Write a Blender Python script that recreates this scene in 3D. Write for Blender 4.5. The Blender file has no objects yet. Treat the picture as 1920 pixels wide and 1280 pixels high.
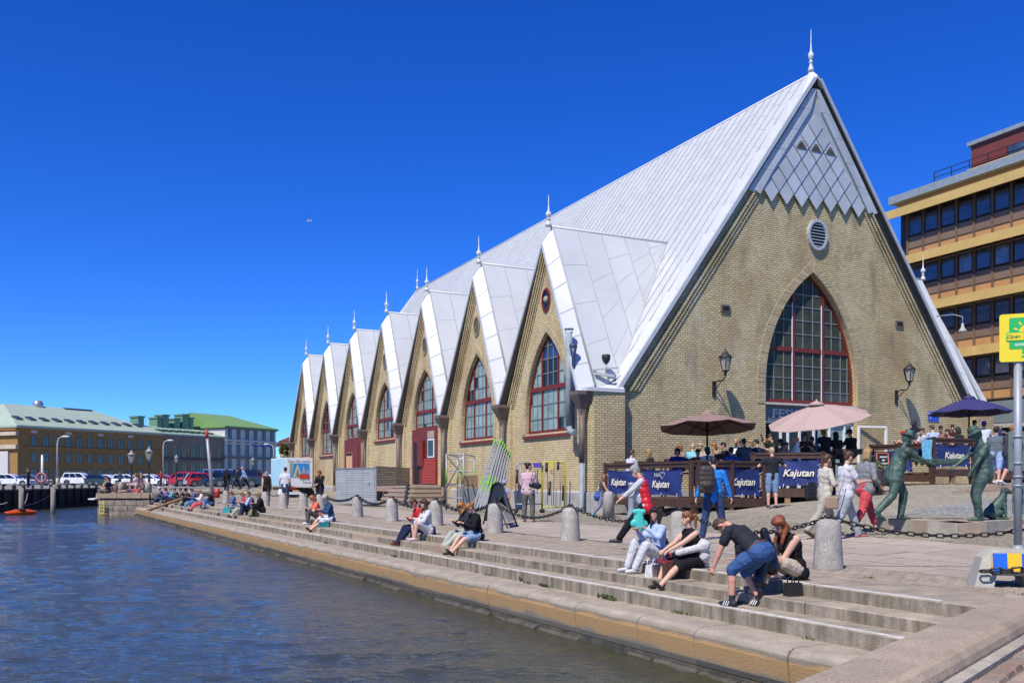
import bpy, math, random
import numpy as np
from mathutils import Vector, Matrix
random.seed(7)
R = random.Random(11)
S = bpy.context.scene
COL = S.collection
# ---------------- camera, world, sun, exposure ----------------
CAMZ = 1.2
FPX = 1750.0
HY = 901.0
cd = bpy.data.cameras.new('camera'); cam = bpy.data.objects.new('camera', cd); COL.objects.link(cam)
cam.location = (0, 0, CAMZ); cam.rotation_euler = (math.radians(90), 0, 0)
cd.sensor_width = 36; cd.lens = FPX / 1920 * 36; cd.shift_y = (HY - 640) / 1920
cd.clip_start = 0.1; cd.clip_end = 3000
S.camera = cam
SUN_TO = Vector((-0.50, -0.866, 1.30)).normalized()
SUN_EL = math.asin(SUN_TO.z); SUN_AZ = math.atan2(SUN_TO.x, SUN_TO.y)
W = bpy.data.worlds.new('World'); S.world = W; W.use_nodes = True
nt = W.node_tree; bg = nt.nodes['Background']
sky = nt.nodes.new('ShaderNodeTexSky'); sky.sky_type = 'NISHITA'; sky.sun_disc = False
sky.sun_elevation = SUN_EL; sky.sun_rotation = SUN_AZ
sky.altitude = 0; sky.air_density = 0.75; sky.dust_density = 0.0; sky.ozone_density = 5.0
hsv = nt.nodes.new('ShaderNodeHueSaturation'); hsv.inputs['Saturation'].default_value = 1.28
hsv.inputs['Hue'].default_value = 0.515
nt.links.new(sky.outputs[0], hsv.inputs['Color']); mu = nt.nodes.new('ShaderNodeVectorMath'); mu.operation = 'MULTIPLY'; mu.inputs[1].default_value = (.44, .80, 1.15)
nt.links.new(hsv.outputs[0], mu.inputs[0]); nt.links.new(mu.outputs[0], bg.inputs['Color'])
bg.inputs['Strength'].default_value = 0.14
sl = bpy.data.lights.new('sun', 'SUN'); sl.energy = 4.8; sl.angle = math.radians(0.5); sl.color = (1, 0.945, 0.84)
so = bpy.data.objects.new('sun', sl); COL.objects.link(so)
so.rotation_euler = SUN_TO.to_track_quat('Z', 'Y').to_euler(); so.location = (0, 0, 60)
S.view_settings.view_transform = 'Standard'; S.view_settings.look = 'None'
S.view_settings.exposure = 0.22; S.view_settings.gamma = 1; S.view_settings.use_curve_mapping = False
S.render.engine = 'CYCLES'
try:
    S.cycles.use_denoising = True; S.cycles.max_bounces = 6
except Exception: pass

# ---------------- basic measures ----------------
def V(*a): return Vector(a)
def GP(px, py, z=0.0):            # ground point of the survey grid at height z
    Y = (CAMZ - z) * FPX / (py - HY)
    return V((px - 960) / FPX * Y, Y, z)
def AT(px, Y, z=0.0): return V((px - 960) / FPX * Y, Y, z)
def ss(a, b, x):
    t = min(1.0, max(0.0, (x - a) / (b - a))); return t * t * (3 - 2 * t)
def gz(x, y):
    t = x - 4.0
    r = 0 if t <= 0 else (0.1 * t * ss(0, 1.5, t) if t < 11 else 1.1)
    return max(r * ss(9.5, 22, y), 0.57 * ss(52, 76, y))
QD = V(-.473, .881, 0); QN = V(.881, .473, 0)
def Q(u, v, z=0.0):
    p = QD * u + QN * v; return V(p.x, p.y, z)
def on(px, Y):
    x = (px - 960) / FPX * Y; return V(x, Y, gz(x, Y))
UP = V(0, 0, 1)

# ---------------- materials ----------------
MATS = {}
def _nn(nt, t, **k):
    n = nt.nodes.new(t)
    for a, b in k.items(): setattr(n, a, b)
    return n
def mat(name, col, rough=0.7, metal=0.0, var=0.12, scale=6.0, bump=0.0, bscale=40.0, spec=0.5, rnd=0.0, col2=None, fine=0.0, coat=0.0, sheen=0.0, stretch=None):
    if name in MATS: return MATS[name]
    m = bpy.data.materials.new(name); m.use_nodes = True; MATS[name] = m
    nt = m.node_tree; b = nt.nodes['Principled BSDF']; L = nt.links.new
    b.inputs['Roughness'].default_value = rough; b.inputs['Metallic'].default_value = metal
    b.inputs['Specular IOR Level'].default_value = spec
    if coat: b.inputs['Coat Weight'].default_value = coat; b.inputs['Coat Roughness'].default_value = .06
    tc = _nn(nt, 'ShaderNodeTexCoord'); mp = _nn(nt, 'ShaderNodeMapping'); L(tc.outputs['Object'], mp.inputs[0])
    if stretch: mp.inputs['Scale'].default_value = stretch
    oi = _nn(nt, 'ShaderNodeObjectInfo')
    c2 = col2 or tuple(c * (1 - 2.2 * var) for c in col)
    n1 = _nn(nt, 'ShaderNodeTexNoise'); n1.inputs['Scale'].default_value = scale; n1.inputs['Detail'].default_value = 6
    n1.inputs['Roughness'].default_value = .65
    L(mp.outputs[0], n1.inputs['Vector'])
    r1 = _nn(nt, 'ShaderNodeValToRGB'); r1.color_ramp.elements[0].position = .3; r1.color_ramp.elements[1].position = .7
    r1.color_ramp.elements[0].color = (*c2, 1); r1.color_ramp.elements[1].color = (*col, 1)
    L(n1.outputs['Fac'], r1.inputs[0])
    out = r1.outputs[0]
    if fine:
        n2 = _nn(nt, 'ShaderNodeTexNoise'); n2.inputs['Scale'].default_value = 55; n2.inputs['Detail'].default_value = 3
        L(tc.outputs['Object'], n2.inputs['Vector'])
        mr = _nn(nt, 'ShaderNodeMapRange'); mr.inputs[1].default_value = .3; mr.inputs[2].default_value = .7
        mr.inputs[3].default_value = 1 - fine; mr.inputs[4].default_value = 1 + fine; L(n2.outputs['Fac'], mr.inputs[0])
        mx = _nn(nt, 'ShaderNodeVectorMath', operation='SCALE'); L(out, mx.inputs[0]); L(mr.outputs[0], mx.inputs['Scale']); out = mx.outputs[0]
    if rnd:
        mr = _nn(nt, 'ShaderNodeMapRange'); mr.inputs[3].default_value = 1 - rnd; mr.inputs[4].default_value = 1 + rnd
        L(oi.outputs['Random'], mr.inputs[0])
        mx = _nn(nt, 'ShaderNodeVectorMath', operation='SCALE'); L(out, mx.inputs[0]); L(mr.outputs[0], mx.inputs['Scale']); out = mx.outputs[0]
    L(out, b.inputs['Base Color'])
    if bump:
        n3 = _nn(nt, 'ShaderNodeTexNoise'); n3.inputs['Scale'].default_value = bscale; n3.inputs['Detail'].default_value = 4
        L(mp.outputs[0], n3.inputs['Vector'])
        bp = _nn(nt, 'ShaderNodeBump'); bp.inputs['Strength'].default_value = bump; bp.inputs['Distance'].default_value = .02
        L(n3.outputs['Fac'], bp.inputs['Height']); L(bp.outputs[0], b.inputs['Normal'])
    return m
def emis(name, col, s):
    m = mat(name, col, .5); b = m.node_tree.nodes['Principled BSDF']
    b.inputs['Emission Color'].default_value = (*col, 1); b.inputs['Emission Strength'].default_value = s; return m
def glass(name, col, rough=.04, spec=1.0):
    m = mat(name, col, rough, 0, .25, 1.5, spec=spec); return m
def brickmat(name, c1, c2, mortar, bw=.25, bh=.085, ms=.012, stain=(.30, .17, .08), off=.5, dark=.0):
    m = bpy.data.materials.new(name); m.use_nodes = True; MATS[name] = m
    nt = m.node_tree; b = nt.nodes['Principled BSDF']; L = nt.links.new
    b.inputs['Roughness'].default_value = .88; b.inputs['Specular IOR Level'].default_value = .25
    uv = _nn(nt, 'ShaderNodeUVMap')
    nz = _nn(nt, 'ShaderNodeTexNoise'); nz.inputs['Scale'].default_value = 3.0; L(uv.outputs[0], nz.inputs['Vector'])
    sb = _nn(nt, 'ShaderNodeVectorMath', operation='SCALE'); sb.inputs['Scale'].default_value = .012; L(nz.outputs['Color'], sb.inputs[0])
    ad = _nn(nt, 'ShaderNodeVectorMath', operation='ADD'); L(uv.outputs[0], ad.inputs[0]); L(sb.outputs[0], ad.inputs[1])
    br = _nn(nt, 'ShaderNodeTexBrick'); br.offset = off; L(ad.outputs[0], br.inputs['Vector'])
    br.inputs['Scale'].default_value = 1; br.inputs['Brick Width'].default_value = bw; br.inputs['Row Height'].default_value = bh
    br.inputs['Mortar Size'].default_value = ms; br.inputs['Mortar Smooth'].default_value = .25; br.inputs['Bias'].default_value = -.1
    br.inputs['Color1'].default_value = (*c1, 1); br.inputs['Color2'].default_value = (*c2, 1); br.inputs['Mortar'].default_value = (*mortar, 1)
    tc = _nn(nt, 'ShaderNodeTexCoord')
    def blotch(scale, lo, hi, colr, prev, amt, st=(1, 1, 1)):
        mp = _nn(nt, 'ShaderNodeMapping'); mp.inputs['Scale'].default_value = st; L(tc.outputs['Object'], mp.inputs[0])
        n = _nn(nt, 'ShaderNodeTexNoise'); n.inputs['Scale'].default_value = scale; n.inputs['Detail'].default_value = 5; L(mp.outputs[0], n.inputs['Vector'])
        r = _nn(nt, 'ShaderNodeMapRange'); r.inputs[1].default_value = lo; r.inputs[2].default_value = hi; r.inputs[4].default_value = amt; L(n.outputs['Fac'], r.inputs[0])
        mx = _nn(nt, 'ShaderNodeMix', data_type='RGBA'); mx.inputs[7].default_value = (*colr, 1)
        L(r.outputs[0], mx.inputs[0]); L(prev, mx.inputs[6]); return mx.outputs[2]
    o = blotch(.35, .48, .7, stain, br.outputs['Color'], .6)
    o = blotch(.8, .52, .72, (.62, .56, .42), o, .35, (1, 1, .5))
    o = blotch(5, .52, .8, (c1[0] * .45, c1[1] * .42, c1[2] * .45), o, .7)
    o = blotch(1.2, .55, .75, (.16, .14, .10), o, .45 + dark, (1, 1, .35))
    L(o, b.inputs['Base Color'])
    bp = _nn(nt, 'ShaderNodeBump'); bp.inputs['Strength'].default_value = .8; bp.inputs['Distance'].default_value = .02; bp.invert = True
    L(br.outputs['Fac'], bp.inputs['Height'])
    n3 = _nn(nt, 'ShaderNodeTexNoise'); n3.inputs['Scale'].default_value = 25; L(tc.outputs['Object'], n3.inputs['Vector'])
    bp2 = _nn(nt, 'ShaderNodeBump'); bp2.inputs['Strength'].default_value = .3; bp2.inputs['Distance'].default_value = .02
    L(n3.outputs['Fac'], bp2.inputs['Height']); L(bp.outputs[0], bp2.inputs['Normal']); L(bp2.outputs[0], b.inputs['Normal'])
    return m

# ---------------- mesh builder ----------------
ORG = {}
class MB:
    def __init__(s): s.v = []; s.f = []; s.m = []; s.sm = []
    def add(s, vs, fs, mi=0, smooth=False):
        b = len(s.v); s.v += [tuple(p) for p in vs]
        for f in fs: s.f.append(tuple(i + b for i in f)); s.m.append(mi); s.sm.append(smooth)
        return s
    def ob(s, c, a, b, d, mi=0):       # box: centre, three half-axis vectors
        c, a, b, d = Vector(c), Vector(a), Vector(b), Vector(d)
        if a.cross(b).dot(d) < 0: a = -a
        vs = [c + a * i + b * j + d * k for k in (-1, 1) for j in (-1, 1) for i in (-1, 1)]
        return s.add(vs, [(0, 2, 3, 1), (4, 5, 7, 6), (0, 1, 5, 4), (2, 6, 7, 3), (0, 4, 6, 2), (1, 3, 7, 5)], mi)
    def box(s, x0, x1, y0, y1, z0, z1, mi=0):
        return s.ob(((x0 + x1) / 2, (y0 + y1) / 2, (z0 + z1) / 2), (abs(x1 - x0) / 2, 0, 0), (0, abs(y1 - y0) / 2, 0), (0, 0, abs(z1 - z0) / 2), mi)
    def bar(s, p, q, w, h, up=UP, mi=0):  # square bar p->q, width w, height h
        p, q = Vector(p), Vector(q); d = q - p; L = d.length
        if L < 1e-6: return s
        d /= L; x = d.cross(up)
        if x.length < 1e-4: x = d.cross(V(0, 1, 0))
        x.normalize(); y = x.cross(d)
        return s.ob((p + q) / 2, x * w / 2, d * L / 2, y * h / 2, mi)
    def tube(s, pts, r, n=8, mi=0, cap=True, smooth=True):
        pts = [Vector(p) for p in pts]; k = len(pts); rs = r if isinstance(r, (list, tuple)) else [r] * k
        vs = []; prev = None
        for i, p in enumerate(pts):
            d = (pts[min(i + 1, k - 1)] - pts[max(i - 1, 0)]).normalized()
            x = d.cross(UP) if prev is None else prev - d * prev.dot(d)
            if x.length < 1e-3: x = d.cross(V(0, 1, 0))
            x.normalize(); prev = x; y = d.cross(x)
            vs += [p + (x * math.cos(2 * math.pi * j / n) + y * math.sin(2 * math.pi * j / n)) * rs[i] for j in range(n)]
        fs = [(i * n + j, i * n + (j + 1) % n, (i + 1) * n + (j + 1) % n, (i + 1) * n + j) for i in range(k - 1) for j in range(n)]
        s.add(vs, fs, mi, smooth)
        if cap:
            b = len(s.v) - k * n
            s.f.append(tuple(b + j for j in reversed(range(n)))); s.m.append(mi); s.sm.append(False)
            s.f.append(tuple(b + (k - 1) * n + j for j in range(n))); s.m.append(mi); s.sm.append(False)
        return s
    def lathe(s, prof, c=(0, 0, 0), n=16, mi=0, smooth=True, sx=1, sy=1):
        c = Vector(c); vs = []; k = len(prof)
        for r, z in prof:
            vs += [c + V(math.cos(2 * math.pi * j / n) * r * sx, math.sin(2 * math.pi * j / n) * r * sy, z) for j in range(n)]
        fs = [(i * n + j, i * n + (j + 1) % n, (i + 1) * n + (j + 1) % n, (i + 1) * n + j) for i in range(k - 1) for j in range(n)]
        fs += [tuple(reversed(range(n))), tuple((k - 1) * n + j for j in range(n))]
        return s.add(vs, fs, mi, smooth)
    def prism(s, poly, f0, f1, mi=0, smooth=False):   # poly of 2-D points, f0/f1 map a point to 3-D for front and back
        n = len(poly); vs = [f0(*p) for p in poly] + [f1(*p) for p in poly]
        fs = [tuple(range(n)), tuple(reversed(range(n, 2 * n)))] + [(i + n, (i + 1) % n + n, (i + 1) % n, i) for i in range(n)]
        return s.add(vs, fs, mi, smooth)
    def quad(s, a, b, c, d, mi=0): return s.add([a, b, c, d], [(0, 1, 2, 3)], mi)
    def ball(s, c, r, n=8, mi=0, sx=1, sy=1, sz=1):
        k = max(4, n // 2 + 1); prof = [(max(.0005, math.sin(math.pi * i / k)) * r, -math.cos(math.pi * i / k) * r * sz) for i in range(k + 1)]
        return s.lathe(prof, c, n, mi, True, sx, sy)
    def mesh(s, name, mats, off=None, uv=None):
        me = bpy.data.meshes.new(name)
        vs = s.v if off is None else [(a - off[0], b - off[1], c - off[2]) for a, b, c in s.v]
        me.from_pydata(vs, [], s.f); me.validate(clean_customdata=False)
        if len(me.polygons) == len(s.m):
            me.polygons.foreach_set('material_index', s.m); me.polygons.foreach_set('use_smooth', s.sm)
        for m in (mats if isinstance(mats, (list, tuple)) else [mats]): me.materials.append(m)
        if uv is not None:
            ul = me.uv_layers.new(name='UVMap')
            for p in me.polygons:
                nm = p.normal
                if abs(nm.z) > .8: t1, t2 = V(1, 0, 0), V(0, 1, 0)
                else: t1 = V(-nm.y, nm.x, 0).normalized(); t2 = UP
                for li in p.loop_indices:
                    co = me.vertices[me.loops[li].vertex_index].co
                    w = co if off is None else co + Vector(off)
                    ul.data[li].uv = uv(w, nm) if callable(uv) else (w.dot(t1), w.dot(t2))
        me.update(); return me
    def build(s, name, mats, parent=None, label=None, cat=None, group=None, kind=None, uv=None, org=None):
        if parent is not None: off = ORG.get(parent.name, (0, 0, 0))
        elif org is not None: off = org
        elif kind: off = (0, 0, 0)
        else:
            a = np.array(s.v); off = ((a[:, 0].min() + a[:, 0].max()) / 2, (a[:, 1].min() + a[:, 1].max()) / 2, a[:, 2].min())
        off = tuple(float(c) for c in off)
        o = bpy.data.objects.new(name, s.mesh(name, mats, off, uv)); COL.objects.link(o)
        if parent is not None: o.parent = parent
        else: o.location = off
        ORG[o.name] = off
        tag(o, label, cat, group, kind); return o
def tag(o, label=None, cat=None, group=None, kind=None):
    for k, v in (('label', label), ('category', cat), ('group', group), ('kind', kind)):
        if v: o[k] = v
    return o
def thing(name, label, cat, loc=(0, 0, 0), group=None, rz=0.0):
    o = bpy.data.objects.new(name, None); COL.objects.link(o); o.location = loc; o.rotation_euler = (0, 0, rz)
    o.empty_display_size = .2
    ORG[o.name] = tuple(loc) if rz == 0 else (0, 0, 0)
    return tag(o, label, cat, group)
KIDS = {}
def copy_thing(o, loc, rz=None, label=None, scale=None):
    def cp(a, par):
        c = a.copy(); COL.objects.link(c); c.parent = par
        for ch in list(a.children): cp(ch, c)
        return c
    r = cp(o, None); r.location = loc
    if rz is not None: r.rotation_euler = (0, 0, rz)
    if scale: r.scale = scale
    if label: r['label'] = label
    return r
def inst(mesh_obj, name, parent, loc, rot=None, scale=None):   # a further object sharing mesh data
    o = bpy.data.objects.new(name, mesh_obj.data); COL.objects.link(o); o.parent = parent; o.location = loc
    if rot is not None: o.rotation_euler = rot
    if scale is not None: o.scale = scale
    return o
DEFER = []
def text(s, size, m, parent, P, xd, yd, name='lettering', ext=.004, shear=0.0, align='CENTER', sx=1.0, label=None, bold=0.0):
    cu = bpy.data.curves.new(name, 'FONT'); cu.body = s; cu.size = size; cu.align_x = align; cu.align_y = 'CENTER'
    cu.extrude = ext; cu.shear = shear; cu.resolution_u = 2; cu.offset = bold
    cu.materials.append(m)
    o = bpy.data.objects.new(name, cu); COL.objects.link(o)
    xd = Vector(xd).normalized(); yd = Vector(yd).normalized(); zd = xd.cross(yd)
    M = Matrix((xd * sx, yd, zd)).transposed().to_4x4(); M.translation = Vector(P) - Vector(ORG.get(parent.name, (0, 0, 0)))
    o.parent = parent; o.matrix_basis = M
    if label: o['label'] = label
    DEFER.append(o); return o
# ---------------- ground, water, quay ----------------
M_gran = mat('granite', (.43, .385, .31), .85, 0, .18, 3, .35, 60, .3, rnd=.10, fine=.22)
M_granw = mat('granite_warm', (.41, .32, .225), .85, 0, .16, 3, .35, 60, .3, rnd=.12, fine=.2)
M_slab = mat('slab', (.41, .345, .275), .85, 0, .10, 2.5, .2, 50, .3, rnd=.10, fine=.12)
M_cob = mat('cobble', (.34, .30, .225), .9, 0, .2, 2.0, .4, 50, .2, fine=.3)
M_cobr = mat('cobble_red', (.33, .235, .18), .9, 0, .2, 1.2, .4, 50, .2, fine=.3)
M_joint = mat('joint_sand', (.20, .175, .13), .95, 0, .25, 5, .3, 60, .2)
M_paint = mat('worn_white_paint', (.72, .70, .64), .7, 0, .22, 9, .1)
M_iron = mat('iron', (.035, .033, .035), .5, .3, .2, 20, .3)
M_rust = mat('rusty_iron', (.10, .055, .04), .8, .3, .3, 20, .3)
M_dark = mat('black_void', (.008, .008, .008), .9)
M_moss = mat('weed', (.09, .13, .03), .9, 0, .3, 20)

def paving_mat(name, base, dark, sc, bumpd=.02, base2=None, patch=.15):
    m = bpy.data.materials.new(name); m.use_nodes = True; MATS[name] = m
    nt = m.node_tree; b = nt.nodes['Principled BSDF']; L = nt.links.new
    b.inputs['Roughness'].default_value = .9; b.inputs['Specular IOR Level'].default_value = .25
    tc = _nn(nt, 'ShaderNodeTexCoord')
    vo = _nn(nt, 'ShaderNodeTexVoronoi', feature='DISTANCE_TO_EDGE'); vo.inputs['Scale'].default_value = sc; vo.inputs['Randomness'].default_value = .75
    vc = _nn(nt, 'ShaderNodeTexVoronoi'); vc.inputs['Scale'].default_value = sc; vc.inputs['Randomness'].default_value = .75
    L(tc.outputs['Object'], vo.inputs['Vector']); L(tc.outputs['Object'], vc.inputs['Vector'])
    r = _nn(nt, 'ShaderNodeMapRange'); r.inputs[1].default_value = .02; r.inputs[2].default_value = .12; L(vo.outputs['Distance'], r.inputs[0])
    n = _nn(nt, 'ShaderNodeTexNoise'); n.inputs['Scale'].default_value = patch; n.inputs['Detail'].default_value = 7; L(tc.outputs['Object'], n.inputs['Vector'])
    cr = _nn(nt, 'ShaderNodeValToRGB'); cr.color_ramp.elements[0].position = .4; cr.color_ramp.elements[1].position = .6
    cr.color_ramp.elements[0].color = (*(base2 or tuple(c * .8 for c in base)), 1); cr.color_ramp.elements[1].color = (*base, 1); L(n.outputs['Fac'], cr.inputs[0])
    bw = _nn(nt, 'ShaderNodeSeparateColor'); L(vc.outputs['Color'], bw.inputs[0])
    mr = _nn(nt, 'ShaderNodeMapRange'); mr.inputs[3].default_value = .78; mr.inputs[4].default_value = 1.18; L(bw.outputs[0], mr.inputs[0])
    sc1 = _nn(nt, 'ShaderNodeVectorMath', operation='SCALE'); L(cr.outputs[0], sc1.inputs[0]); L(mr.outputs[0], sc1.inputs['Scale'])
    mx = _nn(nt, 'ShaderNodeMix', data_type='RGBA'); mx.inputs[6].default_value = (*dark, 1); L(r.outputs[0], mx.inputs[0]); L(sc1.outputs[0], mx.inputs[7])
    L(mx.outputs[2], b.inputs['Base Color'])
    bp = _nn(nt, 'ShaderNodeBump'); bp.inputs['Strength'].default_value = .6; bp.inputs['Distance'].default_value = bumpd
    L(r.outputs[0], bp.inputs['Height']); L(bp.outputs[0], b.inputs['Normal']); return m
M_pave = paving_mat('setts', (.36, .32, .24), (.2, .18, .14), 7.0, base2=(.30, .26, .19))
M_asph = mat('asphalt_pale', (.26, .245, .225), .9, 0, .15, .2, .2, 60, fine=.1)

# a wide earth sheet to the horizon, low, under everything
mb = MB(); mb.add([(-1500, 250, .3), (1500, 250, .3), (1500, 2500, .3), (-1500, 2500, .3)], [(0, 1, 2, 3)])
mb.build('ground', M_asph, kind='structure')

def sheet(name, x0, x1, y0, y1, st, inside, m, zf=gz, dz=-.03):
    xs = np.arange(x0, x1 + st / 2, st); ys = np.arange(y0, y1 + st / 2, st); idx = {}; vs = []; fs = []
    def gi(i, j):
        if (i, j) not in idx:
            idx[(i, j)] = len(vs); vs.append((xs[i], ys[j], zf(xs[i], ys[j]) + dz))
        return idx[(i, j)]
    for i in range(len(xs) - 1):
        for j in range(len(ys) - 1):
            if inside(xs[i] + st / 2, ys[j] + st / 2): fs.append((gi(i, j), gi(i + 1, j), gi(i + 1, j + 1), gi(i, j + 1)))
    mb = MB(); mb.add(vs, fs, 0, True); return mb.build(name, m, kind='structure')
# quayside square: u/v grid so that its edge follows the quay
def uvsheet(name, us, vs_, m, dz):
    mb = MB(); n = len(vs_); P = []
    for u in us:
        for v in vs_:
            p = Q(u, v); P.append((p.x, p.y, gz(p.x, p.y) + dz))
    mb.add(P, [(i * n + j, i * n + j + 1, (i + 1) * n + j + 1, (i + 1) * n + j) for i in range(len(us) - 1) for j in range(n - 1)][::1], 0, True)
    mb.f = [tuple(reversed(f)) for f in mb.f]
    return mb.build(name, m, kind='structure')
us = [4.2 + i * 1.0 for i in range(62)] + [70 + 8 * i for i in range(24)]
vv = [9.18 + .8 * i for i in range(64)] + [62 + 6 * i for i in range(16)]
uvsheet('quayside_pavement', us, vv, M_pave, -.035)

# water
def water_mat():
    m = bpy.data.materials.new('water'); m.use_nodes = True; nt = m.node_tree; b = nt.nodes['Principled BSDF']; L = nt.links.new
    b.inputs['Base Color'].default_value = (.044, .046, .024, 1); b.inputs['Roughness'].default_value = .05; b.inputs['IOR'].default_value = 1.33
    b.inputs['Specular IOR Level'].default_value = 1.0
    tc = _nn(nt, 'ShaderNodeTexCoord')
    prev = None
    for sc, st, dist, rot, det in ((1.0, (1.0, 2.2, 1), .02, .35, 3), (4.5, (1.0, 2.2, 1), .04, -.2, 4), (14, (1, 1.8, 1), .014, .1, 3)):
        mp = _nn(nt, 'ShaderNodeMapping'); mp.inputs['Scale'].default_value = st; mp.inputs['Rotation'].default_value = (0, 0, rot); L(tc.outputs['Object'], mp.inputs[0])
        n = _nn(nt, 'ShaderNodeTexNoise'); n.inputs['Scale'].default_value = sc; n.inputs['Detail'].default_value = det; n.inputs['Roughness'].default_value = .5
        n.inputs['Distortion'].default_value = .6
        L(mp.outputs[0], n.inputs['Vector'])
        bp = _nn(nt, 'ShaderNodeBump'); bp.inputs['Strength'].default_value = .8; bp.inputs['Distance'].default_value = dist
        L(n.outputs['Fac'], bp.inputs['Height'])
        if prev: L(prev, bp.inputs['Normal'])
        prev = bp.outputs[0]
    L(prev, b.inputs['Normal']); return m
WZ = -.95
def water():
    ry = [4.2]
    while ry[-1] < 100: ry.append(ry[-1] * 1.0042)
    ry = np.array(ry); ax = np.linspace(-.66, .26, 235); Yg, Ag = np.meshgrid(ry, ax, indexing='ij'); Xg = Yg * Ag; Z = np.zeros_like(Xg)
    g = np.random.RandomState(5); sp = np.maximum(.0042 * Yg, .004 * Yg)
    for i in range(70):
        lam = .16 * (1.5 / .16) ** g.rand(); th = math.pi / 2 + .3 + g.randn() * .5; k = 2 * math.pi / lam; amp = .0025 * lam ** .75
        w = np.clip((lam / sp - 2.2) / 3, 0, 1); Z += amp * w * np.sin(k * (Xg * math.cos(th) + Yg * math.sin(th)) + g.rand() * 6.28 + .8 * np.sin(Xg * .9 + i) )
    Z *= .75 + .5 * np.sin(Xg * .35 + Yg * .12 + 1) * np.sin(Yg * .21 - Xg * .1)
    n, m = Xg.shape; vs = np.stack([Xg, Yg, Z + WZ], -1).reshape(-1, 3).tolist()
    idx = np.arange(n * m).reshape(n, m); f = np.stack([idx[:-1, :-1], idx[:-1, 1:], idx[1:, 1:], idx[1:, :-1]], -1).reshape(-1, 4).tolist()
    b = len(vs); vs += [(-80, -30, WZ - .06), (12, -30, WZ - .06), (12, 130, WZ - .06), (-80, 130, WZ - .06)]; f.append([b, b + 1, b + 2, b + 3])
    me = bpy.data.meshes.new('water'); me.from_pydata(vs, [], f); me.polygons.foreach_set('use_smooth', [True] * len(f)); me.materials.append(water_mat()); me.update()
    o = bpy.data.objects.new('water', me); COL.objects.link(o); o['kind'] = 'structure'
water()
mb = MB(); mb.add([(-60, -25, -3), (8, -25, -3), (8, 110, -3), (-60, 110, -3)], [(0, 1, 2, 3)]); mb.build('canal_bed', M_dark, kind='structure')

# quay steps
def orange_mat():
    m = mat('coping_stained', (.42, .355, .27), .85, 0, .2, 3, .4, 45, .3, fine=.22)
    nt = m.node_tree; b = nt.nodes['Principled BSDF']; L = nt.links.new
    src = b.inputs['Base Color'].links[0].from_socket
    tc = _nn(nt, 'ShaderNodeTexCoord'); sp = _nn(nt, 'ShaderNodeSeparateXYZ'); L(tc.outputs['Object'], sp.inputs[0])
    n = _nn(nt, 'ShaderNodeTexNoise'); n.inputs['Scale'].default_value = 1.6; n.inputs['Detail'].default_value = 6; L(tc.outputs['Object'], n.inputs['Vector'])
    mm = _nn(nt, 'ShaderNodeMath', operation='MULTIPLY_ADD'); mm.inputs[1].default_value = .24; L(n.outputs['Fac'], mm.inputs[0]); L(sp.outputs['Z'], mm.inputs[2])
    r = _nn(nt, 'ShaderNodeValToRGB'); e = r.color_ramp.elements
    # mapped z: rust runs in a band on the face, grey algae below it
    mr = _nn(nt, 'ShaderNodeMapRange'); mr.inputs[1].default_value = -.80; mr.inputs[2].default_value = -.28; L(mm.outputs[0], mr.inputs[0]); L(mr.outputs[0], r.inputs[0])
    e[0].position = 0; e[0].color = (.17, .155, .12, 1); e[1].position = 1; e[1].color = (.38, .34, .28, 1)
    for p, c in ((.22, (.22, .19, .14, 1)), (.32, (.42, .26, .11, 1)), (.62, (.47, .27, .10, 1)), (.70, (.20, .17, .12, 1)), (.80, (.30, .26, .2, 1)), (.86, (.36, .32, .26, 1))):
        q = e.new(p); q.color = c
    r2 = _nn(nt, 'ShaderNodeValToRGB'); r2.color_ramp.elements[0].position = .80; r2.color_ramp.elements[1].position = .88
    r2.color_ramp.elements[0].color = (1, 1, 1, 1); r2.color_ramp.elements[1].color = (0, 0, 0, 1); L(mr.outputs[0], r2.inputs[0])
    mx = _nn(nt, 'ShaderNodeMix', data_type='RGBA'); sc = _nn(nt, 'ShaderNodeMath', operation='MULTIPLY'); sc.inputs[1].default_value = .85
    L(r2.outputs[0], sc.inputs[0]); L(sc.outputs[0], mx.inputs[0]); L(src, mx.inputs[6]); L(r.outputs[0], mx.inputs[7]); L(mx.outputs[2], b.inputs['Base Color'])
    return m
M_cop = orange_mat()
M_rough = mat('wet_stone', (.12, .105, .075), .6, 0, .3, 5, .8, 12)
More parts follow.
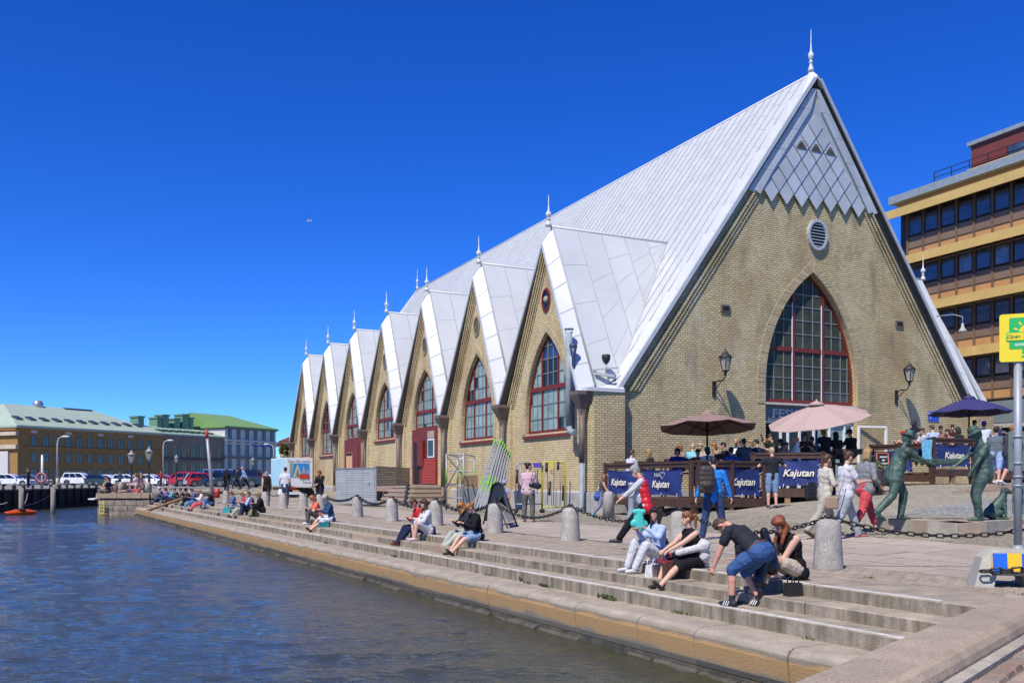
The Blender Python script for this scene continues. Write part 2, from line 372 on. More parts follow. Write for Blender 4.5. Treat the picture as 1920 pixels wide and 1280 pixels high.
def streak_mat():
    m = mat('step_granite', (.43, .365, .275), .85, 0, .23, 3, .3, 60, .3, rnd=.08, fine=.2)
    nt = m.node_tree; b = nt.nodes['Principled BSDF']; L = nt.links.new
    src = b.inputs['Base Color'].links[0].from_socket
    tc = _nn(nt, 'ShaderNodeTexCoord'); mp = _nn(nt, 'ShaderNodeMapping'); mp.inputs['Scale'].default_value = (9, 9, 1.2); L(tc.outputs['Object'], mp.inputs[0])
    n = _nn(nt, 'ShaderNodeTexNoise'); n.inputs['Scale'].default_value = 1; n.inputs['Detail'].default_value = 5; L(mp.outputs[0], n.inputs['Vector'])
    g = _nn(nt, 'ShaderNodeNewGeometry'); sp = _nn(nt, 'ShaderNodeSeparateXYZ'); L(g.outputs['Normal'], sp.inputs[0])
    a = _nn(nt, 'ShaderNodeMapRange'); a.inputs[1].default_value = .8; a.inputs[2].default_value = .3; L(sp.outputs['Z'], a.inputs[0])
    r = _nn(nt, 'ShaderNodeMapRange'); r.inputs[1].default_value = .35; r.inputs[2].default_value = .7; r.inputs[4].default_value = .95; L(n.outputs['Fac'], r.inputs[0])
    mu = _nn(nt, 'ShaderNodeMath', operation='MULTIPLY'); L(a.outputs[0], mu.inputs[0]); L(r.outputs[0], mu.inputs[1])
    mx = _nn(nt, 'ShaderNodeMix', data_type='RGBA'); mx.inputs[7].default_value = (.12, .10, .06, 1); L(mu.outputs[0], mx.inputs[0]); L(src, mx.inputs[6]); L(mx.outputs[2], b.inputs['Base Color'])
    return m
M_step = streak_mat()
steps = thing('quay_steps', None, None, (0, 0, 0)); steps['kind'] = 'structure'
U1 = 61.6
# near ends of the steps follow the diagonal cheek
CK0 = V(2.18, 6.14, 0); CKD = V(.637, .77, 0); CKN = V(.77, -.637, 0)
def uck(v):      # u where the line v=const meets the cheek edge
    # point CK0 + t*CKD ; dot QN = v
    t = (v - CK0.dot(QN)) / CKD.dot(QN); p = CK0 + CKD * t; return p.dot(QD)
def block(name, u0, u1, prof, m, sk=None):
    g = .009; mb = MB(); k = len(prof)
    f0 = lambda v, z: Q((u0 + g) if sk is None else uck(v) - .3, v, z)
    mb.prism(prof, f0, lambda v, z: Q(u1 - g, v, z)); o = mb.build(name, m, steps); return o
def row(name, v0, v1, z0, z1, L0, m, rnd_len=.25, seed=1, prof=None):
    rr = random.Random(seed); u = uck(v0); first = True
    while u < U1 - .5:
        l = L0 * (1 + rr.uniform(-rnd_len, rnd_len)); e = min(u + l, U1); d = rr.uniform(-.009, .009)
        b = .012
        pr = prof(d) if prof else [(v0 + d, z0), (v1, z0), (v1, z1 + d * .4), (v0 + b + d, z1 + d * .4), (v0 + d, z1 - b + d * .4)]
        block(name, u, e, pr, m if not isinstance(m, list) else rr.choice(m), sk=True if first else None); first = False; u = e
row('top_step_stone', 8.15, 9.20, -.16, 0, 2.4, M_step, seed=3)
row('middle_step_stone', 7.75, 8.20, -.30, -.14, 2.3, [M_step, M_step, M_granw], seed=4)
row('lower_step_stone', 7.35, 7.80, -.47, -.28, 2.5, M_step, seed=5)
def cprof(d):
    return [(6.81, -.87), (7.5, -.87), (7.5, -.45), (6.92 + d, -.45), (6.84 + d, -.458), (6.785 + d, -.485), (6.755 + d, -.53), (6.75 + d, -.60), (6.78 + d, -.80)]
row('coping_stone', 6.75, 7.35, -.87, -.45, 1.45, M_cop, seed=6, prof=cprof)
# worn white edge lines on two of the steps
for vv0, zz in ((8.165, .0), (7.365, -.28)):
    mb = MB(); u = uck(vv0) + .45
    while u < U1 - 1:
        e = min(u + R.uniform(2, 5), U1 - .5); w = R.uniform(.045, .065)
        if not (zz == 0 and 8.3 < u < 0): mb.ob(Q((u + e) / 2, vv0 + w / 2, zz + .004), QD * ((e - u) / 2), QN * (w / 2), (0, 0, .004))
        u = e + (0 if R.random() < .8 else R.uniform(.05, .4))
    mb.build('edge_paint_line', M_paint, steps)
# submerged foundation with uneven stones
mb = MB(); mb.ob(Q(30, 7.4, -1.9), QD * 34, QN * .62, (0, 0, 1.02)); mb.build('foundation', M_rough, steps)
rr = random.Random(9); u = 3.2; n = 0
while u < U1:
    l = rr.uniform(.5, 1.3); d = rr.uniform(-.05, .05); t = rr.uniform(-.03, .0)
    mb = MB(); mb.prism([(6.72 + d, -1.2), (7.0, -1.2), (7.0, -.895), (6.80 + d, -.895 + t), (6.74 + d, -.93 + t)], lambda v, z: Q(u + .03, v + rr.uniform(-.02, .02), z), lambda v, z: Q(u + l - .03, v, z))
    mb.build('footing_stone', M_rough, steps); u += l
# second paved row between steps and bollards: mixed flat stones
strip = thing('paving_strip', None, None); strip['kind'] = 'structure'
rr = random.Random(21); u = 5.5
for v0, v1, l0, mm, u_end in ((9.215, 9.33, .9, M_granw, 44),):
    while u < u_end:
        l = l0 * rr.uniform(.7, 1.5); mb = MB(); mb.ob(Q(u + l / 2, (v0 + v1) / 2, -.03), QD * (l / 2 - .008), QN * ((v1 - v0) / 2), (0, 0, .034 + rr.uniform(0, .004))); mb.build('edging_stone', mm, strip); u += l
# slab walkway: one object per slab
slabs = thing('slab_walkway', None, None); slabs['kind'] = 'structure'
mb = MB()
rr = random.Random(5); vr = [10.25 + .72 * i for i in range(5)]
for k, v0 in enumerate(vr):
    u = 3.0 + k * .35
    while u < 62:
        l = rr.uniform(.85, 1.15); p = Q(u + l / 2, v0 + .36); c = V(p.x, p.y, gz(p.x, p.y) - .022 + rr.uniform(-.002, .003))
        zu = gz(*Q(u + l, v0 + .36).xy) - gz(*Q(u, v0 + .36).xy); zv = gz(*Q(u, v0 + .72).xy) - gz(*Q(u, v0).xy)
        b2 = MB(); b2.ob(c, (QD + V(0, 0, zu / l)) * (l / 2 - .010), (QN + V(0, 0, zv / .72)) * .347, (0, 0, .03))
        if u < 50: b2.build('paving_slab', M_slab, slabs)
        else: mb.ob(c, QD * (l / 2 - .006), QN * .354, (0, 0, .03))
        u += l
mb.build('distant_slabs', M_slab, slabs, kind='stuff')
# setts: real stones near the camera
def setts(name, test, m, a, b, u0, u1, v0, v1, h=.012, arcs=False, lim=1):
    mb = MB(); rr = random.Random(3); v = v0; k = 0
    while v < v1:
        u = u0 + (k % 2) * a / 2
        while u < u1:
            p = Q(u, v)
            if arcs:
                cell = 1.4; ph = (u / cell) % 1.0; p = Q(u, v + .28 * math.sin(math.pi * ph))
            if test(p, u, v) and abs(p.x / max(p.y, 1)) < .60:
                z = gz(p.x, p.y) - .034 + rr.uniform(0, .008); s = rr.uniform(.82, .95); th = rr.uniform(-.12, .12)
                ca, sa = math.cos(th), math.sin(th); A = (QD * ca + QN * sa) * (a / 2 * s); B = (QN * ca - QD * sa) * (b / 2 * s)
                c = V(p.x, p.y, z); T = V(0, 0, h + .02)
                vs = [c - A - B, c + A - B, c + A + B, c - A + B] + [c + T - A * .8 - B * .8, c + T + A * .8 - B * .8, c + T + A * .8 + B * .8, c + T - A * .8 + B * .8]
                mb.add(vs, [(7, 6, 5, 4), (4, 5, 1, 0), (5, 6, 2, 1), (6, 7, 3, 2), (7, 4, 0, 3)])
            u += a
        v += b; k += 1
    return mb.build(name, m, kind='stuff')
def notslab(p, u, v): return True
M_cobmix = mat('setts_mixed', (.38, .33, .27), .9, 0, .28, 3, .4, 50, .2, fine=.3, col2=(.24, .19, .13))
setts('edge_setts', notslab, M_cobmix, .22, .16, 4.0, 34, 9.37, 10.22, .016)
setts('square_setts', lambda p, u, v: p.x < 6.5 + .4 * math.sin(v * 3) or p.y < 18, M_cob, .16, .12, 0, 32, 13.9, 21, .014, arcs=True)
setts('fan_setts', lambda p, u, v: p.x >= 5.8, mat('setts_bluegrey', (.33, .33, .31), .9, 0, .2, 2, .4, 50, .2, fine=.3), .15, .12, -2, 14.5, 17.5, 24.2, .014, arcs=True)
setts('red_brick_setts', lambda p, u, v: p.x > 8 and v > 22, M_cobr, .21, .105, -3, 18, 24.2, 33, .010)
# cheek: diagonal granite coping that closes the steps, with raised lip, gutter and red setts
ck = thing('stair_cheek', None, None); ck['kind'] = 'structure'
def C(t, w, z=0): p = CK0 + CKD * t + CKN * w; return V(p.x, p.y, z)
t = -3.0; rr = random.Random(2)
Mck = mat('cheek_granite', (.38, .305, .225), .8, 0, .1, 2, .25, 70, .35, rnd=.06, fine=.25)
for l in (3.2, 1.75, 1.65, 1.7, 1.8, 1.9):
    mb = MB(); mb.prism([(0, -1.4), (.42, -1.4), (.42, .009), (.38, .012), (.012, .012), (0, .0)], lambda w, z: C(t + .004, w, z), lambda w, z: C(t + l - .004, w, z)); mb.build('cheek_stone', Mck, ck)
    mb = MB(); mb.prism([(.423, -.3), (.53, -.3), (.53, -.085), (.515, -.04), (.48, .0), (.423, .012)], lambda w, z: C(t + .3 + .005, w, z), lambda w, z: C(t + .3 + l - .005, w, z), smooth=False); mb.build('lip_stone', M_granw, ck)
    mb = MB(); mb.prism([(.535, -.3), (.635, -.3), (.635, -.10), (.535, -.10)], lambda w, z: C(t + .1 + .005, w, z), lambda w, z: C(t + .1 + l - .005, w, z)); mb.build('gutter_stone', M_gran, ck)
    t += l
# approach pavement of big reddish setts at lower right
mb = MB(); mb.quad(C(-4, .6, -.14), C(12, .6, -.14), C(12, 9, -.14), C(-4, 9, -.14)); mb.f = [tuple(reversed(f)) if False else f for f in mb.f]
mb.build('approach_ground', M_joint, kind='structure')
ap = thing('approach_pavement', None, None); ap['kind'] = 'structure'
Mbig = mat('big_setts', (.36, .22, .16), .85, 0, .2, 3, .5, 30, .3, rnd=.25, fine=.25, col2=(.26, .22, .18))
for i in range(26):
    for j in range(8):
        tt = -1.6 + i * .26 + (j % 2) * .13; w = .73 + j * .17; p = C(tt, w)
        if p.y < 4.6 or p.y > 9.5 or p.x / p.y > .60: continue
        mb = MB(); a = .12 * rr.uniform(.9, .99); b = .075 * rr.uniform(.9, 1.0); h = rr.uniform(0, .012)
        vs = [C(tt - a, w - b, -.15), C(tt + a, w - b, -.15), C(tt + a, w + b, -.15), C(tt - a, w + b, -.15)] + [C(tt - a * .86, w - b * .82, -.118 + h), C(tt + a * .86, w - b * .82, -.118 + h), C(tt + a * .86, w + b * .82, -.118 + h), C(tt - a * .86, w + b * .82, -.118 + h)]
        mb.add(vs, [(7, 6, 5, 4), (4, 5, 1, 0), (5, 6, 2, 1), (6, 7, 3, 2), (7, 4, 0, 3)]); mb.f = [tuple(reversed(f)) for f in mb.f]; mb.build('sett', Mbig, ap)
# triangular corner between cheek and quay square
mb = MB()
P = [C(0, .98, -.05), C(9, .98, -.05), Q(2.0, 15, -.045), Q(-6, 15, -.045), Q(-6, 9.1, -.045)]
pts = [C(2.2, .96), C(10, .96), C(10, -3), C(3.0, -.02)]
mb.add([Q(7.5, 9.17, -.04), Q(7.5, 13, -.04), Q(-2, 13, -.04), C(9.5, .1, -.04), C(4.2, .5, -.04), C(4.2, .05, -.04)], [(0, 1, 2, 3, 4, 5)])
mb.build('corner_ground', M_cobmix, kind='structure')
# pier head at the far end of the steps
pier = thing('pier_head', None, None); pier['kind'] = 'structure'
PP = [(-25.9, 58.6), (-22.7, 58.6), (-21.2, 59.9), (-20.4, 62.0), (-20.4, 68), (-24, 76), (-36, 90), (-38, 88), (-31, 74), (-27, 66)]
mb = MB(); mb.prism([(x, y) for x, y in PP], lambda x, y: V(x, y, .12), lambda x, y: V(x, y, -2)); mb.build('core', mat('pier_core', (.16, .13, .10), .9, 0, .2, 4, .4), pier)
mb = MB(); mb.add([(x, y, .42) for x, y in PP], [tuple(range(len(PP)))]); mb.build('pier_top', M_asph, pier)
rr = random.Random(8)
def wallstones(P0, P1, z0, z1, hs, l0, m, nm, th=.12):
    P0 = Vector(P0); P1 = Vector(P1); d = (P1 - P0); L = d.length; d.normalize(); nrm = V(d.y, -d.x, 0); z = z0
    for h in hs:
        s = 0
        while s < L - .05:
            l = min(l0 * rr.uniform(.7, 1.4), L - s)
            if L - s - l < .2: l = L - s
            mb = MB(); k = rr.uniform(0, .03); mb.ob(P0 + d * (s + l / 2) + V(0, 0, z + h / 2 - P0.z) + nrm * k, d * (l / 2 - .012), nrm * th, (0, 0, h / 2 - .012)); mb.build(nm, m, pier); s += l
        z += h
Mps = mat('pier_stone', (.34, .275, .22), .9, 0, .25, 3, .5, 20, rnd=.18, fine=.2)
for a, b in (((-25.9, 58.6, 0), (-22.7, 58.6, 0)), ((-22.7, 58.6, 0), (-21.2, 59.9, 0)), ((-21.2, 59.9, 0), (-20.4, 62, 0)), ((-27, 66, 0), (-25.9, 58.6, 0))):
    wallstones(a, b, -1.0, 0, (.34, .33, .36), .55, Mps, 'pier_wall_stone')
    wallstones(a, b, 0, 0, (.0,), 9, Mps, 'x') if False else None
    wallstones(a, b, .10, 0, (.335,), 1.4, M_granw, 'pier_coping_stone', .2)
# far quay wall (in shade) and the land behind it
fq = thing('far_quay', None, None); fq['kind'] = 'structure'
FQ = [(-33.5, 30), (-35.6, 62), (-37.2, 87), (-36, 90)]
M_fq = mat('shade_black_wall', (.03, .027, .022), .8, 0, .3, 1.5, .5, 8, stretch=(1, 1, .4))  # shade on the far wall put into a near-black base colour
for (x0, y0), (x1, y1) in zip(FQ, FQ[1:]):
    mb = MB(); d = V(x1 - x0, y1 - y0, 0).normalized(); n_ = V(d.y, -d.x, 0)
    mb.ob(V((x0 + x1) / 2, (y0 + y1) / 2, -.8) - n_ * .3, d * (V(x1 - x0, y1 - y0, 0).length / 2), n_ * .3, (0, 0, 1.3)); mb.build('quay_wall', M_fq, fq)
    mb = MB(); mb.ob(V((x0 + x1) / 2, (y0 + y1) / 2, .555) - n_ * .2, d * (V(x1 - x0, y1 - y0, 0).length / 2), n_ * .3, (0, 0, .055)); mb.build('quay_beam', mat('weathered_timber', (.30, .27, .23), .9, 0, .25, 4, .4, 20), fq)
mb = MB(); mb.add([(-33.8, 30, .57), (-35.9, 62, .57), (-37.5, 87, .57), (-36, 90, .57), (-24, 76, .56), (-24, 100, .57), (60, 100, .57), (60, 300, .57), (-400, 300, .57), (-400, 30, .57)], [(0, 1, 2, 3, 4, 5, 6, 7, 8, 9)])
mb.build('car_park', M_asph, kind='structure')
# ---------------- the market hall ----------------
C0 = V(3.03, 35.8, 0); DF = V(.8886, .4587, 0); DS = V(-.4286, .9035, 0)
NF = V(.4587, -.8886, 0); NS = V(-.9035, -.4286, 0)
BW = 7.39; SC = 11.55; ZE = 4.72; ZR = 19.1; LEN = 7 * BW
S0 = 1.05; K_ = (ZR - ZE) / (SC - S0)
def P(s, u, z): p = C0 + DF * s + DS * u; return V(p.x, p.y, z)
M_brick = brickmat('yellow_brick', (.70, .565, .32), (.58, .445, .235), (.27, .225, .14), bh=.09, ms=.014)
M_brickf = brickmat('yellow_brick_front', (.66, .545, .31), (.52, .41, .21), (.19, .155, .09), bh=.09, ms=.014, stain=(.27, .17, .08), dark=.15)
M_brickarch = brickmat('arch_brick', (.60, .48, .28), (.48, .37, .22), (.27, .22, .14), bw=.34, bh=.085)
M_va = mat('voussoir_a', (.55, .45, .26), .9, 0, .15, 8, .3); M_vb = mat('voussoir_b', (.47, .37, .21), .9, 0, .15, 8, .3); M_vc = mat('voussoir_c', (.50, .38, .22), .9, 0, .15, 8, .3)
M_plinth = mat('plinth_stone', (.44, .43, .40), .85, 0, .15, 3, .3, 40, fine=.12)
M_roof = mat('painted_sheet_roof', (.55, .56, .56), .42, .0, .05, .6, .10, 1.2, .5, rnd=.035)
M_verge = mat('painted_sheet_verge', (.58, .585, .58), .40, .0, .03, .8, .0, 2, .5)
M_seam = mat('roof_seam', (.42, .44, .45), .5, 0, .1, 2)
M_red = mat('oxblood_paint', (.20, .022, .012), .55, 0, .15, 4, .1)
M_redb = mat('red_boards', (.42, .05, .03), .6, 0, .12, 5, .1)
M_gsheet = mat('grey_slate_sheet', (.53, .55, .56), .5, .2, .08, 2, .1, 3, rnd=.10)
M_soff = mat('dark_soffit', (.13, .115, .10), .85, 0, .2, 3)
M_gutter = mat('brown_gutter', (.17, .125, .105), .6, 0, .15, 4)
M_pipebl = mat('bluegrey_pipe', (.28, .33, .37), .75, 0, .15, 4)
M_pane = glass('curtained_glass', (.33, .45, .40), .15, .3)
M_paned = glass('dark_glass', (.02, .024, .022), .05, .35)
M_panel = glass('blue_glass', (.03, .06, .13), .03)
M_white = mat('white_frame', (.75, .76, .76), .5, 0, .05)
M_bars = mat('glazing_bar', (.22, .22, .21), .5, 0, .1)
ch = thing('market_hall', 'yellow brick market hall with steep white metal roof and seven pointed side gables', 'market hall', tuple(P(0, 0, 0)))

# arch helpers --------------------------------------------------
class Arch:
    def __init__(s, c, w, z0, zs, zt):
        s.c, s.w, s.z0, s.zs, s.zt = c, w, z0, zs, zt; r = zt - zs; s.R = (w * w + r * r) / (2 * w); s.rise = r
    def hw(s, z):
        if z <= s.zs: return s.w
        t = z - s.zs
        if t >= s.rise: return 0
        return max(0, math.sqrt(max(0, s.R ** 2 - t * t)) - (s.R - s.w))
    def outline(s, n=12, off=0.0, z0=None):
        a = [(s.c - s.w - off, s.z0 if z0 is None else z0)]
        pts = []
        for i in range(n + 1):
            z = s.zs + s.rise * i / n; h = s.hw(z); pts.append((h + off * (1 if i < n else 0), z + (off * 1.35 if i == n else off * .25 * i / n)))
        L_ = [(s.c - h, z) for h, z in pts]; Rr = [(s.c + h, z) for h, z in reversed(pts[:-1])]
        return a + L_ + Rr + [(s.c + s.w + off, s.z0 if z0 is None else z0)]
def wall_with_hole(outer_h, arch, mapf, dep, z_lo, z_top, n=26, half=None):
    """wall polygon |x-c|<outer_h(z) with a pointed opening; front face plus reveals, as quads in z bands"""
    mb = MB(); zs = sorted(set([z_lo, arch.z0, arch.zs, arch.zt, z_top] + [z_lo + (z_top - z_lo) * i / n for i in range(n + 1)]))
    zs = [z for z in zs if z_lo <= z <= z_top]
    for a, b in zip(zs, zs[1:]):
        mid = (a + b) / 2; ha, hb = outer_h(a), outer_h(b)
        if mid < arch.z0 or mid > arch.zt:
            mb.quad(mapf(arch.c - ha, a, 0), mapf(arch.c + ha, a, 0), mapf(arch.c + hb, b, 0), mapf(arch.c - hb, b, 0))
        else:
            wa = arch.hw(a) if a >= arch.z0 else 0; wb = arch.hw(b)
            for sg in (-1, 1):
                q = [mapf(arch.c + sg * wa, a, 0), mapf(arch.c + sg * ha, a, 0), mapf(arch.c + sg * hb, b, 0), mapf(arch.c + sg * wb, b, 0)]
                mb.quad(*(q if sg > 0 else q[::-1]))
                r = [mapf(arch.c + sg * wa, a, dep), mapf(arch.c + sg * wa, a, 0), mapf(arch.c + sg * wb, b, 0), mapf(arch.c + sg * wb, b, dep)]
                mb.quad(*(r if sg > 0 else r[::-1]))
    return mb
def ring(arch, o0, o1, mapf, d0, d1, n=14, z0=None):
    A = arch.outline(n, o0, z0); B = arch.outline(n, o1, z0); mb = MB(); k = len(A)
    vs = [mapf(x, z, d0) for x, z in A] + [mapf(x, z, d0) for x, z in B] + [mapf(x, z, d1) for x, z in A] + [mapf(x, z, d1) for x, z in B]
    fs = []
    for i in range(k - 1):
        fs += [(i, i + 1, k + i + 1, k + i), (2 * k + i, 3 * k + i, 3 * k + i + 1, 2 * k + i + 1), (k + i, k + i + 1, 3 * k + i + 1, 3 * k + i), (i + 1, i, 2 * k + i, 2 * k + i + 1)]
    fs += [(0, k, 3 * k, 2 * k), (k - 1, 3 * k - 1, 4 * k - 1, 2 * k - 1)]
    return mb.add(vs, fs)
def strip_in(arch, x0, x1, z0, z1, inset=.0):
    """polygon of the cell [x0,x1]x[z0,z1] clipped to the arch"""
    pts = []; n = 4
    zt = min(z1, arch.zt - .01)
    L_, Rr = [], []
    for i in range(n + 1):
        z = z0 + (zt - z0) * i / n; h = arch.hw(z) - inset
        a = max(x0, arch.c - h); b = min(x1, arch.c + h)
        if b - a > .03: L_.append((a, z)); Rr.append((b, z))
    if len(L_) < 2: return None
    if abs(L_[0][0] - L_[-1][0]) < 1e-4 and abs(Rr[0][0] - Rr[-1][0]) < 1e-4: L_ = [L_[0], L_[-1]]; Rr = [Rr[0], Rr[-1]]
    return L_ + Rr[::-1]
def window(parent, arch, mapf, dep, cols, barsx, zbars, trans, mats, frame_w=.11, sill=True, skip=None, inner=False, pane_rule=None, mh=.045):
    """red frame with mullions, glazing bars and separate panes.  cols: mullion x; trans: z of transom"""
    w = ring(arch, -frame_w, 0.0, mapf, dep - .10, dep, z0=arch.z0).build('window', M_red, parent)
    mb = MB()
    for x in cols:
        h = arch.zs + math.sqrt(max(0, arch.R ** 2 - (abs(x - arch.c) + arch.R - arch.w) ** 2))
        mb.prism([(x - mh, arch.z0 + .01), (x + mh, arch.z0 + .01), (x + mh, h - .05), (x - mh, h - .05)], lambda a, z: mapf(a, z, dep - .105), lambda a, z: mapf(a, z, dep - .02))
    hh = arch.hw(trans)
    mb.prism([(arch.c - hh + .02, trans - .09), (arch.c + hh - .02, trans - .09), (arch.c + hh - .02, trans + .09), (arch.c - hh + .02, trans + .09)], lambda a, z: mapf(a, z, dep - .115), lambda a, z: mapf(a, z, dep - .02))
    mb.prism([(arch.c - arch.w + .02, arch.z0), (arch.c + arch.w - .02, arch.z0), (arch.c + arch.w - .02, arch.z0 + .13), (arch.c - arch.w + .02, arch.z0 + .13)], lambda a, z: mapf(a, z, dep - .11), lambda a, z: mapf(a, z, dep - .02))
    mb.build('mullion', M_red, w)
    edges = sorted([arch.c - arch.w + .1] + list(cols) + [arch.c + arch.w - .1] + list(barsx)); zz = sorted([arch.z0 + .1] + list(zbars) + [trans] + [arch.zt])
    bm = MB()
    for x in barsx:
        h = arch.zs + math.sqrt(max(0, arch.R ** 2 - (abs(x - arch.c) + arch.R - arch.w) ** 2)) if abs(x - arch.c) < arch.w else 0
        bm.prism([(x - .02, arch.z0 + .05), (x + .02, arch.z0 + .05), (x + .02, h - .08), (x - .02, h - .08)], lambda a, z: mapf(a, z, dep - .075), lambda a, z: mapf(a, z, dep - .03))
    for z in zbars:
        h = arch.hw(z) - .04
        if h > .1: bm.prism([(arch.c - h, z - .02), (arch.c + h, z - .02), (arch.c + h, z + .02), (arch.c - h, z + .02)], lambda a, q: mapf(a, q, dep - .072), lambda a, q: mapf(a, q, dep - .03))
    bm.build('glazing_bar', M_bars, w)
    for i, (x0, x1) in enumerate(zip(edges, edges[1:])):
        for j, (z0, z1) in enumerate(zip(zz, zz[1:])):
            q = strip_in(arch, x0, x1, z0, z1, .05)
            if not q: continue
            t = R.uniform(-.004, .004); t2 = R.uniform(-.004, .004); xm = (x0 + x1) / 2; zm = (z0 + z1) / 2
            k = pane_rule(xm, zm) if pane_rule else 0
            pb = MB(); pb.prism(q, lambda a, z: mapf(a, z, dep - .045 + t * (a - xm) * 3 + t2 * (z - zm) * 3), lambda a, z: mapf(a, z, dep - .035 + t * (a - xm) * 3 + t2 * (z - zm) * 3)); pb.build('pane', mats[k], w)
    return w
# side gables ------------------------------------------------------
ZA = 11.0; ZD = 11.86; SD = S0 + (ZD - ZE) / K_
def hgab(z): return max(.0, 3.68 * (ZA - z) / (ZA - 4.55)) if z > 4.55 else 3.68
def finial(parent, p, sc=1.0, fat=1.05):
    mb = MB(); s = sc
    mb.lathe([(r * fat, z) for r, z in [(.20 * s, -.15 * s), (.20 * s, 0), (.13 * s, .12 * s), (.10 * s, .3 * s), (.16 * s, .34 * s), (.09 * s, .40 * s), (.08 * s, .46 * s), (.17 * s, .54 * s), (.20 * s, .66 * s), (.17 * s, .78 * s), (.08 * s, .86 * s), (.10 * s, .90 * s), (.055 * s, .97 * s), (.035 * s, 1.4 * s), (.012 * s, 2.0 * s)]], p, 10)
    mb.build('finial', M_verge, parent)
def dormer(k, far=False):
    u0 = BW * k; uc = u0 + BW / 2
    # point mapping; the far side mirrors s
    def PP_(s, u, z): return P(2 * SC - s if far else s, u, z)
    W_ = lambda x, z, d: PP_(d, x, z)           # x along u, d = depth into the building
    door = k in (2, 4) and not far; small = k == 3
    z0 = 4.12 if door else (3.85 if small else 3.22)
    ar = Arch(uc, 2.0, z0, 4.3 if door or small else 3.75, 7.45)
    g = thing('side_gable', None, None, tuple(P(0, 0, 0))) if False else None
    if not far:
        mb = wall_with_hole(hgab, ar, lambda x, z, d: W_(x, z, d), .28, -.3, ZA)
        wall = mb.build('brick_gable_wall', M_brick, ch, uv=True)
        # arch ring, proud by a little
        ring(ar, .01, .30, lambda x, z, d: W_(x, z, d), -.03, .02, z0=z0).build('brick_arch', M_brickarch, ch, uv=lambda w, nm: (w.z * .7, w.dot(DS)))
        mats_ = [M_pane, M_paned, M_panel]
        def rule(x, z):
            if k == 0 and z > 5.3 and abs(x - uc) < .75: return 2 if z > 6.3 else 1
            if k in (5, 6): return 0 if z < 5.2 else 1
            return 0 if R.random() < .93 else 1
        w = window(ch, ar, W_, .26, [uc - .72, uc + .72], [uc - .25, uc + .25, uc - 1.2, uc + 1.2, uc - 1.65, uc + 1.65] if not False else [], [z for z in (3.85, 4.45, 5.75, 6.35, 6.9) if z > z0 + .2], 5.12, mats_, pane_rule=rule)
        # sill
        if not door:
            mb = MB(); mb.prism([(-.10, z0 - .20), (.25, z0 - .20), (.25, z0 - .02), (-.10, z0 - .10)], lambda d, z: W_(uc - 2.12, z, d), lambda d, z: W_(uc + 2.12, z, d)); mb.build('sill', M_red, w)
        # round vent
        zc = 8.77
        mb = MB(); n = 18
        pr = [(uc + .30 * math.cos(2 * math.pi * i / n), zc + .40 * math.sin(2 * math.pi * i / n)) for i in range(n)]
        mb.prism(pr, lambda x, z: W_(x, z, -.012), lambda x, z: W_(x, z, .03)); rv = mb.build('round_vent', M_soff if k else M_paned, ch)
        mb = MB()
        for i in range(n):
            a0, a1 = 2 * math.pi * i / n, 2 * math.pi * (i + 1) / n; q = lambda a, r: (uc + .32 * r * math.cos(a), zc + .43 * r * math.sin(a))
            mb.prism([q(a0, .95), q(a1, .95), q(a1, 1.2), q(a0, 1.2)], lambda x, z: W_(x, z, -.05), lambda x, z: W_(x, z, 0))
        mb.build('vent_rim', M_red if k == 0 else M_brickarch, rv)
        if k == 0:
            mb = MB(); mb.ball(W_(uc, zc + .02, -.01), .13, 10, sz=1.2); mb.build('emblem', mat('cream_paint', (.36, .33, .28)), rv)
        # plinth with chamfer
        if not door:
            mb = MB(); mb.prism([(-.10, -.3), (.0, -.3), (.0, .80), (-.10, .74)], lambda d, z: W_(u0 + .02, z, d), lambda d, z: W_(u0 + BW - .02, z, d)); mb.build('plinth', M_plinth, ch)
        # buttress like brick pilasters at the bay joints
        mb = MB(); mb.ob(PP_(-.06, u0 + BW, 2.4), NS * .06, DS * .42, (0, 0, 2.4)); mb.build('pilaster', M_brick, ch, uv=True)
    else:
        mb = MB(); mb.quad(W_(u0, -.3, 0), W_(u0 + BW, -.3, 0), W_(u0 + BW, ZE, 0), W_(u0, ZE, 0)); mb.add([W_(u0, ZE, 0), W_(u0 + BW, ZE, 0), W_(uc, ZA, 0)], [(0, 1, 2)]); mb.build('brick_gable_wall', M_brick, ch, uv=True)
    # brick corbel ribs stepping out under both rakes
    sl_ = Vector((BW / 2 - .05, ZA - 4.55)); sl_.normalize()
    for j, (off, out) in enumerate(((.05, .20), (.16, .14), (.27, .09), (.38, .04))):
        for sg in (-1, 1):
            a = (sg * (BW / 2 - .08) - sg * off * 1.0, 4.45); b = (-sg * 0 + sg * .02, ZA - off * 2.0)
            mb = MB(); w_ = .08
            mb.prism([(a[0], a[1]), (a[0] - sg * w_, a[1]), (b[0] - sg * 0, b[1] - w_ * 2.0), (b[0], b[1])], lambda x, z: W_(uc + x, z, -out), lambda x, z: W_(uc + x, z, .0))
            mb.build('brick_corbel', M_brick, ch, uv=True)
    # verge: broad chamfered sheet on either side, front edge lower and further out
    F = W_(uc, ZA + .12, -.22); Bk = W_(uc, ZD, .27)
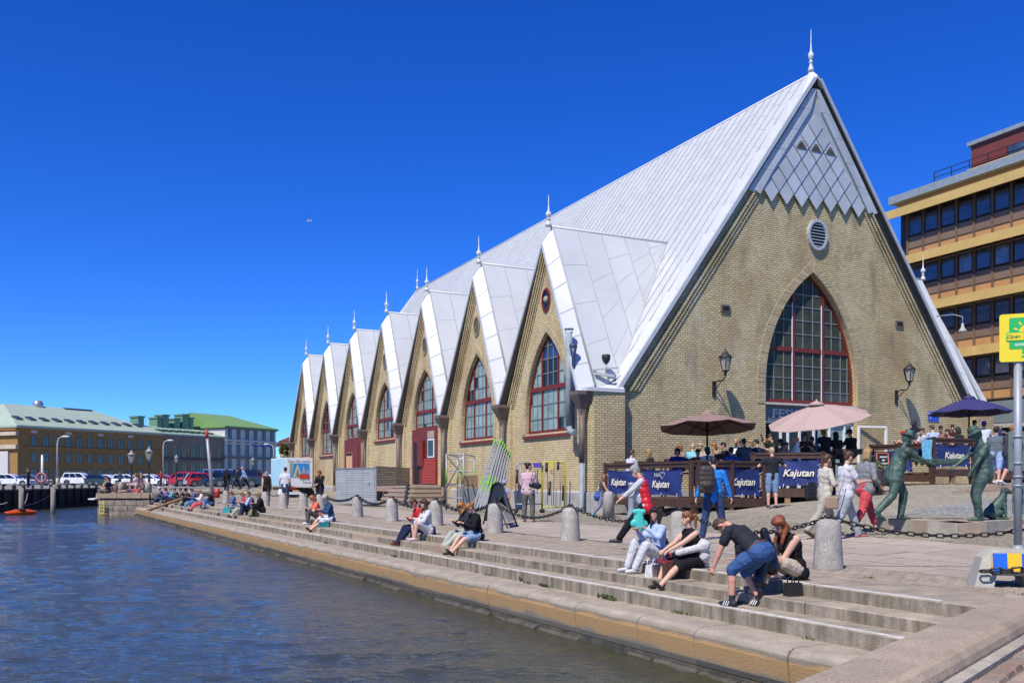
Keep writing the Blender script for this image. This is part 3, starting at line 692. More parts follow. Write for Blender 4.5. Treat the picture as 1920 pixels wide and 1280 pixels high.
    for sg in (-1, 1):
        f1 = W_(uc + sg * (BW / 2 - .02), ZE - .15, -.58); b1 = W_(uc + sg * (BW / 2 - .02), ZE + .12, .18)
        up = (F + Bk) / 2; mb = MB(); n = 6; th = V(0, 0, -.10)
        for i in range(n):
            t0, t1 = i / n, (i + 1) / n; g_ = .004
            a, b, c, d = F.lerp(f1, t0 + g_), F.lerp(f1, t1 - g_), Bk.lerp(b1, t1 - g_ + (.03 if i < n - 1 else 0)), Bk.lerp(b1, t0 + g_ + (.03 if i else 0))
            m2 = MB(); vs = [a, b, c, d, a + th, b + th, c + th, d + th]
            m2.add(vs, [(0, 1, 2, 3), (7, 6, 5, 4), (0, 4, 5, 1), (1, 5, 6, 2), (2, 6, 7, 3), (3, 7, 4, 0)]); m2.build('verge_sheet', M_verge, ch)
        mb.bar(F + V(0, 0, -.06), f1 + V(0, 0, -.06), .05, .10); mb.build('verge_edge', M_gsheet, ch)
        # soffit from the wall out to the edge
        mb = MB(); a0 = W_(uc, ZA - .02, .05); a1 = W_(uc + sg * (BW / 2 - .02), ZE - .28, .05)
        mb.quad(a0, a1, f1 + V(0, 0, -.12), F + V(0, 0, -.12)); mb.build('soffit', M_soff, ch)
        mb = MB(); mb.tube([Bk + V(0, 0, .04), b1 + V(0, 0, .04)], .035, 6); mb.build('verge_seam', M_seam, ch)
        # roof strips, each a sheet running down to the valley
        ns = 5
        for i in range(ns):
            s0 = .27 + (SD - .27) * i / ns; s1 = .27 + (SD - .27) * (i + 1) / ns; g_ = .006
            def foot(s): t = min(1, 1 - (s - S0) / (SD - S0)); return PP_(s, uc + sg * BW / 2 * t, ZD - (ZD - ZE) * t)
            a, d = PP_(s0 + g_, uc, ZD), PP_(s1 - g_, uc, ZD); b, c = foot(s0 + g_), foot(max(s1 - g_, s0 + g_))
            nr = (b - a).cross(d - a).normalized()
            if nr.z < 0: nr = -nr
            m2 = MB(); T = nr * .02; vs = [a + T, b + T, c + T, d + T, a - T, b - T, c - T, d - T]
            m2.add(vs, [(0, 1, 2, 3), (7, 6, 5, 4), (0, 4, 5, 1), (1, 5, 6, 2), (2, 6, 7, 3), (3, 7, 4, 0)])
            # staggered lap joints
            nl = 4
            for q in range(1, nl):
                t = (q + (.5 if i % 2 else 0)) / nl
                if t < .97: m2.bar(a.lerp(b, t) + nr * .022, d.lerp(c, t) + nr * .022, .013, .009, nr, 1)
            m2.bar(a + nr * .03, b + nr * .03, .03, .035, nr, 1)
            m2.build('roof_sheet', [M_roof, M_seam], ch)
        m2 = MB(); m2.tube([PP_(SD, uc, ZD + .02), PP_(S0, uc + sg * BW / 2, ZE + .05), PP_(.0, uc + sg * BW / 2, ZE + .03)], .05, 6); m2.build('valley_flashing', M_gsheet, ch)
    m2 = MB(); m2.tube([PP_(.2, uc, ZD + .02), PP_(SD, uc, ZD + .02)], .06, 6); m2.build('ridge_roll', M_verge, ch)
    finial(ch, PP_(.10, uc, ZD + .1), .62)
for k in range(7): dormer(k)
for k in range(7): dormer(k, True)
# hoppers and downpipes at the bay joints
for k in range(0, 8):
    b = P(-.36, k * BW + (.08 if k == 0 else 0), 0)
    mb = MB()
    prof = [(.10, 3.72), (.12, 3.95), (.36, 4.48), (.36, 4.62)]
    vs = []; 
    for r, z in prof: vs += [b + NS * (r * a) + DS * (r * c) + V(0, 0, z) for a, c in ((-1, -1), (1, -1), (1, 1), (-1, 1))]
    mb.add(vs, [(i * 4 + j, i * 4 + (j + 1) % 4, (i + 1) * 4 + (j + 1) % 4, (i + 1) * 4 + j) for i in range(3) for j in range(4)] + [(3, 2, 1, 0), (12, 13, 14, 15)])
    h = mb.build('rain_hopper', M_gutter, ch)
    mb = MB(); mb.tube([b + V(0, 0, 3.8), b + V(0, 0, 1.9 if k == 0 else .9)], .115, 10); mb.build('downpipe', M_gutter, ch)
    mb = MB(); zt = 1.9 if k == 0 else .9
    mb.tube([b + V(0, 0, zt), b + V(0, 0, .22), b + NS * .15 + V(0, 0, .08)], .10, 10); mb.build('pipe_shoe', M_pipebl if k == 0 else M_gutter, ch)
# main roof -----------------------------------------------------
UO = -.24     # the verge oversails the front gable
n = 84; wst = (LEN + .2) / n
for side in (0, 1):
    def RP(s, u, dz=0): return P(s if not side else 2 * SC - s, u, ZE + K_ * (s - S0) + dz)
    def low(u): q = abs((u % BW) - BW / 2) / (BW / 2); return max(S0, S0 + (SD - S0) * (1 - q) - .08) if u < LEN else S0
    e0, r0 = RP(S0, 0), RP(SC, 0); nr = (e0 - r0).cross(DS).normalized(); nr = nr if nr.z > 0 else -nr
    for i in range(n):
        ua, ub = i * wst + .006, (i + 1) * wst - .006; m2 = MB(); T = nr * .02
        a, b, c, d = RP(SC, ua), RP(low(ua), ua), RP(low(ub), ub), RP(SC, ub); vs = [a + T, b + T, c + T, d + T, a - T, b - T, c - T, d - T]
        m2.add(vs, [(0, 1, 2, 3), (7, 6, 5, 4), (0, 4, 5, 1), (1, 5, 6, 2), (2, 6, 7, 3), (3, 7, 4, 0)])
        if not side:
            m2.bar(a + nr * .035, b + nr * .035, .03, .045, nr, 1)
            nl = 9
            for q in range(0, nl):
                t = (q + (i * .37) % 1.0) / nl
                if t < 1: m2.bar(a.lerp(b, t) + nr * .022, d.lerp(c, t) + nr * .022, .013, .009, nr, 1)
        m2.build('roof_strip', [M_roof, M_seam], ch)
mb = MB(); mb.tube([P(SC, .2, ZR + .03), P(SC, LEN - .2, ZR + .03)], .07, 6); mb.build('ridge_roll', M_verge, ch)
# front and rear verges: broad band, raised at the gable edge and cut down at the tip
for (ua, ub, uc_) in ((UO, .55, 0), (LEN + .5, LEN - .55, LEN)):
    for sg in (-1, 1):
        def VP(t, u, dz): s = S0 + .12 + t * (SC - S0 - .12); return P(s if sg < 0 else 2 * SC - s, u, ZE + K_ * (s - S0) + dz)
        n = 11
        for i in range(n):
            t0, t1 = i / n, (i + 1) / n
            def edge(t): 
                if t > .985: return P(SC, ua, ZR - .15)
                return VP(t, ua, .10)
            bt0 = 1.0 if i == n - 1 else t1
            a, b = edge(t0 + (.002 if i else -.02)), edge(t1 - .0008); c, d = VP(t1 - .0008 if i < n - 1 else 1.0, ub, .16 if i < n - 1 else .16), VP(t0 + (.002 if i else -.02), ub, .06)
            if i == n - 1: c = P(SC, uc_ + (ub - uc_) * .35, ZR + .25)
            m2 = MB(); th = V(0, 0, -.10); vs = [a, b, c, d, a + th, b + th, c + th, d + th]
            m2.add(vs, [(0, 1, 2, 3), (7, 6, 5, 4), (0, 4, 5, 1), (1, 5, 6, 2), (2, 6, 7, 3), (3, 7, 4, 0)]); m2.build('verge_sheet', M_verge, ch)
        mb = MB(); mb.bar(VP(-.02, ua, -.08), VP(.985, ua, -.08), .06, .16); mb.build('verge_edge', M_gsheet, ch)
        mb = MB(); mb.quad(VP(-.02, ua, -.12), VP(1, ua, -.12), VP(1, uc_, -.22), VP(-.02, uc_, -.22)); mb.build('soffit', M_soff, ch)
    finial(ch, P(SC, ua + (.42 if ua < 1 else -.42), ZR + .28), .88, .75)
# corner cap where verge and side eave meet
m2 = MB(); a = P(-.35, -.62, ZE - .02); vs = [P(-.42, -.46, ZE + .02), P(1.28, -.42, ZE + .02), P(1.5, .5, ZE + .55), P(.5, .6, ZE + .45), P(-.42, .3, ZE + .06)]
m2.add(vs + [v + V(0, 0, -.14) for v in vs], [(0, 1, 2, 3, 4), (9, 8, 7, 6, 5)] + [(i + 5, (i + 1) % 5 + 5, (i + 1) % 5, i) for i in range(5)]); m2.build('corner_cap', M_verge, ch)
# floodlight and bracket on the corner
# front gable wall ---------------------------------------------------
big = Arch(SC - .06, 2.72, .3, 5.3, 10.35)
def hfront(z):
    return 10.25 if z < ZE + .3 else max(0, (ZR - .55 - z) / K_)
def WF(x, z, d): return P(x, d, z)
mb = wall_with_hole(hfront, big, lambda x, z, d: WF(x, z, d), .45, -.5, 18.4, 40)
mb.f = [tuple(f) for f in mb.f]; mb.build('brick_front_gable', M_brickf, ch, uv=True)
# ring of soldier bricks: individual voussoirs
A = big.outline(26, .02, 4.5); B = big.outline(26, .46, 4.5)
for i in range(len(A) - 1):
    a, b = Vector(A[i]), Vector(A[i + 1]); c, d = Vector(B[i]), Vector(B[i + 1]); ns_ = max(1, round((b - a).length / .105))
    for j in range(ns_):
        t0, t1 = (j + .06) / ns_, (j + .94) / ns_; q = [a.lerp(b, t0), a.lerp(b, t1), c.lerp(d, t1), c.lerp(d, t0)]
        if (A[i][1] + A[i + 1][1]) / 2 < 4.4: continue
        m2 = MB(); o_ = R.uniform(.018, .035); m2.prism([tuple(v) for v in q], lambda x, z: WF(x, z, -o_), lambda x, z: WF(x, z, .01)); 
        m2.build('arch_brick', R.choice([M_va, M_vb, M_vc]), ch)
# stepped brick bands along the rakes of the front
for off, wd, out in ((.22, .14, .13), (.42, .14, .09), (.62, .14, .05)):
    for sg in (-1, 1):
        z0_ = ZE - .0; x0 = (ZR - .55 - z0_) / K_; zt_ = 13.9; xt = (ZR - .55 - zt_) / K_
        m2 = MB(); m2.prism([(SC + sg * (x0 - off), z0_), (SC + sg * (x0 - off - wd), z0_), (SC + sg * (xt - off - wd), zt_), (SC + sg * (xt - off), zt_)], lambda x, z: WF(x, z, -out), lambda x, z: WF(x, z, .0)); m2.build('brick_band', M_brickf, ch, uv=True)
# corner piers
for s0, s1 in ((-.1, 1.32), (2 * SC - 1.32, 2 * SC + .1)):
    mb = MB(); mb.ob(P((s0 + s1) / 2, -.05, 2.25), DF * ((s1 - s0) / 2), DS * .33, (0, 0, 2.35)); mb.build('corner_pier', M_brickf, ch, uv=True)
    mb = MB(); mb.ob(P((s0 + s1) / 2, -.05, .1), DF * ((s1 - s0) / 2 + .05), DS * .38, (0, 0, .68)); mb.build('pier_plinth', M_plinth, ch)
mb = MB(); mb.quad(P(0, LEN, -.3), P(2 * SC, LEN, -.3), P(2 * SC, LEN, ZE), P(0, LEN, ZE)); mb.add([P(0, LEN, ZE), P(2 * SC, LEN, ZE), P(SC, LEN, ZR - .4)], [(0, 1, 2)]); mb.build('brick_rear_gable', M_brick, ch, uv=True)
# inner floor/back so that the hall is not hollow behind the glass
mb = MB()
mb.ob(P(SC, LEN / 2, 2.2), DF * (SC - 3), DS * (LEN / 2 - 3), (0, 0, 2.2)); mb.build('interior', mat('dim_interior', (.05, .045, .035), .9), ch)
# slate-like diamond sheets in the gable head
ZC = 13.35
mb = MB(); hC = lambda z: max(0, (ZR - .42 - z) / K_)
mb.prism([(SC - hC(ZC) + .15, ZC + .2), (SC + hC(ZC) - .15, ZC + .2), (SC, ZR - .7)], lambda x, z: WF(x, z, -.07), lambda x, z: WF(x, z, -.02)); mb.build('gable_backing', M_gsheet, ch)
dw, dh = .86, 1.06
for j in range(0, 15):
    for i in range(-5, 6):
        x = SC + (i + (.5 if j % 2 else 0)) * dw; z = ZC + .25 + j * dh / 2
        lim = hC(z) - .62
        if abs(x - SC) > lim - .02: continue
        a, b = dw / 2 * .975, dh / 2 * .975
        if j == 0 and abs(x - SC) > 3.1: continue
        m2 = MB(); tl = .07
        front = lambda X_, Z_: WF(X_, Z_, -.125 + tl * ((Z_ - z) / b) * .5); back = lambda X_, Z_: WF(X_, Z_, -.095 + tl * ((Z_ - z) / b) * .5)
        m2.prism([(x, z - b), (x + a, z), (x, z + b), (x - a, z)], front, back)
        if j == 4 and abs(x - SC) < 1.0:
            for q in range(5):
                hh = a * (1 - q / 5.5) * .7; zz_ = z - .08 + q * .07; m2.prism([(x - hh, zz_), (x + hh, zz_), (x + hh, zz_ + .03), (x - hh, zz_ + .03)], lambda X_, Z_: WF(X_, Z_, -.17), lambda X_, Z_: WF(X_, Z_, -.13), 1)
        m2.build('diamond_sheet', [M_gsheet, M_soff], ch)
# border bands
for sg in (-1, 1):
    for o0, o1, out, nm in ((.0, .30, .13, 4), (.31, .60, .17, 5)):
        for q in range(5):
            z0_, z1_ = ZC + .1 + (ZR - .7 - ZC - .1) * q / 5, ZC + .1 + (ZR - .7 - ZC - .1) * (q + .985) / 5
            f = lambda z, o: SC + sg * max(0, hC(z) - o)
            m2 = MB(); m2.prism([(f(z0_, o0), z0_), (f(z0_, o1), z0_ - (.12 if q == 0 else 0)), (f(z1_, o1), z1_), (f(z1_, o0), z1_)], lambda X_, Z_: WF(X_, Z_, -out), lambda X_, Z_: WF(X_, Z_, -.03)); m2.build('border_sheet', M_gsheet, ch)
# round louvre
mb = MB(); n = 20; cx, cz = SC + .12, 12.0
for i in range(n):
    a0, a1 = 2 * math.pi * i / n, 2 * math.pi * (i + 1) / n; q = lambda a, r: (cx + .52 * r * math.cos(a), cz + .62 * r * math.sin(a))
    mb.prism([q(a0, .9), q(a1, .9), q(a1, 1.1), q(a0, 1.1)], lambda x, z: WF(x, z, -.16), lambda x, z: WF(x, z, 0))
lv = mb.build('louvre_ring', M_gsheet, ch)
mb = MB(); mb.prism([(cx + .48 * math.cos(2 * math.pi * i / n), cz + .58 * math.sin(2 * math.pi * i / n)) for i in range(n)], lambda x, z: WF(x, z, -.01), lambda x, z: WF(x, z, .02)); mb.build('louvre_back', M_dark, lv)
for i in range(8):
    z = cz - .47 + i * .135; h = .5 * math.sqrt(max(0, 1 - ((z - cz) / .58) ** 2))
    mb = MB(); mb.prism([(-.14, z - .03), (-.12, z - .045), (-.02, z + .045), (-.04, z + .06)], lambda d, Z_: WF(cx - h, Z_, d), lambda d, Z_: WF(cx + h, Z_, d)); mb.build('louvre_slat', M_pipebl, lv)
# small square vents, fixtures
for x, z in ((6.55, 8.35), (16.9, 8.5)):
    mb = MB(); mb.ob(WF(x, z, -.02), DF * .24, DS * .05, (0, 0, .15)); v_ = mb.build('wall_vent', M_gutter, ch)
    mb = MB(); mb.ob(WF(x, z, -.075), DF * .17, DS * .008, (0, 0, .09)); mb.build('vent_hole', M_dark, v_)
# great window
bw = Arch(big.c, big.w, 4.62, 5.3, 10.35)
def brule(x, z): return 0 if (z > 5.3 or x < SC + 1.0) else 1
Mi = glass('hall_glass', (.075, .085, .06), .15, .10); Mi2 = glass('hall_glass_pale', (.10, .095, .07), .08, .25)
gw = window(ch, bw, WF, .38, [SC - .06 - .87, SC - .06 + .87], [SC - .06 + q for q in (-.29, .29, -1.42, 1.42, -1.98, 1.98, -2.4, 2.4)], [5.15, 5.7, 6.25, 7.65, 8.25, 8.85, 9.4], 6.95, [Mi, Mi2], frame_w=.14, pane_rule=brule, mh=.08)
mb = MB()
for x in (SC - .06 - .87, SC - .06 + .87):
    mb.prism([(x - .10, 4.7), (x - .07, 4.7), (x - .07, 9.0), (x - .10, 9.0)], lambda a, z: WF(a, z, .262), lambda a, z: WF(a, z, .30))
mb.build('inner_casement', M_white, gw)
mb = MB(); mb.ob(WF(big.c, 4.52, .12), DF * (big.w - .01), DS * .16, (0, 0, .045)); mb.build('stone_sill', mat('pale_trim', (.62, .55, .48), .7), ch)
# sign band and shopfront
M_signb = mat('sign_board', (.13, .15, .19), .6, 0, .1, 3); M_letter = mat('sign_letters', (.52, .53, .54), .5)
mb = MB(); mb.ob(WF(big.c, 4.12, .24), DF * (big.w - .02), DS * .04, (0, 0, .34)); sg_ = mb.build('sign_board', M_signb, ch)
text('FESKEKÖRKA', .52, M_letter, sg_, WF(big.c, 4.1, .18), DF, UP, sx=1.42, bold=.014)
for x0, x1, mm in ((-2.66, -1.65, M_paned), (-1.6, -.55, M_paned), (-.5, .3, M_paned), (.35, 1.25, M_pane), (1.3, 2.66, M_pane)):
    mb = MB(); z1_ = 3.72; c = big.c
    mb.ob(WF(c + (x0 + x1) / 2, 2.25, .34), DF * ((x1 - x0) / 2), DS * .01, (0, 0, 1.47)); mb.build('shop_pane', mm, ch)
for x in (-2.66, -1.62, -1.2, -.52, .32, 1.28, 2.2, 2.66):
    mb = MB(); mb.ob(WF(big.c + x, 2.25, .30), DF * .045, DS * .05, (0, 0, 1.5)); mb.build('shop_post', M_white, ch)
mb = MB(); mb.ob(WF(big.c, 3.74, .30), DF * (big.w - .03), DS * .05, (0, 0, .04)); mb.build('shop_post', M_white, ch)
# opened glass door to the right of the shopfront
mb = MB()
q0 = WF(14.25, 0, -.05); q1 = WF(15.55, 0, -.45)
for a, b in ((q0 + V(0, 0, 3.65), q1 + V(0, 0, 3.65)), (q0 + V(0, 0, 1.1), q0 + V(0, 0, 3.65)), (q1 + V(0, 0, 1.1), q1 + V(0, 0, 3.65))): mb.bar(a, b, .08, .10, NF)
dd = mb.build('glass_door_frame', M_white, ch)
# street name plate
pl = MB(); pl.ob(WF(19.25, 4.28, -.03), DF * .36, DS * .012, (0, 0, .235)); pl_ = pl.build('street_name_plate', mat('blue_enamel', (.015, .08, .50), .35, 0, .05), ch)
text('Fisktorget', .17, mat('white_letters', (.85, .85, .85), .5, 0, .02), pl_, WF(19.22, 4.38, -.05), DF, UP)
text('1', .16, MATS['white_letters'], pl_, WF(19.02, 4.17, -.05), DF, UP)
# front plinth
mb = MB(); mb.ob(P(4.7, -.04, .3), DF * 3.4, DS * .06, (0, 0, .55)); mb.build('plinth', M_plinth, ch)
# doors in side bays 2 and 4 ------------------------------------------------
for k in (2, 4):
    uc = BW * (k + .5)
    WS = lambda x, z, d: P(d, x, z)
    # opening below the window: fill with red door wall
    mb = MB(); mb.ob(WS(uc, 2.55, -.02), DS * 2.0, DF * .05, (0, 0, 1.57)); dw_ = mb.build('door_surround', M_red, ch)
    if k == 2:
        mb = MB(); mb.ob(WS(uc + 1.25, 2.2, -.085), DS * .42, DF * .015, (0, 0, 1.2)); mb.build('dark_doorway', M_dark, dw_)
        mb = MB(); mb.ob(WS(uc + .35, 2.75, -.16), DS * .45, DF * .04, (0, 0, .72)); mb.build('door_leaf', M_red, dw_)
        for q in range(9):
            mb = MB(); mb.ob(WS(uc - .9, 1.12 + q * .155, -.10), DS * 1.02, DF * .025, (0, 0, .070)); mb.build('board', M_redb, dw_)
        mb = MB(); mb.ob(WS(uc - 1.2, 3.0, -.10), DS * .5, DF * .02, (0, 0, .52)); wf = mb.build('hatch_frame', M_white, dw_)
        mb = MB(); mb.ob(WS(uc - 1.2, 3.0, -.125), DS * .4, DF * .01, (0, 0, .43)); mb.build('hatch_pane', M_paned, wf)
        mb = MB(); mb.ob(WS(uc - 1.2, 3.75, -.10), DS * .5, DF * .02, (0, 0, .2)); mb.build('notice_panel', mat('faded_panel', (.45, .33, .25)), dw_)
    else:
        mb = MB(); mb.ob(WS(uc + .6, 2.65, -.09), DS * .75, DF * .02, (0, 0, .55)); ps = mb.build('poster', mat('poster_orange', (.55, .14, .03), .4, 0, .5, 6, col2=(.75, .6, .3)), dw_)
        mb = MB(); mb.ob(WS(uc + .6, 3.08, -.115), DS * .7, DF * .004, (0, 0, .1)); mb.build('poster_heading', M_dark, ps)
        mb = MB(); mb.ob(WS(uc - .9, 2.4, -.09), DS * .7, DF * .02, (0, 0, 1.3)); mb.build('door_leaf', M_red, dw_)
        mb = MB(); mb.ob(WS(uc + .4, 1.9, -.12), DS * .25, DF * .01, (0, 0, .18)); mb.build('blue_notice', mat('notice_blue', (.05, .25, .6)), dw_)
# flue pipe on the first bay
Wp = P(-.5, .75, 0); fl = thing('flue_pipe', 'blue-grey metal flue pipe standing up beside the first side window', 'pipe', tuple(P(-.45, 1.0, 3.0)))
mb = MB(); a = P(-.45, .95, 0)
mb.tube([a + V(0, 0, 3.25), a + V(0, 0, 7.0)], .13, 14); mb.tube([a + V(0, 0, 3.3), a + V(0, 0, 3.12) - DS * .12, a - DS * .5 + V(0, 0, 3.05)], .13, 14); mb.build('pipe', M_pipebl, fl)
mb = MB(); mb.lathe([(.19, 0), (.19, .04), (.02, .05)], a + V(0, 0, 7.1), 14); mb.tube([a + V(.13, 0, 6.95), a + V(.13, 0, 7.12)], .015, 5); mb.tube([a + V(-.13, 0, 6.95), a + V(-.13, 0, 7.12)], .015, 5); mb.build('rain_cap', M_pipebl, fl)
mb = MB(); c = a - DS * .35 + NS * .0; mb.tube([c + V(0, 0, 6.4), c - DS * .02 + V(0, 0, 6.0), c + V(0, 0, 5.0), c + V(0, 0, 3.2)], [.15, .08, .05, .05], 10); mb.ball(c + V(0, 0, 6.4), .16, 12); mb.build('fan_housing', mat('navy_fan', (.03, .05, .12), .5), fl)
# floodlight on the corner of the roof
f_ = thing('floodlight', 'dark round floodlight on a bracket at the near corner of the white roof', 'floodlight', tuple(P(.6, .2, 5.3)))
c = P(.75, .1, 5.95)
mb = MB(); mb.lathe([(.08, -.2), (.14, -.1), (.17, .0), (.17, .12), (.14, .15)], c, 14); mb.build('lamp_body', M_iron, f_)
mb = MB(); mb.tube([c + V(0, 0, -.2), c + V(0, 0, -.55)], .04, 6); mb.bar(c + V(-.5, 0, -.45), c + V(.5, .1, -.35), .06, .06); mb.bar(c + V(-.45, -.1, -.6), c + V(.3, -.1, -.7), .2, .1); mb.build('bracket', M_seam, f_)
# wall lanterns
M_lglass = glass('lantern_glass', (.45, .42, .36), .15)
def lantern(root, c, s=1.0, nm='lantern_glass', m=None):
    fr = MB(); gl = MB(); m = m or M_iron
    b0, b1, h = .16 * s, .30 * s, .62 * s; n = 6
    def pt(r, i, z): return c + V(r * math.cos(math.pi * 2 * i / n + .3), r * math.sin(2 * math.pi * i / n + .3), z)
    for i in range(n):
        fr.bar(pt(b0, i, 0), pt(b1, i, h), .03 * s, .03 * s); gl.quad(pt(b0 * .93, i, .02), pt(b0 * .93, i + 1, .02), pt(b1 * .93, i + 1, h), pt(b1 * .93, i, h))
    fr.lathe([(.04 * s, -.22 * s), (.07 * s, -.16 * s), (.05 * s, -.10 * s), (b0, 0), (b0, .03 * s)], c, 8)
    fr.lathe([(b1 * 1.12, 0), (b1 * 1.1, .04 * s), (.15 * s, .20 * s), (.10 * s, .26 * s), (.11 * s, .30 * s), (.03 * s, .34 * s), (.045 * s, .38 * s), (.01 * s, .46 * s)], c + V(0, 0, h), 8)
    fr.build('lantern_frame', m, root); gl.build(nm, M_lglass, root)
for i, (s, z, lab) in enumerate(((5.95, 5.75, 'black wall lantern left of the great arched window'), (16.7, 5.85, 'black wall lantern right of the great arched window near the blue street sign'))):
    r_ = thing('wall_lantern', lab, 'lantern', tuple(WF(s, z - .9, 0)), 'wall lanterns on the front gable')
    c = WF(s, z - .1, -.78); lantern(r_, c, .86)
    mb = MB(); w0 = WF(s, z - .85, -.02); mb.ob(w0 + V(0, 0, .1), DF * .07, DS * .04, (0, 0, .32)); mb.tube([w0 + V(0, 0, .25), w0 + NF * .25 + V(0, 0, .40), w0 + NF * .6 + V(0, 0, .38), c + V(0, 0, -.18)], .028, 6); mb.tube([w0, w0 + NF * .3 + V(0, 0, .22), w0 + NF * .5 + V(0, 0, .38)], .02, 6); mb.build('bracket', M_iron, r_)
# distant lamp hung at the right edge
r_ = thing('hanging_lamp', 'white bell shaped lamp hanging from a curved arm by the right roof edge', 'lamp', tuple(P(2 * SC - 1.6, -.3, 7.5)))
c = P(2 * SC - 3.2, -.9, 8.35)
mb = MB(); mb.lathe([(.20, -.12), (.18, -.05), (.08, .08), (.04, .3)], c + V(.2, 0, 0), 12); mb.build('lamp_shade', M_plinth, r_)
mb = MB(); mb.tube([c + V(.2, 0, .3), c + V(.2, 0, .6), c + V(-.1, .3, .75), c + V(-.7, .8, .75)], .025, 6); mb.build('arm', M_pipebl, r_)
# ---------------- buildings around ----------------
M_copper = mat('copper_green_roof', (.36, .44, .34), .6, 0, .08, .5, .1, 3)
M_copper2 = mat('copper_roof_grass_green', (.18, .32, .10), .6, 0, .08, .5, .1, 3)
M_ochre = mat('ochre_render', (.33, .185, .06), .9, 0, .10, .35)
M_grey = mat('grey_brown_render', (.26, .215, .16), .9, 0, .12, .35)
M_pale = mat('pale_grey_render', (.56, .54, .51), .9, 0, .06, .35)
M_trim = mat('building_trim', (.55, .46, .34), .9, 0, .1, 1)
M_ocht = mat('ochre_trim', (.40, .20, .06), .9, 0, .1, 1)
M_wfr = mat('bluegrey_window_frame', (.15, .16, .155), .6, 0, .1, 1)
M_wgl = glass('far_window_glass', (.03, .045, .06), .08)
M_cseam = mat('copper_seam', (.20, .36, .29), .6)
def facade_building(nm, label, cat, pA, dirv, L, dep, zb, ze, zr, mw, mr, rows, cols, trims, hips=(1, 1), wins=(1.2, 1.7), rooflights=0, mt=None, frame=None, x_off=None, win_lab=None):
    """block from corner pA along dirv (length L); the facade faces the camera side"""
    A = Vector(pA); d = Vector(dirv).normalized(); n = V(d.y, -d.x, 0)   # outward (towards camera)
    if n.dot(A) > 0: n = -n
    back = -n; b = thing(nm, label, cat, (A.x, A.y, zb))
    def F(x, o, z): p = A + d * x + n * o; return V(p.x, p.y, z)
    mb = MB()
    mb.quad(F(0, 0, zb), F(L, 0, zb), F(L, 0, ze), F(0, 0, ze)); mb.quad(F(L, 0, zb), F(L, -dep, zb), F(L, -dep, ze), F(L, 0, ze)); mb.quad(F(0, -dep, zb), F(0, 0, zb), F(0, 0, ze), F(0, -dep, ze)); mb.quad(F(L, -dep, zb), F(0, -dep, zb), F(0, -dep, ze), F(L, -dep, ze))
    mb.build('wall', mw, b)
    # roof with overhang
    o = .5; h0 = dep * .23 if hips[0] else 0; h1 = dep * .23 if hips[1] else 0
    e = [F(-o, o, ze), F(L + o, o, ze), F(L + o, -dep - o, ze), F(-o, -dep - o, ze)]; r = [F(h0 if h0 else -o, -dep / 2, zr), F(L - h1 if h1 else L + o, -dep / 2, zr)]
    mb = MB(); th = V(0, 0, .35)
    mb.add([p - th for p in e] + e + r, [(0, 1, 5, 4), (1, 2, 6, 5), (2, 3, 7, 6), (3, 0, 4, 7), (3, 2, 1, 0), (4, 5, 9, 8), (6, 7, 8, 9)] + [(5, 6, 9), (7, 4, 8)])
    rf = mb.build('roof', mr, b)
    mb = MB(); k = int(L / 1.3)
    for i in range(k + 1):
        t = i / k; a = e[0].lerp(e[1], t); x = -o + (L + 2 * o) * t; tt = 1.0
        if h0 and x < h0: tt = (x + o) / (h0 + o)
        if h1 and x > L - h1: tt = min(tt, (L + o - x) / (h1 + o))
        p = r[0] + (r[1] - r[0]) * 0; top = F(x, o - (dep / 2 + o) * tt, ze + (zr - ze) * tt); mb.bar(a + V(0, 0, .05), top + V(0, 0, .05), .08, .08)
    if tt: mb.build('roof_seam', M_cseam if mr is M_copper else mat('seam_green', (.10, .24, .07), .6), b)
    if rooflights:
        for i in range(rooflights):
            x = L * (i + .9) / (rooflights + 1.0); q = .30; c = F(x, o - (dep / 2 + o) * q, ze + (zr - ze) * q); sl = (F(x, o - (dep / 2 + o), zr) - F(x, o, ze)).normalized(); nr = d.cross(sl).normalized(); nr = nr if nr.z > 0 else -nr
            mb = MB(); mb.ob(c + nr * .15, d * .55, sl * .85, nr * .13); w_ = mb.build('rooflight', M_wgl, b)
            mb = MB(); mb.ob(c + nr * .2 - sl * .7, d * .5, sl * .08, nr * .16); mb.build('rooflight_side', M_soff, w_)
    for z, hgt, out, mm in trims:
        mb = MB(); mb.ob(F(L / 2, out / 2 + .005, z), d * (L / 2 + .02), n * (out / 2), (0, 0, hgt / 2)); mb.build('string_course', mm, b)
        mb = MB(); mb.ob(F(-.0 - out / 2, -dep / 2, z), d * (out / 2), n * (dep / 2), (0, 0, hgt / 2)); mb.build('string_course', mm, b)
    for (z, wh, ww) in rows:
        for i in range(cols):
            x = (x_off if x_off is not None else L / cols * .5) + i * (L - 2 * (x_off if x_off is not None else L / cols * .5)) / (cols - 1)
            fr = MB(); t_ = .10; fm = frame or M_wfr
            for a, c_, hw_, hh_ in ((x, z + wh / 2 - t_ / 2, ww / 2, t_ / 2), (x, z - wh / 2 + t_ / 2, ww / 2, t_ / 2), (x - ww / 2 + t_ / 2, z, t_ / 2, wh / 2 - t_), (x + ww / 2 - t_ / 2, z, t_ / 2, wh / 2 - t_), (x, z, t_ * .35, wh / 2 - t_)):
                fr.ob(F(a, .03, c_), d * hw_, n * .05, (0, 0, hh_))
            fr.ob(F(x, .02, z + wh * .15), d * (ww / 2 - t_), n * .035, (0, 0, .04))
            w_ = fr.build('window', fm, b)
            pn = MB(); pn.ob(F(x, -.005, z), d * (ww / 2 - .03), n * .02, (0, 0, wh / 2 - .03)); pn.build('pane', M_wgl, w_)
    return b, F
dv = V(.54, 1, 0).normalized()
A0 = AT(33, 158)
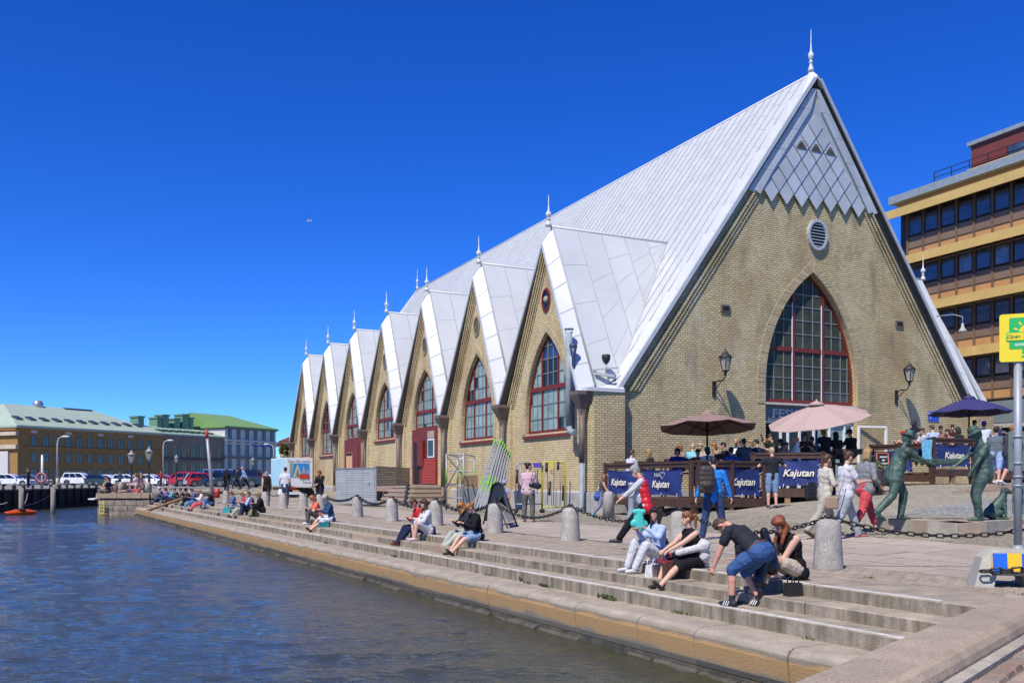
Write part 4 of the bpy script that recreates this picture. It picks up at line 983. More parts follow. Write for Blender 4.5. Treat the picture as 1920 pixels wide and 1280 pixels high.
# length so that the far corner lands on px 303
def len_to(A, d, px):
    k = (px - 960) / FPX; return (k * A.y - A.x) / (d.x - k * d.y)
def zat(py, Y): return CAMZ + (HY - py) / FPX * Y
L0 = len_to(A0, dv, 303); Yb = 158
zz = lambda py: zat(py, Yb)
ob_, OF = facade_building('ochre_building', 'long ochre rendered building with pale green copper roof across the canal at the left edge', 'building', A0, dv, L0, 26, .4, zz(797), zz(759) + 1.2, M_ochre, M_copper,
    [(zz(825), 1.75, 1.15), (zz(856), 1.65, 1.15), (zz(889), 1.9, 1.25)], 12, [(zz(838), .35, .25, M_ocht), (zz(800.5), .8, .35, M_ocht)], rooflights=11, x_off=3.0)
for i in range(12):
    x = 3 + i * (L0 - 6) / 11; mb = MB(); mb.ob(OF(x, .02, zz(805.5)), dv * .6, V(dv.y, -dv.x, 0) * .05, (0, 0, .38)); mb.build('attic_vent', M_grey if i % 3 else M_pale, ob_)
mb = MB(); c = OF(L0 * .42, -13, zz(759) + 1.2); mb.lathe([(1.0, -.8), (.95, .5), (.7, 1.0), (.5, 1.05)], c, 18); mb.build('ventilator', mat('zinc', (.45, .46, .48), .35, .6), ob_)
mb = MB(); mb.ob(c + dv * 8 + V(0, 0, -.5), dv * 3, V(dv.y, -dv.x, 0) * 1, (0, 0, .5)); mb.build('plant_box', M_soff, ob_)
# lit side trims on the end wall: cornices and a tall pale door bay
nO = V(dv.y, -dv.x, 0)
for z, h in ((812, .3), (837, .35)):
    mb = MB(); mb.ob(OF(-.25, -6, zz(z)), dv * .25, nO * 6.2, (0, 0, h)); mb.build('lit_cornice', M_trim, ob_)
mb = MB(); mb.ob(OF(-.2, -5.0, zz(875)), dv * .12, nO * 2.8, (0, 0, 2.7)); mb.build('pale_portal', M_pale, ob_)
# grey middle building
A1 = OF(L0, -.6, 0) + dv * .3; L1 = len_to(A1, dv, 418); z1 = lambda py, px=303: zat(py, A1.y)
gb, GF = facade_building('grey_building', 'lower grey-brown building with green copper roof between the ochre and the pale building', 'building', A1, dv, L1, 16, .4, z1(812), z1(794), M_grey, M_copper,
    [(z1(843), 2.6, 1.25), (z1(878), 2.6, 1.4)], 7, [(z1(859), .4, .4, M_soff), (z1(818), .3, .25, M_grey)], hips=(0, 0), rooflights=8, frame=M_ocht)
for x, zt, w in ((1, 780, .7), (L1 * .34, 782, .6), (L1 * .44, 777, .8), (L1 * .62, 784, .7), (L1 * .76, 776, .9), (L1 * .86, 782, .5)):
    mb = MB(); zc = zat(zt, A1.y + x * .8); mb.ob(GF(x, -8, (zc + z1(800)) / 2), dv * w, nO * 1.2, (0, 0, (zc - z1(800)) / 2)); mb.ob(GF(x, -8, zc + .15), dv * (w + .2), nO * 1.4, (0, 0, .15)); mb.build('chimney', mat('copper_dark', (.15, .28, .18), .6), gb)
# pale building with green roof
A2 = GF(L1, .3, 0) + dv * .3; L2 = len_to(A2, dv, 517); z2 = lambda py: zat(py, A2.y)
pb, PF = facade_building('pale_office_building', 'pale grey three storey building with bright green roof and blue lettering near the hall', 'building', A2, dv, L2, 20, .4, z2(798), z2(770), M_pale, M_copper2,
    [(z2(815.5), 3.0, 1.1), (z2(846), 3.2, 1.1), (z2(875), 3.2, 1.1)], 6, [(z2(824.5), .35, .35, M_pale), (z2(857), .45, .5, M_wfr), (z2(801), .5, .3, M_wfr)], hips=(0, 1), frame=M_wfr)
nd = mat('blue_letters', (.01, .07, .45), .5, 0, .05)
nw = 17 / FPX * PF(L2 * .6, 0, 0).y; text('Nordea', nw / 2.9, nd, pb, PF(L2 * .64, .2, z2(832.5)), dv, UP, sx=1.9, bold=.02)
mb = MB(); mb.ob(PF(L2 * .86, .2, z2(831.5)), dv * .8, nO * .1, (0, 0, nw * .12)); mb.build('blue_emblem', nd, pb)
for i in range(6): pass
# tan house behind the hall with foliage in front
A3 = AT(532, 112); hb, HF = facade_building('tan_house', 'small tan house with dark red roof edge behind the far end of the market hall', 'house', A3, V(1, .3, 0), 14, 10, .4, zat(826, 112), zat(806, 112), mat('tan_render', (.55, .38, .16), .9), mat('red_roof', (.18, .05, .04), .8), [(4, 1.4, .9)], 4, [], frame=M_trim)
# leafy shrub at the end of the hall
def crown(name, label, cat, base, blobs, n, leaf, mats, trunk_r=.1, group=None, rseed=1):
    t = thing(name, label, cat, tuple(base), group); rr = random.Random(rseed); base = Vector(base)
    mb = MB(); top = max(b[2] for b in blobs)
    mb.tube([base, base + V(.05, 0, top * .5), base + V(-.05, .1, top * .9)], [trunk_r, trunk_r * .7, trunk_r * .3], 7)
    for x, y, z, r in blobs[:8]: mb.tube([base + V(0, 0, top * .4), base + V(x * .6, y * .6, z * .75), base + V(x, y, z)], [trunk_r * .5, trunk_r * .3, .02], 5)
    mb.build('trunk', mat('bark', (.12, .085, .055), .9, 0, .2, 8, .4), t)
    for mi, m in enumerate(mats):
        mb = MB()
        for q in range(n // len(mats)):
            x, y, z, r = rr.choice(blobs); d = V(rr.gauss(0, 1), rr.gauss(0, 1), rr.gauss(0, .8)).normalized() * r * rr.uniform(.45, 1.08)
            c = base + V(x, y, z) + d; a = V(rr.gauss(0, 1), rr.gauss(0, 1), rr.gauss(0, .6)).normalized(); b = a.cross(V(rr.gauss(0, 1), rr.gauss(0, 1), rr.gauss(0, 1))).normalized()
            s = leaf * rr.uniform(.6, 1.3); mb.add([c - a * s, c + b * s * .55, c + a * s, c - b * s * .55], [(0, 1, 2, 3)])
        mb.build('crown', m, t, kind=None)
    return t
M_lf1 = mat('leaf_dark', (.045, .085, .02), .6, 0, .2, 1); M_lf2 = mat('leaf_light', (.12, .15, .035), .6, 0, .2, 1); M_lf3 = mat('leaf_yellow', (.26, .20, .06), .6, 0, .2, 1)
crown('leafy_shrub', 'yellow-green climbing shrub in front of the tan house at the end of the hall', 'shrub', AT(545, 96, .5), [(0, 0, 1.5, 1.2), (.5, 0, 3, 1.1), (1.0, 0, 4.2, 1.0), (.2, .3, 2.4, 1.2), (-.6, 0, 4.0, .6), (1.5, 0, 5, .6)], 3000, .16, [M_lf2, M_lf3, M_lf1])
# modern office block on the right -----------------------------------------
KM = 64.0
def M_(u, o, z): p = V(KM - .4743 * 72, 72, 0) - DS * u - V(.9035, .4286, 0) * o; return V(p.x, p.y, z)   # u from the far end towards the camera, o outward
mo = thing('office_block', 'modern office block with yellow sunshades and ribbon windows behind the hall on the right', 'office block', tuple(M_(0, 0, 1)))
M_aw = mat('yellow_sunshade', (.62, .42, .13), .6, 0, .08, 1); M_or = mat('orange_panel', (.50, .265, .10), .6, 0, .08, .6, rnd=.04); M_bp = mat('brown_panel', (.21, .14, .09), .6, 0, .1, .6, rnd=.06)
M_fr = mat('dark_frame', (.035, .025, .02), .5); M_og = glass('office_glass', (.07, .11, .19), .05); M_ogl = glass('office_glass_blind', (.16, .22, .30), .08); M_oxr = mat('oxblood_metal', (.19, .04, .03), .6, 0, .1, 1)
UL = 27.0; zb0 = 7.3; sh = 3.75
mb = MB()
mb.ob(M_(UL / 2, -5, 12), DS * (UL / 2), V(.9035, .4286, 0) * 4.8, (0, 0, 11)); mb.build('body', M_fr, mo)
mb = MB(); mb.ob(M_(UL / 2, -4.6, 22.7), DS * (UL / 2 + .3), V(.9035, .4286, 0) * 5.4, (0, 0, .28)); mb.build('parapet', M_pipebl, mo)
md = 1.45; nU = int(UL / md)
for f in range(4):
    za = 21.75 - sh * f           # sunshade level
    mb = MB()
    for q in range(5): mb.ob(M_(UL / 2 - .4, .25 + q * .19, za - .02 - q * .05), DS * (UL / 2 + .5), V(.9035, .4286, 0) * .10, (0, 0, .06))
    mb.ob(M_(UL / 2 - .4, 1.18, za - .28), DS * (UL / 2 + .5), V(.9035, .4286, 0) * .05, (0, 0, .32)); s_ = mb.build('sunshade', M_aw, mo)
    for i in range(nU):
        uc = UL - (i + .5) * md
        b_ = MB(); b_.ob(M_(uc, .02, za - 1.27), DS * (md / 2 - .12), NS * .03, (0, 0, .72)); w_ = b_.build('window', M_fr, mo)
        b_ = MB(); b_.ob(M_(uc, .06, za - 1.27), DS * (md / 2 - .22), NS * .02, (0, 0, .62)); b_.build('pane', M_ogl if R.random() < .12 else M_og, w_)
        b_ = MB(); b_.ob(M_(uc, .03, za - 2.5), DS * (md / 2 - .08), NS * .03, (0, 0, .43)); b_.build('brown_panel', M_bp, mo)
        b_ = MB(); b_.ob(M_(uc, .03, za - 3.32), DS * (md / 2 - .08), NS * .03, (0, 0, .38)); b_.build('orange_panel', M_or, mo)
    mb = MB()
    for i in range(nU + 1):
        for dd_ in (-.05, .05): mb.ob(M_(UL - i * md + dd_, .10, za - 1.9), DS * .018, NS * .06, (0, 0, 1.75))
    mb.build('mullion', M_bp, mo)
    mb = MB()
    for q in (-2.95, -3.62): mb.ob(M_(UL / 2, .09, za + q), DS * (UL / 2), NS * .015, (0, 0, .02))
    mb.build('rail', M_fr, mo)
mb = MB(); mb.ob(M_(UL / 2, .1, 22.15), DS * (UL / 2), NS * .05, (0, 0, .25)); mb.build('fascia', M_or, mo)
# penthouse and roof railing
mb = MB(); mb.ob(M_(16.2, -3.2, 24.0), DS * 10.3, V(.9035, .4286, 0) * 2.6, (0, 0, 1.2)); mb.build('penthouse', M_oxr, mo)
mb = MB(); mb.ob(M_(16.2, -.5, 23.3), DS * 10.35, V(.9035, .4286, 0) * .25, (0, 0, .14)); mb.build('penthouse_band', M_aw, mo)
mb = MB(); mb.ob(M_(16.2, -3.2, 25.3), DS * 10.5, V(.9035, .4286, 0) * 2.8, (0, 0, .14)); mb.build('penthouse_cap', M_pipebl, mo)
for i in range(7):
    mb = MB(); mb.ob(M_(9.5 + i * 2.1, -.55, 23.7), DS * .7, NS * .03, (0, 0, .5)); mb.build('penthouse_window', M_ogl if i % 2 else M_og, mo)
mb = MB()
for i in range(14): mb.bar(M_(3.0 + i * 1.5, -.3, 22.9), M_(3.0 + i * 1.5, -.3, 24.1), .06, .06)
for z in (24.1, 23.7, 23.3): mb.bar(M_(3.0, -.3, z), M_(24, -.3, z), .05, .05)
mb.build('roof_railing', M_fr, mo)
# ground floor
mb = MB(); mb.ob(M_(UL / 2, .3, 5.9), DS * (UL / 2), NS * .25, (0, 0, .75)); mb.build('glass_fascia', mat('grey_green_glass', (.17, .22, .21), .15), mo)
mb = MB(); mb.ob(M_(UL / 2, .4, 4.95), DS * (UL / 2), NS * .35, (0, 0, .14)); mb.build('canopy_edge', M_plinth, mo)
for i in range(9):
    mb = MB(); mb.ob(M_(2 + i * 3.1, .1, 3.0), DS * 1.45, NS * .03, (0, 0, 1.85)); mb.build('shop_window', M_paned, mo)
    mb = MB(); mb.ob(M_(.5 + i * 3.1, .2, 3.0), DS * .07, NS * .1, (0, 0, 1.9)); mb.build('shop_mullion', M_pipebl, mo)
# white notice board with a no-parking like sign in front of the shop
nb = thing('notice_board', 'white board with a crossed circle drawing under the navy parasol', 'board', AT(1856, 44, 1.1))
c = AT(1856, 44, 2.95); mb = MB(); mb.ob(c, (.32, 0, 0), (0, .03, 0), (0, 0, .42)); mb.bar(c + V(-.3, 0, -.4), c + V(-.3, 0, -1.85), .05, .05); mb.bar(c + V(.3, 0, -.4), c + V(.3, 0, -1.85), .05, .05); mb.build('board', M_white, nb)
mb = MB(); k = 20
mb.tube([c + V(.2 * math.cos(2 * math.pi * i / k), -.04, .2 * math.sin(2 * math.pi * i / k)) for i in range(k + 1)], .015, 4); mb.bar(c + V(-.14, -.04, -.14), c + V(.14, -.04, .14), .03, .01); mb.bar(c + V(.14, -.04, -.14), c + V(-.14, -.04, .14), .03, .01); mb.build('crossed_circle', M_pipebl, nb)
# bit of a tree on the roof terrace
crown('roof_tree', 'small green tree top on the office roof at the upper right edge', 'tree', tuple(M_(10.3, -4.2, 25.4)), [(0, 0, 1.0, .6), (.3, 0, 1.5, .5), (-.5, 0, .8, .4)], 500, .12, [M_lf1, M_lf2], .05, rseed=4)

# ---------------- street lamps, mast, piles ----------------
M_post = mat('grey_post', (.33, .35, .37), .5, .2, .1, 3); M_cream_lamp = mat('pale_lamp_post', (.50, .45, .36), .7, 0, .1, 1)
def cobra(px, Y, ptop, arm, label):
    b = AT(px, Y, .57); t = thing('street_lamp', label, 'street lamp', tuple(b), 'tall curved street lamps'); zt = zat(ptop, Y)
    mb = MB(); mb.tube([b, b + V(0, 0, .9)], .14, 8); mb.tube([b + V(0, 0, .9), V(b.x, b.y, zt - .7), V(b.x + arm * .15, b.y, zt - .15), V(b.x + arm * .5, b.y, zt), V(b.x + arm, b.y, zt + .05)], [.09, .065, .06, .05, .05], 8); mb.build('post', M_cream_lamp, t)
    mb = MB(); mb.ball((b.x + arm * 1.1, b.y, zt + .05), .28, 10, sx=1.5, sz=.35); mb.build('lamp_head', M_white, t)
cobra(107.5, 92, 819, .75, 'tall pale street lamp with curved arm in front of the ochre building')
cobra(306, 110, 826, .75, 'pale street lamp with curved arm before the grey building')
cobra(513, 130, 833, -.9, 'thin pale street lamp with arm to the left by the pale building')
def candelabra(px, Y, ptop, label, zb=None):
    zb = .42 if zb is None else zb; b = AT(px, Y, zb); t = thing('lamp_post', label, 'lamp post', tuple(b), 'old fashioned black lamp posts'); zt = zat(ptop, Y); H = zt - zb - 1.0
    mb = MB(); mb.lathe([(.17, 0), (.17, .5), (.10, .6), (.08, 1.0), (.055, H * .6), (.05, H - .1), (.10, H), (.03, H + .05)], b, 10)
    mb.lathe([(.03, 0), (.11, .04), (.11, .1), (.03, .14)], b + V(0, 0, H * .62), 10); mb.build('post', M_iron, t)
    lantern(t, b + V(0, 0, H + .15), .78, m=mat('lamp_paint', (.3, .3, .3), .5))
candelabra(246.5, 63, 842, 'lamp post nearer the canal on the pier head, left of its twin')
candelabra(279.5, 61.5, 836, 'lamp post on the pier head, the taller right one')
candelabra(331, 100, 851, 'lamp post in the car park before the grey building', .57)
candelabra(474, 100, 856, 'lamp post behind the dark car by the pale building', .57)
# tall leaning mast with red top
b = on(400, 52); t = thing('mast', 'tall thin grey mast with red tip leaning slightly by the bollards', 'mast', tuple(b))
top = AT(387, 52, zat(805, 52)); mb = MB(); mb.tube([b, b.lerp(top, .95)], [.11, .08], 8); mb.build('pole', M_post, t); mb = MB(); mb.tube([b.lerp(top, .88), top], [.10, .08], 8); mb.build('red_tip', mat('signal_red', (.5, .03, .02), .5), t)
mb = MB(); c = b + V(.25, -.1, .55); mb.lathe([(.05, 0), (.16, .02), (.16, .5), (.05, .52)], c - V(0, 0, .3), 10); mb.build('lifebuoy', MATS['signal_red'], t)
b = AT(79, 70, .6); t = thing('life_post', 'white slotted post with a round red life ring on the far quay', 'post', tuple(b))
mb = MB(); mb.tube([b, b + V(0, 0, 2.55)], .07, 6)
for i in range(8): mb.bar(b + V(-.12, 0, 1.0 + i * .18), b + V(.12, 0, 1.0 + i * .18), .03, .03)
mb.build('post', M_white, t)
mb = MB(); k = 16; mb.tube([b + V(.34 * math.cos(2 * math.pi * i / k), -.1, .85 + .34 * math.sin(2 * math.pi * i / k)) for i in range(k + 1)], .07, 6, cap=False); mb.build('life_ring', mat('faded_red', (.5, .16, .16), .6), t)
# piles and fender posts at the far quay
M_tim = MATS['weathered_timber']
for px, Y, pt in ((40, 60, 914), (99.5, 62, 912)):
    b = AT(px, Y, -1.6); mb = MB(); mb.tube([b, V(b.x, b.y, zat(pt, Y))], [.17, .15], 9); mb.build('mooring_pile', M_tim, label='wooden mooring pile in the water, %s one' % ('left' if px < 60 else 'right'), cat='pile', group='mooring piles')
for i in range(15):
    y = 64 + i * 1.55; x = -35.6 - (y - 62) * .064; mb = MB(); mb.ob((x + .08, y, .1), (.07, 0, 0), (0, .07, 0), (0, 0, .8)); mb.build('fender_post', M_fq, fq)
for px in (10, 64, 76, 115, 129, 165, 194):
    Y = 60 + px * .12; b = AT(px, Y, .6); mb = MB(); mb.tube([V(-35.7 - (Y - 62) * .064, Y, .6), V(-35.7 - (Y - 62) * .064, Y, 1.05)], .11, 7); mb.build('quay_bollard', M_tim, label='short bollard on the far quay edge, %s' % {10: 'at the left frame edge', 64: 'left of the life ring post', 76: 'right at the life ring post', 115: 'just right of the tall curved lamp', 129: 'below the white sport utility car', 165: 'below the white hatchback', 194: 'nearest the pier head'}[px], cat='bollard', group='short bollards along the far quay')
for a, b_, sag in (((-35.4, 63, .3), (-33.0, 61, -.2), .35), ((-35.8, 69, .3), (-32.5, 62, -.3), .3), ((-36.2, 74, .4), (-35.5, 68, -.6), .2)):
    a, b_ = Vector(a), Vector(b_); mb = MB(); mb.tube([a.lerp(b_, i / 8) - V(0, 0, sag * 4 * (i / 8) * (1 - i / 8)) for i in range(9)], .03, 5); mb.build('mooring_rope', mat('rope', (.35, .31, .25)), label='slack mooring rope on the far quay wall, %s' % ('by the orange kayak' if sag == .35 else 'middle one running to a pile' if sag == .3 else 'short one nearest the pier head'), cat='rope', group='mooring ropes')
# orange kayak
t = thing('kayak', 'orange kayak floating by the far quay wall', 'kayak', tuple(AT(40, 59, WZ)))
a, c = AT(9, 58.5, WZ + .10), AT(70, 60.5, WZ + .12); mb = MB(); d = (c - a); mb.tube([a + V(0, 0, .08), a + d * .12, a + d * .3, a + d * .5, a + d * .75, a + d * .9, c + V(0, 0, .08)], [.02, .15, .22, .25, .2, .13, .02], 12); mb.build('hull', mat('orange_plastic', (.75, .10, .01), .4), t)
mb = MB(); mb.ball(a + d * .45 + V(0, 0, .2), .25, 12, sx=1.6, sz=.3); mb.build('cockpit', M_dark, t)
# springboard and ladder marks at the pier head
mb = MB(); mb.bar(AT(171, 58.3, .06), AT(192, 59.2, .10), .5, .08); mb.build('springboard', M_white, label='white board sticking out from the pier head over the water', cat='board')
mb = MB(); c = AT(186.5, 58.2, 0); mb.bar(c, c + V(0, 0, -.9), .05, .05); mb.bar(c + V(.28, 0, 0), c + V(.28, 0, -.9), .05, .05)
for i in range(4): mb.bar(c + V(0, 0, -.15 - i * .22), c + V(.28, 0, -.15 - i * .22), .04, .04)
mb.build('ladder', mat('safety_yellow', (.65, .60, .03), .5), label='yellow ladder on the corner of the stone pier head', cat='ladder')
# wooden ramp over the steps
mb = MB(); a, c = Q(52.5, 7.1, -.36), Q(57.0, 8.6, .42); mb.bar(Q(55, 6.7, -.42), Q(52.0, 8.7, .5), .35, .06); mb.build('wooden_plank', mat('plank', (.42, .22, .09), .7, 0, .2, 4), label='brown wooden plank lying sloping over the far steps', cat='plank')

# ---------------- cars ----------------
M_tyre = mat('tyre', (.015, .015, .015), .8); M_rim = mat('rim', (.35, .35, .36), .35, .7); M_cgl = glass('car_glass', (.012, .014, .016), .04)
M_tl = mat('tail_light', (.35, .01, .01), .2); M_hl = mat('head_light', (.6, .6, .62), .1)
def paint(n, c): return mat('paint_' + n, c, .25, 0, .02, 1, coat=.8)
def make_car(label, m, L=4.5, Wd=1.8, H=1.5, kind='hatch'):
    t = thing('parked_car', label, 'car', (0, 0, 0), 'cars parked across the square')
    h = L / 2; bl = H * .58     # belt line
    if kind == 'suv': roof = [(-.46, .60), (-.40, 1.0), (.05, 1.0), (.22, .62)]
    elif kind == 'wagon': roof = [(-.485, .60), (-.43, .99), (-.02, 1.0), (.18, .62)]
    elif kind == 'van': roof = [(-.495, .60), (-.48, 1.0), (.18, 1.0), (.34, .62)]
    elif kind == 'sedan': roof = [(-.36, .62), (-.24, 1.0), (.02, 1.0), (.18, .62)]
    else: roof = [(-.47, .60), (-.40, .96), (-.05, 1.0), (.20, .62)]
    low = [(-.5, .18), (-.5, .42), (-.485, .60), (.20 if kind != 'van' else .34, .62), (.42, .53), (.49, .42), (.5, .18)]
    def sect(pts, w0, w1, mb, mi=0):   # symmetric loft across the width, rounded shoulders
        n = len(pts); vs = []
        for f, ww in ((0, w1), (0, w0)): pass
        ys = [(-1.0, .97), (-.93, 1.0), (.93, 1.0), (1.0, .97)]
        for yy, sc_ in ys:
            for x, z in pts:
                zz_ = z; k = 1 if abs(yy) < .99 else 0
                wid = (w0 + (w1 - w0) * max(0, min(1, (z - pts[0][1]) / .4)))
                vs.append(((x * (1 if k else .992)) * L, yy * wid / 2, zz_ * H - (0 if k else .02)))
        fs = []
        for a in range(3):
            for i in range(n - 1): fs.append((a * n + i, (a + 1) * n + i, (a + 1) * n + i + 1, a * n + i + 1))
            fs.append((a * n + n - 1, (a + 1) * n + n - 1, (a + 1) * n, a * n))
        fs += [tuple(range(n)), tuple(3 * n + i for i in reversed(range(n)))]
        mb.add(vs, fs, mi)
    mb = MB(); sect(low, Wd, Wd * .98, mb); body = mb.build('body', m, t)
    mb = MB(); sect([(roof[0][0] + .005, .585)] + roof + [(roof[3][0] - .01, .585)], Wd * .96, Wd * .80, mb); cab = mb.build('cabin', m, t)
    g = MB()
    for sd in (-1, 1):
        pts = [(roof[0][0] + .035, .63), (roof[1][0] + .02, .93), (roof[2][0] - .01, .93), (roof[3][0] - .04, .63)]
        for (a0, a1) in ((0, .3), (.325, .62), (.645, 1)):
            lo0 = pts[0][0] + (pts[3][0] - pts[0][0]) * a0; lo1 = pts[0][0] + (pts[3][0] - pts[0][0]) * a1; hi0 = pts[1][0] + (pts[2][0] - pts[1][0]) * a0; hi1 = pts[1][0] + (pts[2][0] - pts[1][0]) * a1
            def yy(z): return sd * (Wd / 2 * (.965 - (z - .6) * .40) + .012)
            q = [(lo0 * L, yy(.63), .63 * H), (lo1 * L, yy(.63), .63 * H), (hi1 * L, yy(.93), .93 * H), (hi0 * L, yy(.93), .93 * H)]
            g.add(q if sd < 0 else q[::-1], [(0, 1, 2, 3)])
    for (xa, za, xb, zb_, s_) in ((roof[3][0], .64, roof[2][0], .97, 1), (roof[0][0], .64, roof[1][0], .95, -1)):
        w_ = Wd * .40; q = [(xa * L + s_ * .015, -w_, za * H), (xa * L + s_ * .015, w_, za * H), (xb * L + s_ * .015, w_ * .88, zb_ * H), (xb * L + s_ * .015, -w_ * .88, zb_ * H)]
        g.add(q if s_ > 0 else q[::-1], [(0, 1, 2, 3)])
    g.build('window', M_cgl, t)
    for x in (-.31, .315):
        for sd in (-1, 1):
            w = MB(); r = .33 if H < 1.6 else .37; c = V(x * L, sd * (Wd / 2 - .10), r)
            n = 18; 
            for rr_, a_, b_, mm in ((r, -.11, .11, 0), ):
                vs = [c + V(rr_ * math.cos(2 * math.pi * i / n), s2, rr_ * math.sin(2 * math.pi * i / n)) for s2 in (a_, b_) for i in range(n)]
                w.add(vs, [(i, (i + 1) % n, n + (i + 1) % n, n + i) for i in range(n)] + [tuple(reversed(range(n))), tuple(range(n, 2 * n))])
            wo = w.build('wheel', M_tyre, t)
            w = MB(); 
            for i in range(5):
                a = 2 * math.pi * i / 5; w.bar(c + V(0, sd * .115, 0), c + V(r * .62 * math.cos(a), sd * .115, r * .62 * math.sin(a)), .09, .03, V(0, 1, 0))
            vs = [c + V(r * .66 * k2 * math.cos(2 * math.pi * i / n), sd * .113, r * .66 * k2 * math.sin(2 * math.pi * i / n)) for k2 in (.88, 1) for i in range(n)]
            w.add(vs, [(i, (i + 1) % n, n + (i + 1) % n, n + i) for i in range(n)]); w.build('rim', M_rim, wo)
            w = MB(); vs = [(c.x + (r + .07) * math.cos(math.pi * i / 10), sd * (Wd / 2 + .004), c.z + (r + .07) * math.sin(math.pi * i / 10)) for i in range(11)] + [(c.x - r - .07, sd * (Wd / 2 + .004), H * .16), (c.x + r + .07, sd * (Wd / 2 + .004), H * .16)][:2]
            w.add(vs[:11], [tuple(range(11))] if sd < 0 else [tuple(reversed(range(11)))]); w.build('wheel_arch', M_tyre, t)
    for sd in (-1, 1):
        w = MB(); w.ob((L * .455, sd * Wd * .40, H * .49), (.17, 0, 0), (0, .15, 0), (0, 0, .06)); w.build('headlight', M_hl, t)
        w = MB(); w.ob((-L * .488, sd * Wd * .42, H * .56), (.07, 0, 0), (0, .10, 0), (0, 0, .16)); w.build('tail_light', M_tl, t)
        w = MB(); w.ob((L * .15, sd * (Wd / 2 + .08), H * .65), (.07, 0, 0), (0, .09, 0), (0, 0, .07)); w.build('mirror', m, t)
        w = MB()
        for xx in (-.22, -.0, .17): w.ob((xx * L, sd * (Wd / 2 + .002), H * .42), (.006, 0, 0), (0, .006, 0), (0, 0, H * .15))
        w.build('door_line', M_tyre, t)
    w = MB(); w.ob((L * .497, 0, H * .36), (.03, 0, 0), (0, Wd * .25, 0), (0, 0, .09)); w.ob((0, 0, H * .17), (L * .47, 0, 0), (0, Wd * .46, 0), (0, 0, .05)); w.build('lower_trim', M_tyre, t)
    return t
def park(px, Y, rz, label, m, z=.57, **k):
    c = make_car(label, m, **k); c.location = AT(px, Y, z); c.rotation_euler = (0, 0, math.radians(rz)); return c
white = paint('white', (.75, .76, .78)); red = paint('red', (.50, .012, .012)); orr = paint('orange_red', (.60, .06, .015)); black = paint('black', (.012, .013, .017)); navy = paint('navy', (.012, .02, .06)); greyp = paint('grey', (.12, .13, .14)); silver = paint('silver', (.42, .45, .50)); bluep = paint('blue', (.10, .16, .32))
park(25, 118, 3, 'white estate car at the left edge of the far quay', white, kind='wagon', L=4.8, H=1.5)
park(62, 124, 8, 'dark grey car right behind the white estate car', greyp, kind='hatch', L=4.4)
park(152, 128, 0, 'white sport utility car below the ochre building', white, kind='suv', L=4.9, H=1.75, Wd=1.95)
park(191, 124, 10, 'small dark green car between two white cars', paint('dark_green', (.02, .04, .035)), kind='hatch', L=4.0)
park(208, 128, -4, 'white hatchback with its nose towards the pier head', white, kind='hatch', L=4.3)
park(245, 124, 0, 'white car behind the lamp posts', white, kind='wagon')
park(287, 120, -8, 'silver-white car right of the lamp posts', white, kind='hatch')
park(313, 122, 2, 'small orange-red car behind the bollard line', orr, kind='hatch', L=3.9, H=1.5)
park(352, 112, 16, 'red car behind the red estate car', red, kind='hatch', L=4.3)
park(366, 108, 5, 'bright red tall estate car left of the leaning mast', red, kind='suv', L=4.6, H=1.65)
park(372, 121, 0, 'dark car with a roof box behind the red cars', black, kind='wagon', L=4.8, H=1.9)
park(388, 99, 24, 'red hatchback with its nose to the camera', red, kind='hatch', L=4.2)
park(383, 103, 20, 'silver-blue car half behind the red hatchback', silver, kind='hatch', L=4.4)
park(425, 104, -4, 'blue van behind the black sport utility car', bluep, kind='van', L=5.0, H=1.95)
park(447, 92, 183, 'black sport utility car parked across the square', black, kind='suv', L=4.9, H=1.75, Wd=1.95)
park(418, 96, 22, 'dark blue saloon with its nose to the left', navy, kind='sedan', L=4.6)
park(492, 112, -12, 'silver car left of the advertising trailer', silver, kind='hatch', L=4.3)
park(507, 118, 5, 'white car mostly hidden by the advertising trailer', white, kind='hatch')

# ---------------- advertising trailer ----------------
tr = thing('advertising_trailer', 'white box trailer with picture panels standing by the hall', 'trailer', tuple(on(560, 62)))
Yt = 60.0
cA = AT(508, 63.5); cB = AT(537, 60.0); cC = AT(585.5, 60.9); z0t, z1t = zat(911, 61), zat(858, 61)
cA = V(cA.x, cA.y, 0); cB = V(cB.x, cB.y, 0); cC = V(cC.x, cC.y, 0); cD = cA + (cC - cB)
mb = MB(); pts = [cA, cB, cC, cD]
mb.add([p + V(0, 0, z0t) for p in pts] + [p + V(0, 0, z1t) for p in pts], [(3, 2, 1, 0), (4, 5, 6, 7)] + [(i, (i + 1) % 4, (i + 1) % 4 + 4, i + 4) for i in range(4)]); mb.build('box', M_white, tr)
def panel(a, b, x0, x1, za, zb, m, name, out=.012):
    d = (b - a); n_ = V(d.y, -d.x, 0).normalized(); mb = MB(); p0 = a + d * x0 + n_ * out; p1 = a + d * x1 + n_ * out; H_ = z1t - z0t
    mb.ob((p0 + p1) / 2 + V(0, 0, z0t + H_ * (za + zb) / 2), (p1 - p0) / 2, n_ * .006, (0, 0, H_ * (zb - za) / 2)); return mb.build(name, m, tr)
panel(cA, cB, .02, .97, .03, .97, mat('pale_blue_print', (.32, .56, .66), .4, 0, .12, 1.2, col2=(.42, .63, .70)), 'side_picture')
pic = panel(cB, cC, .12, .88, .32, .80, mat('poster_sky', (.04, .28, .65), .4, 0, .1, 2), 'picture')
d = cC - cB; n_ = V(d.y, -d.x, 0).normalized(); H_ = z1t - z0t
def pp(x, z, o=.03): return cB + d * x + n_ * o + V(0, 0, z0t + H_ * z)
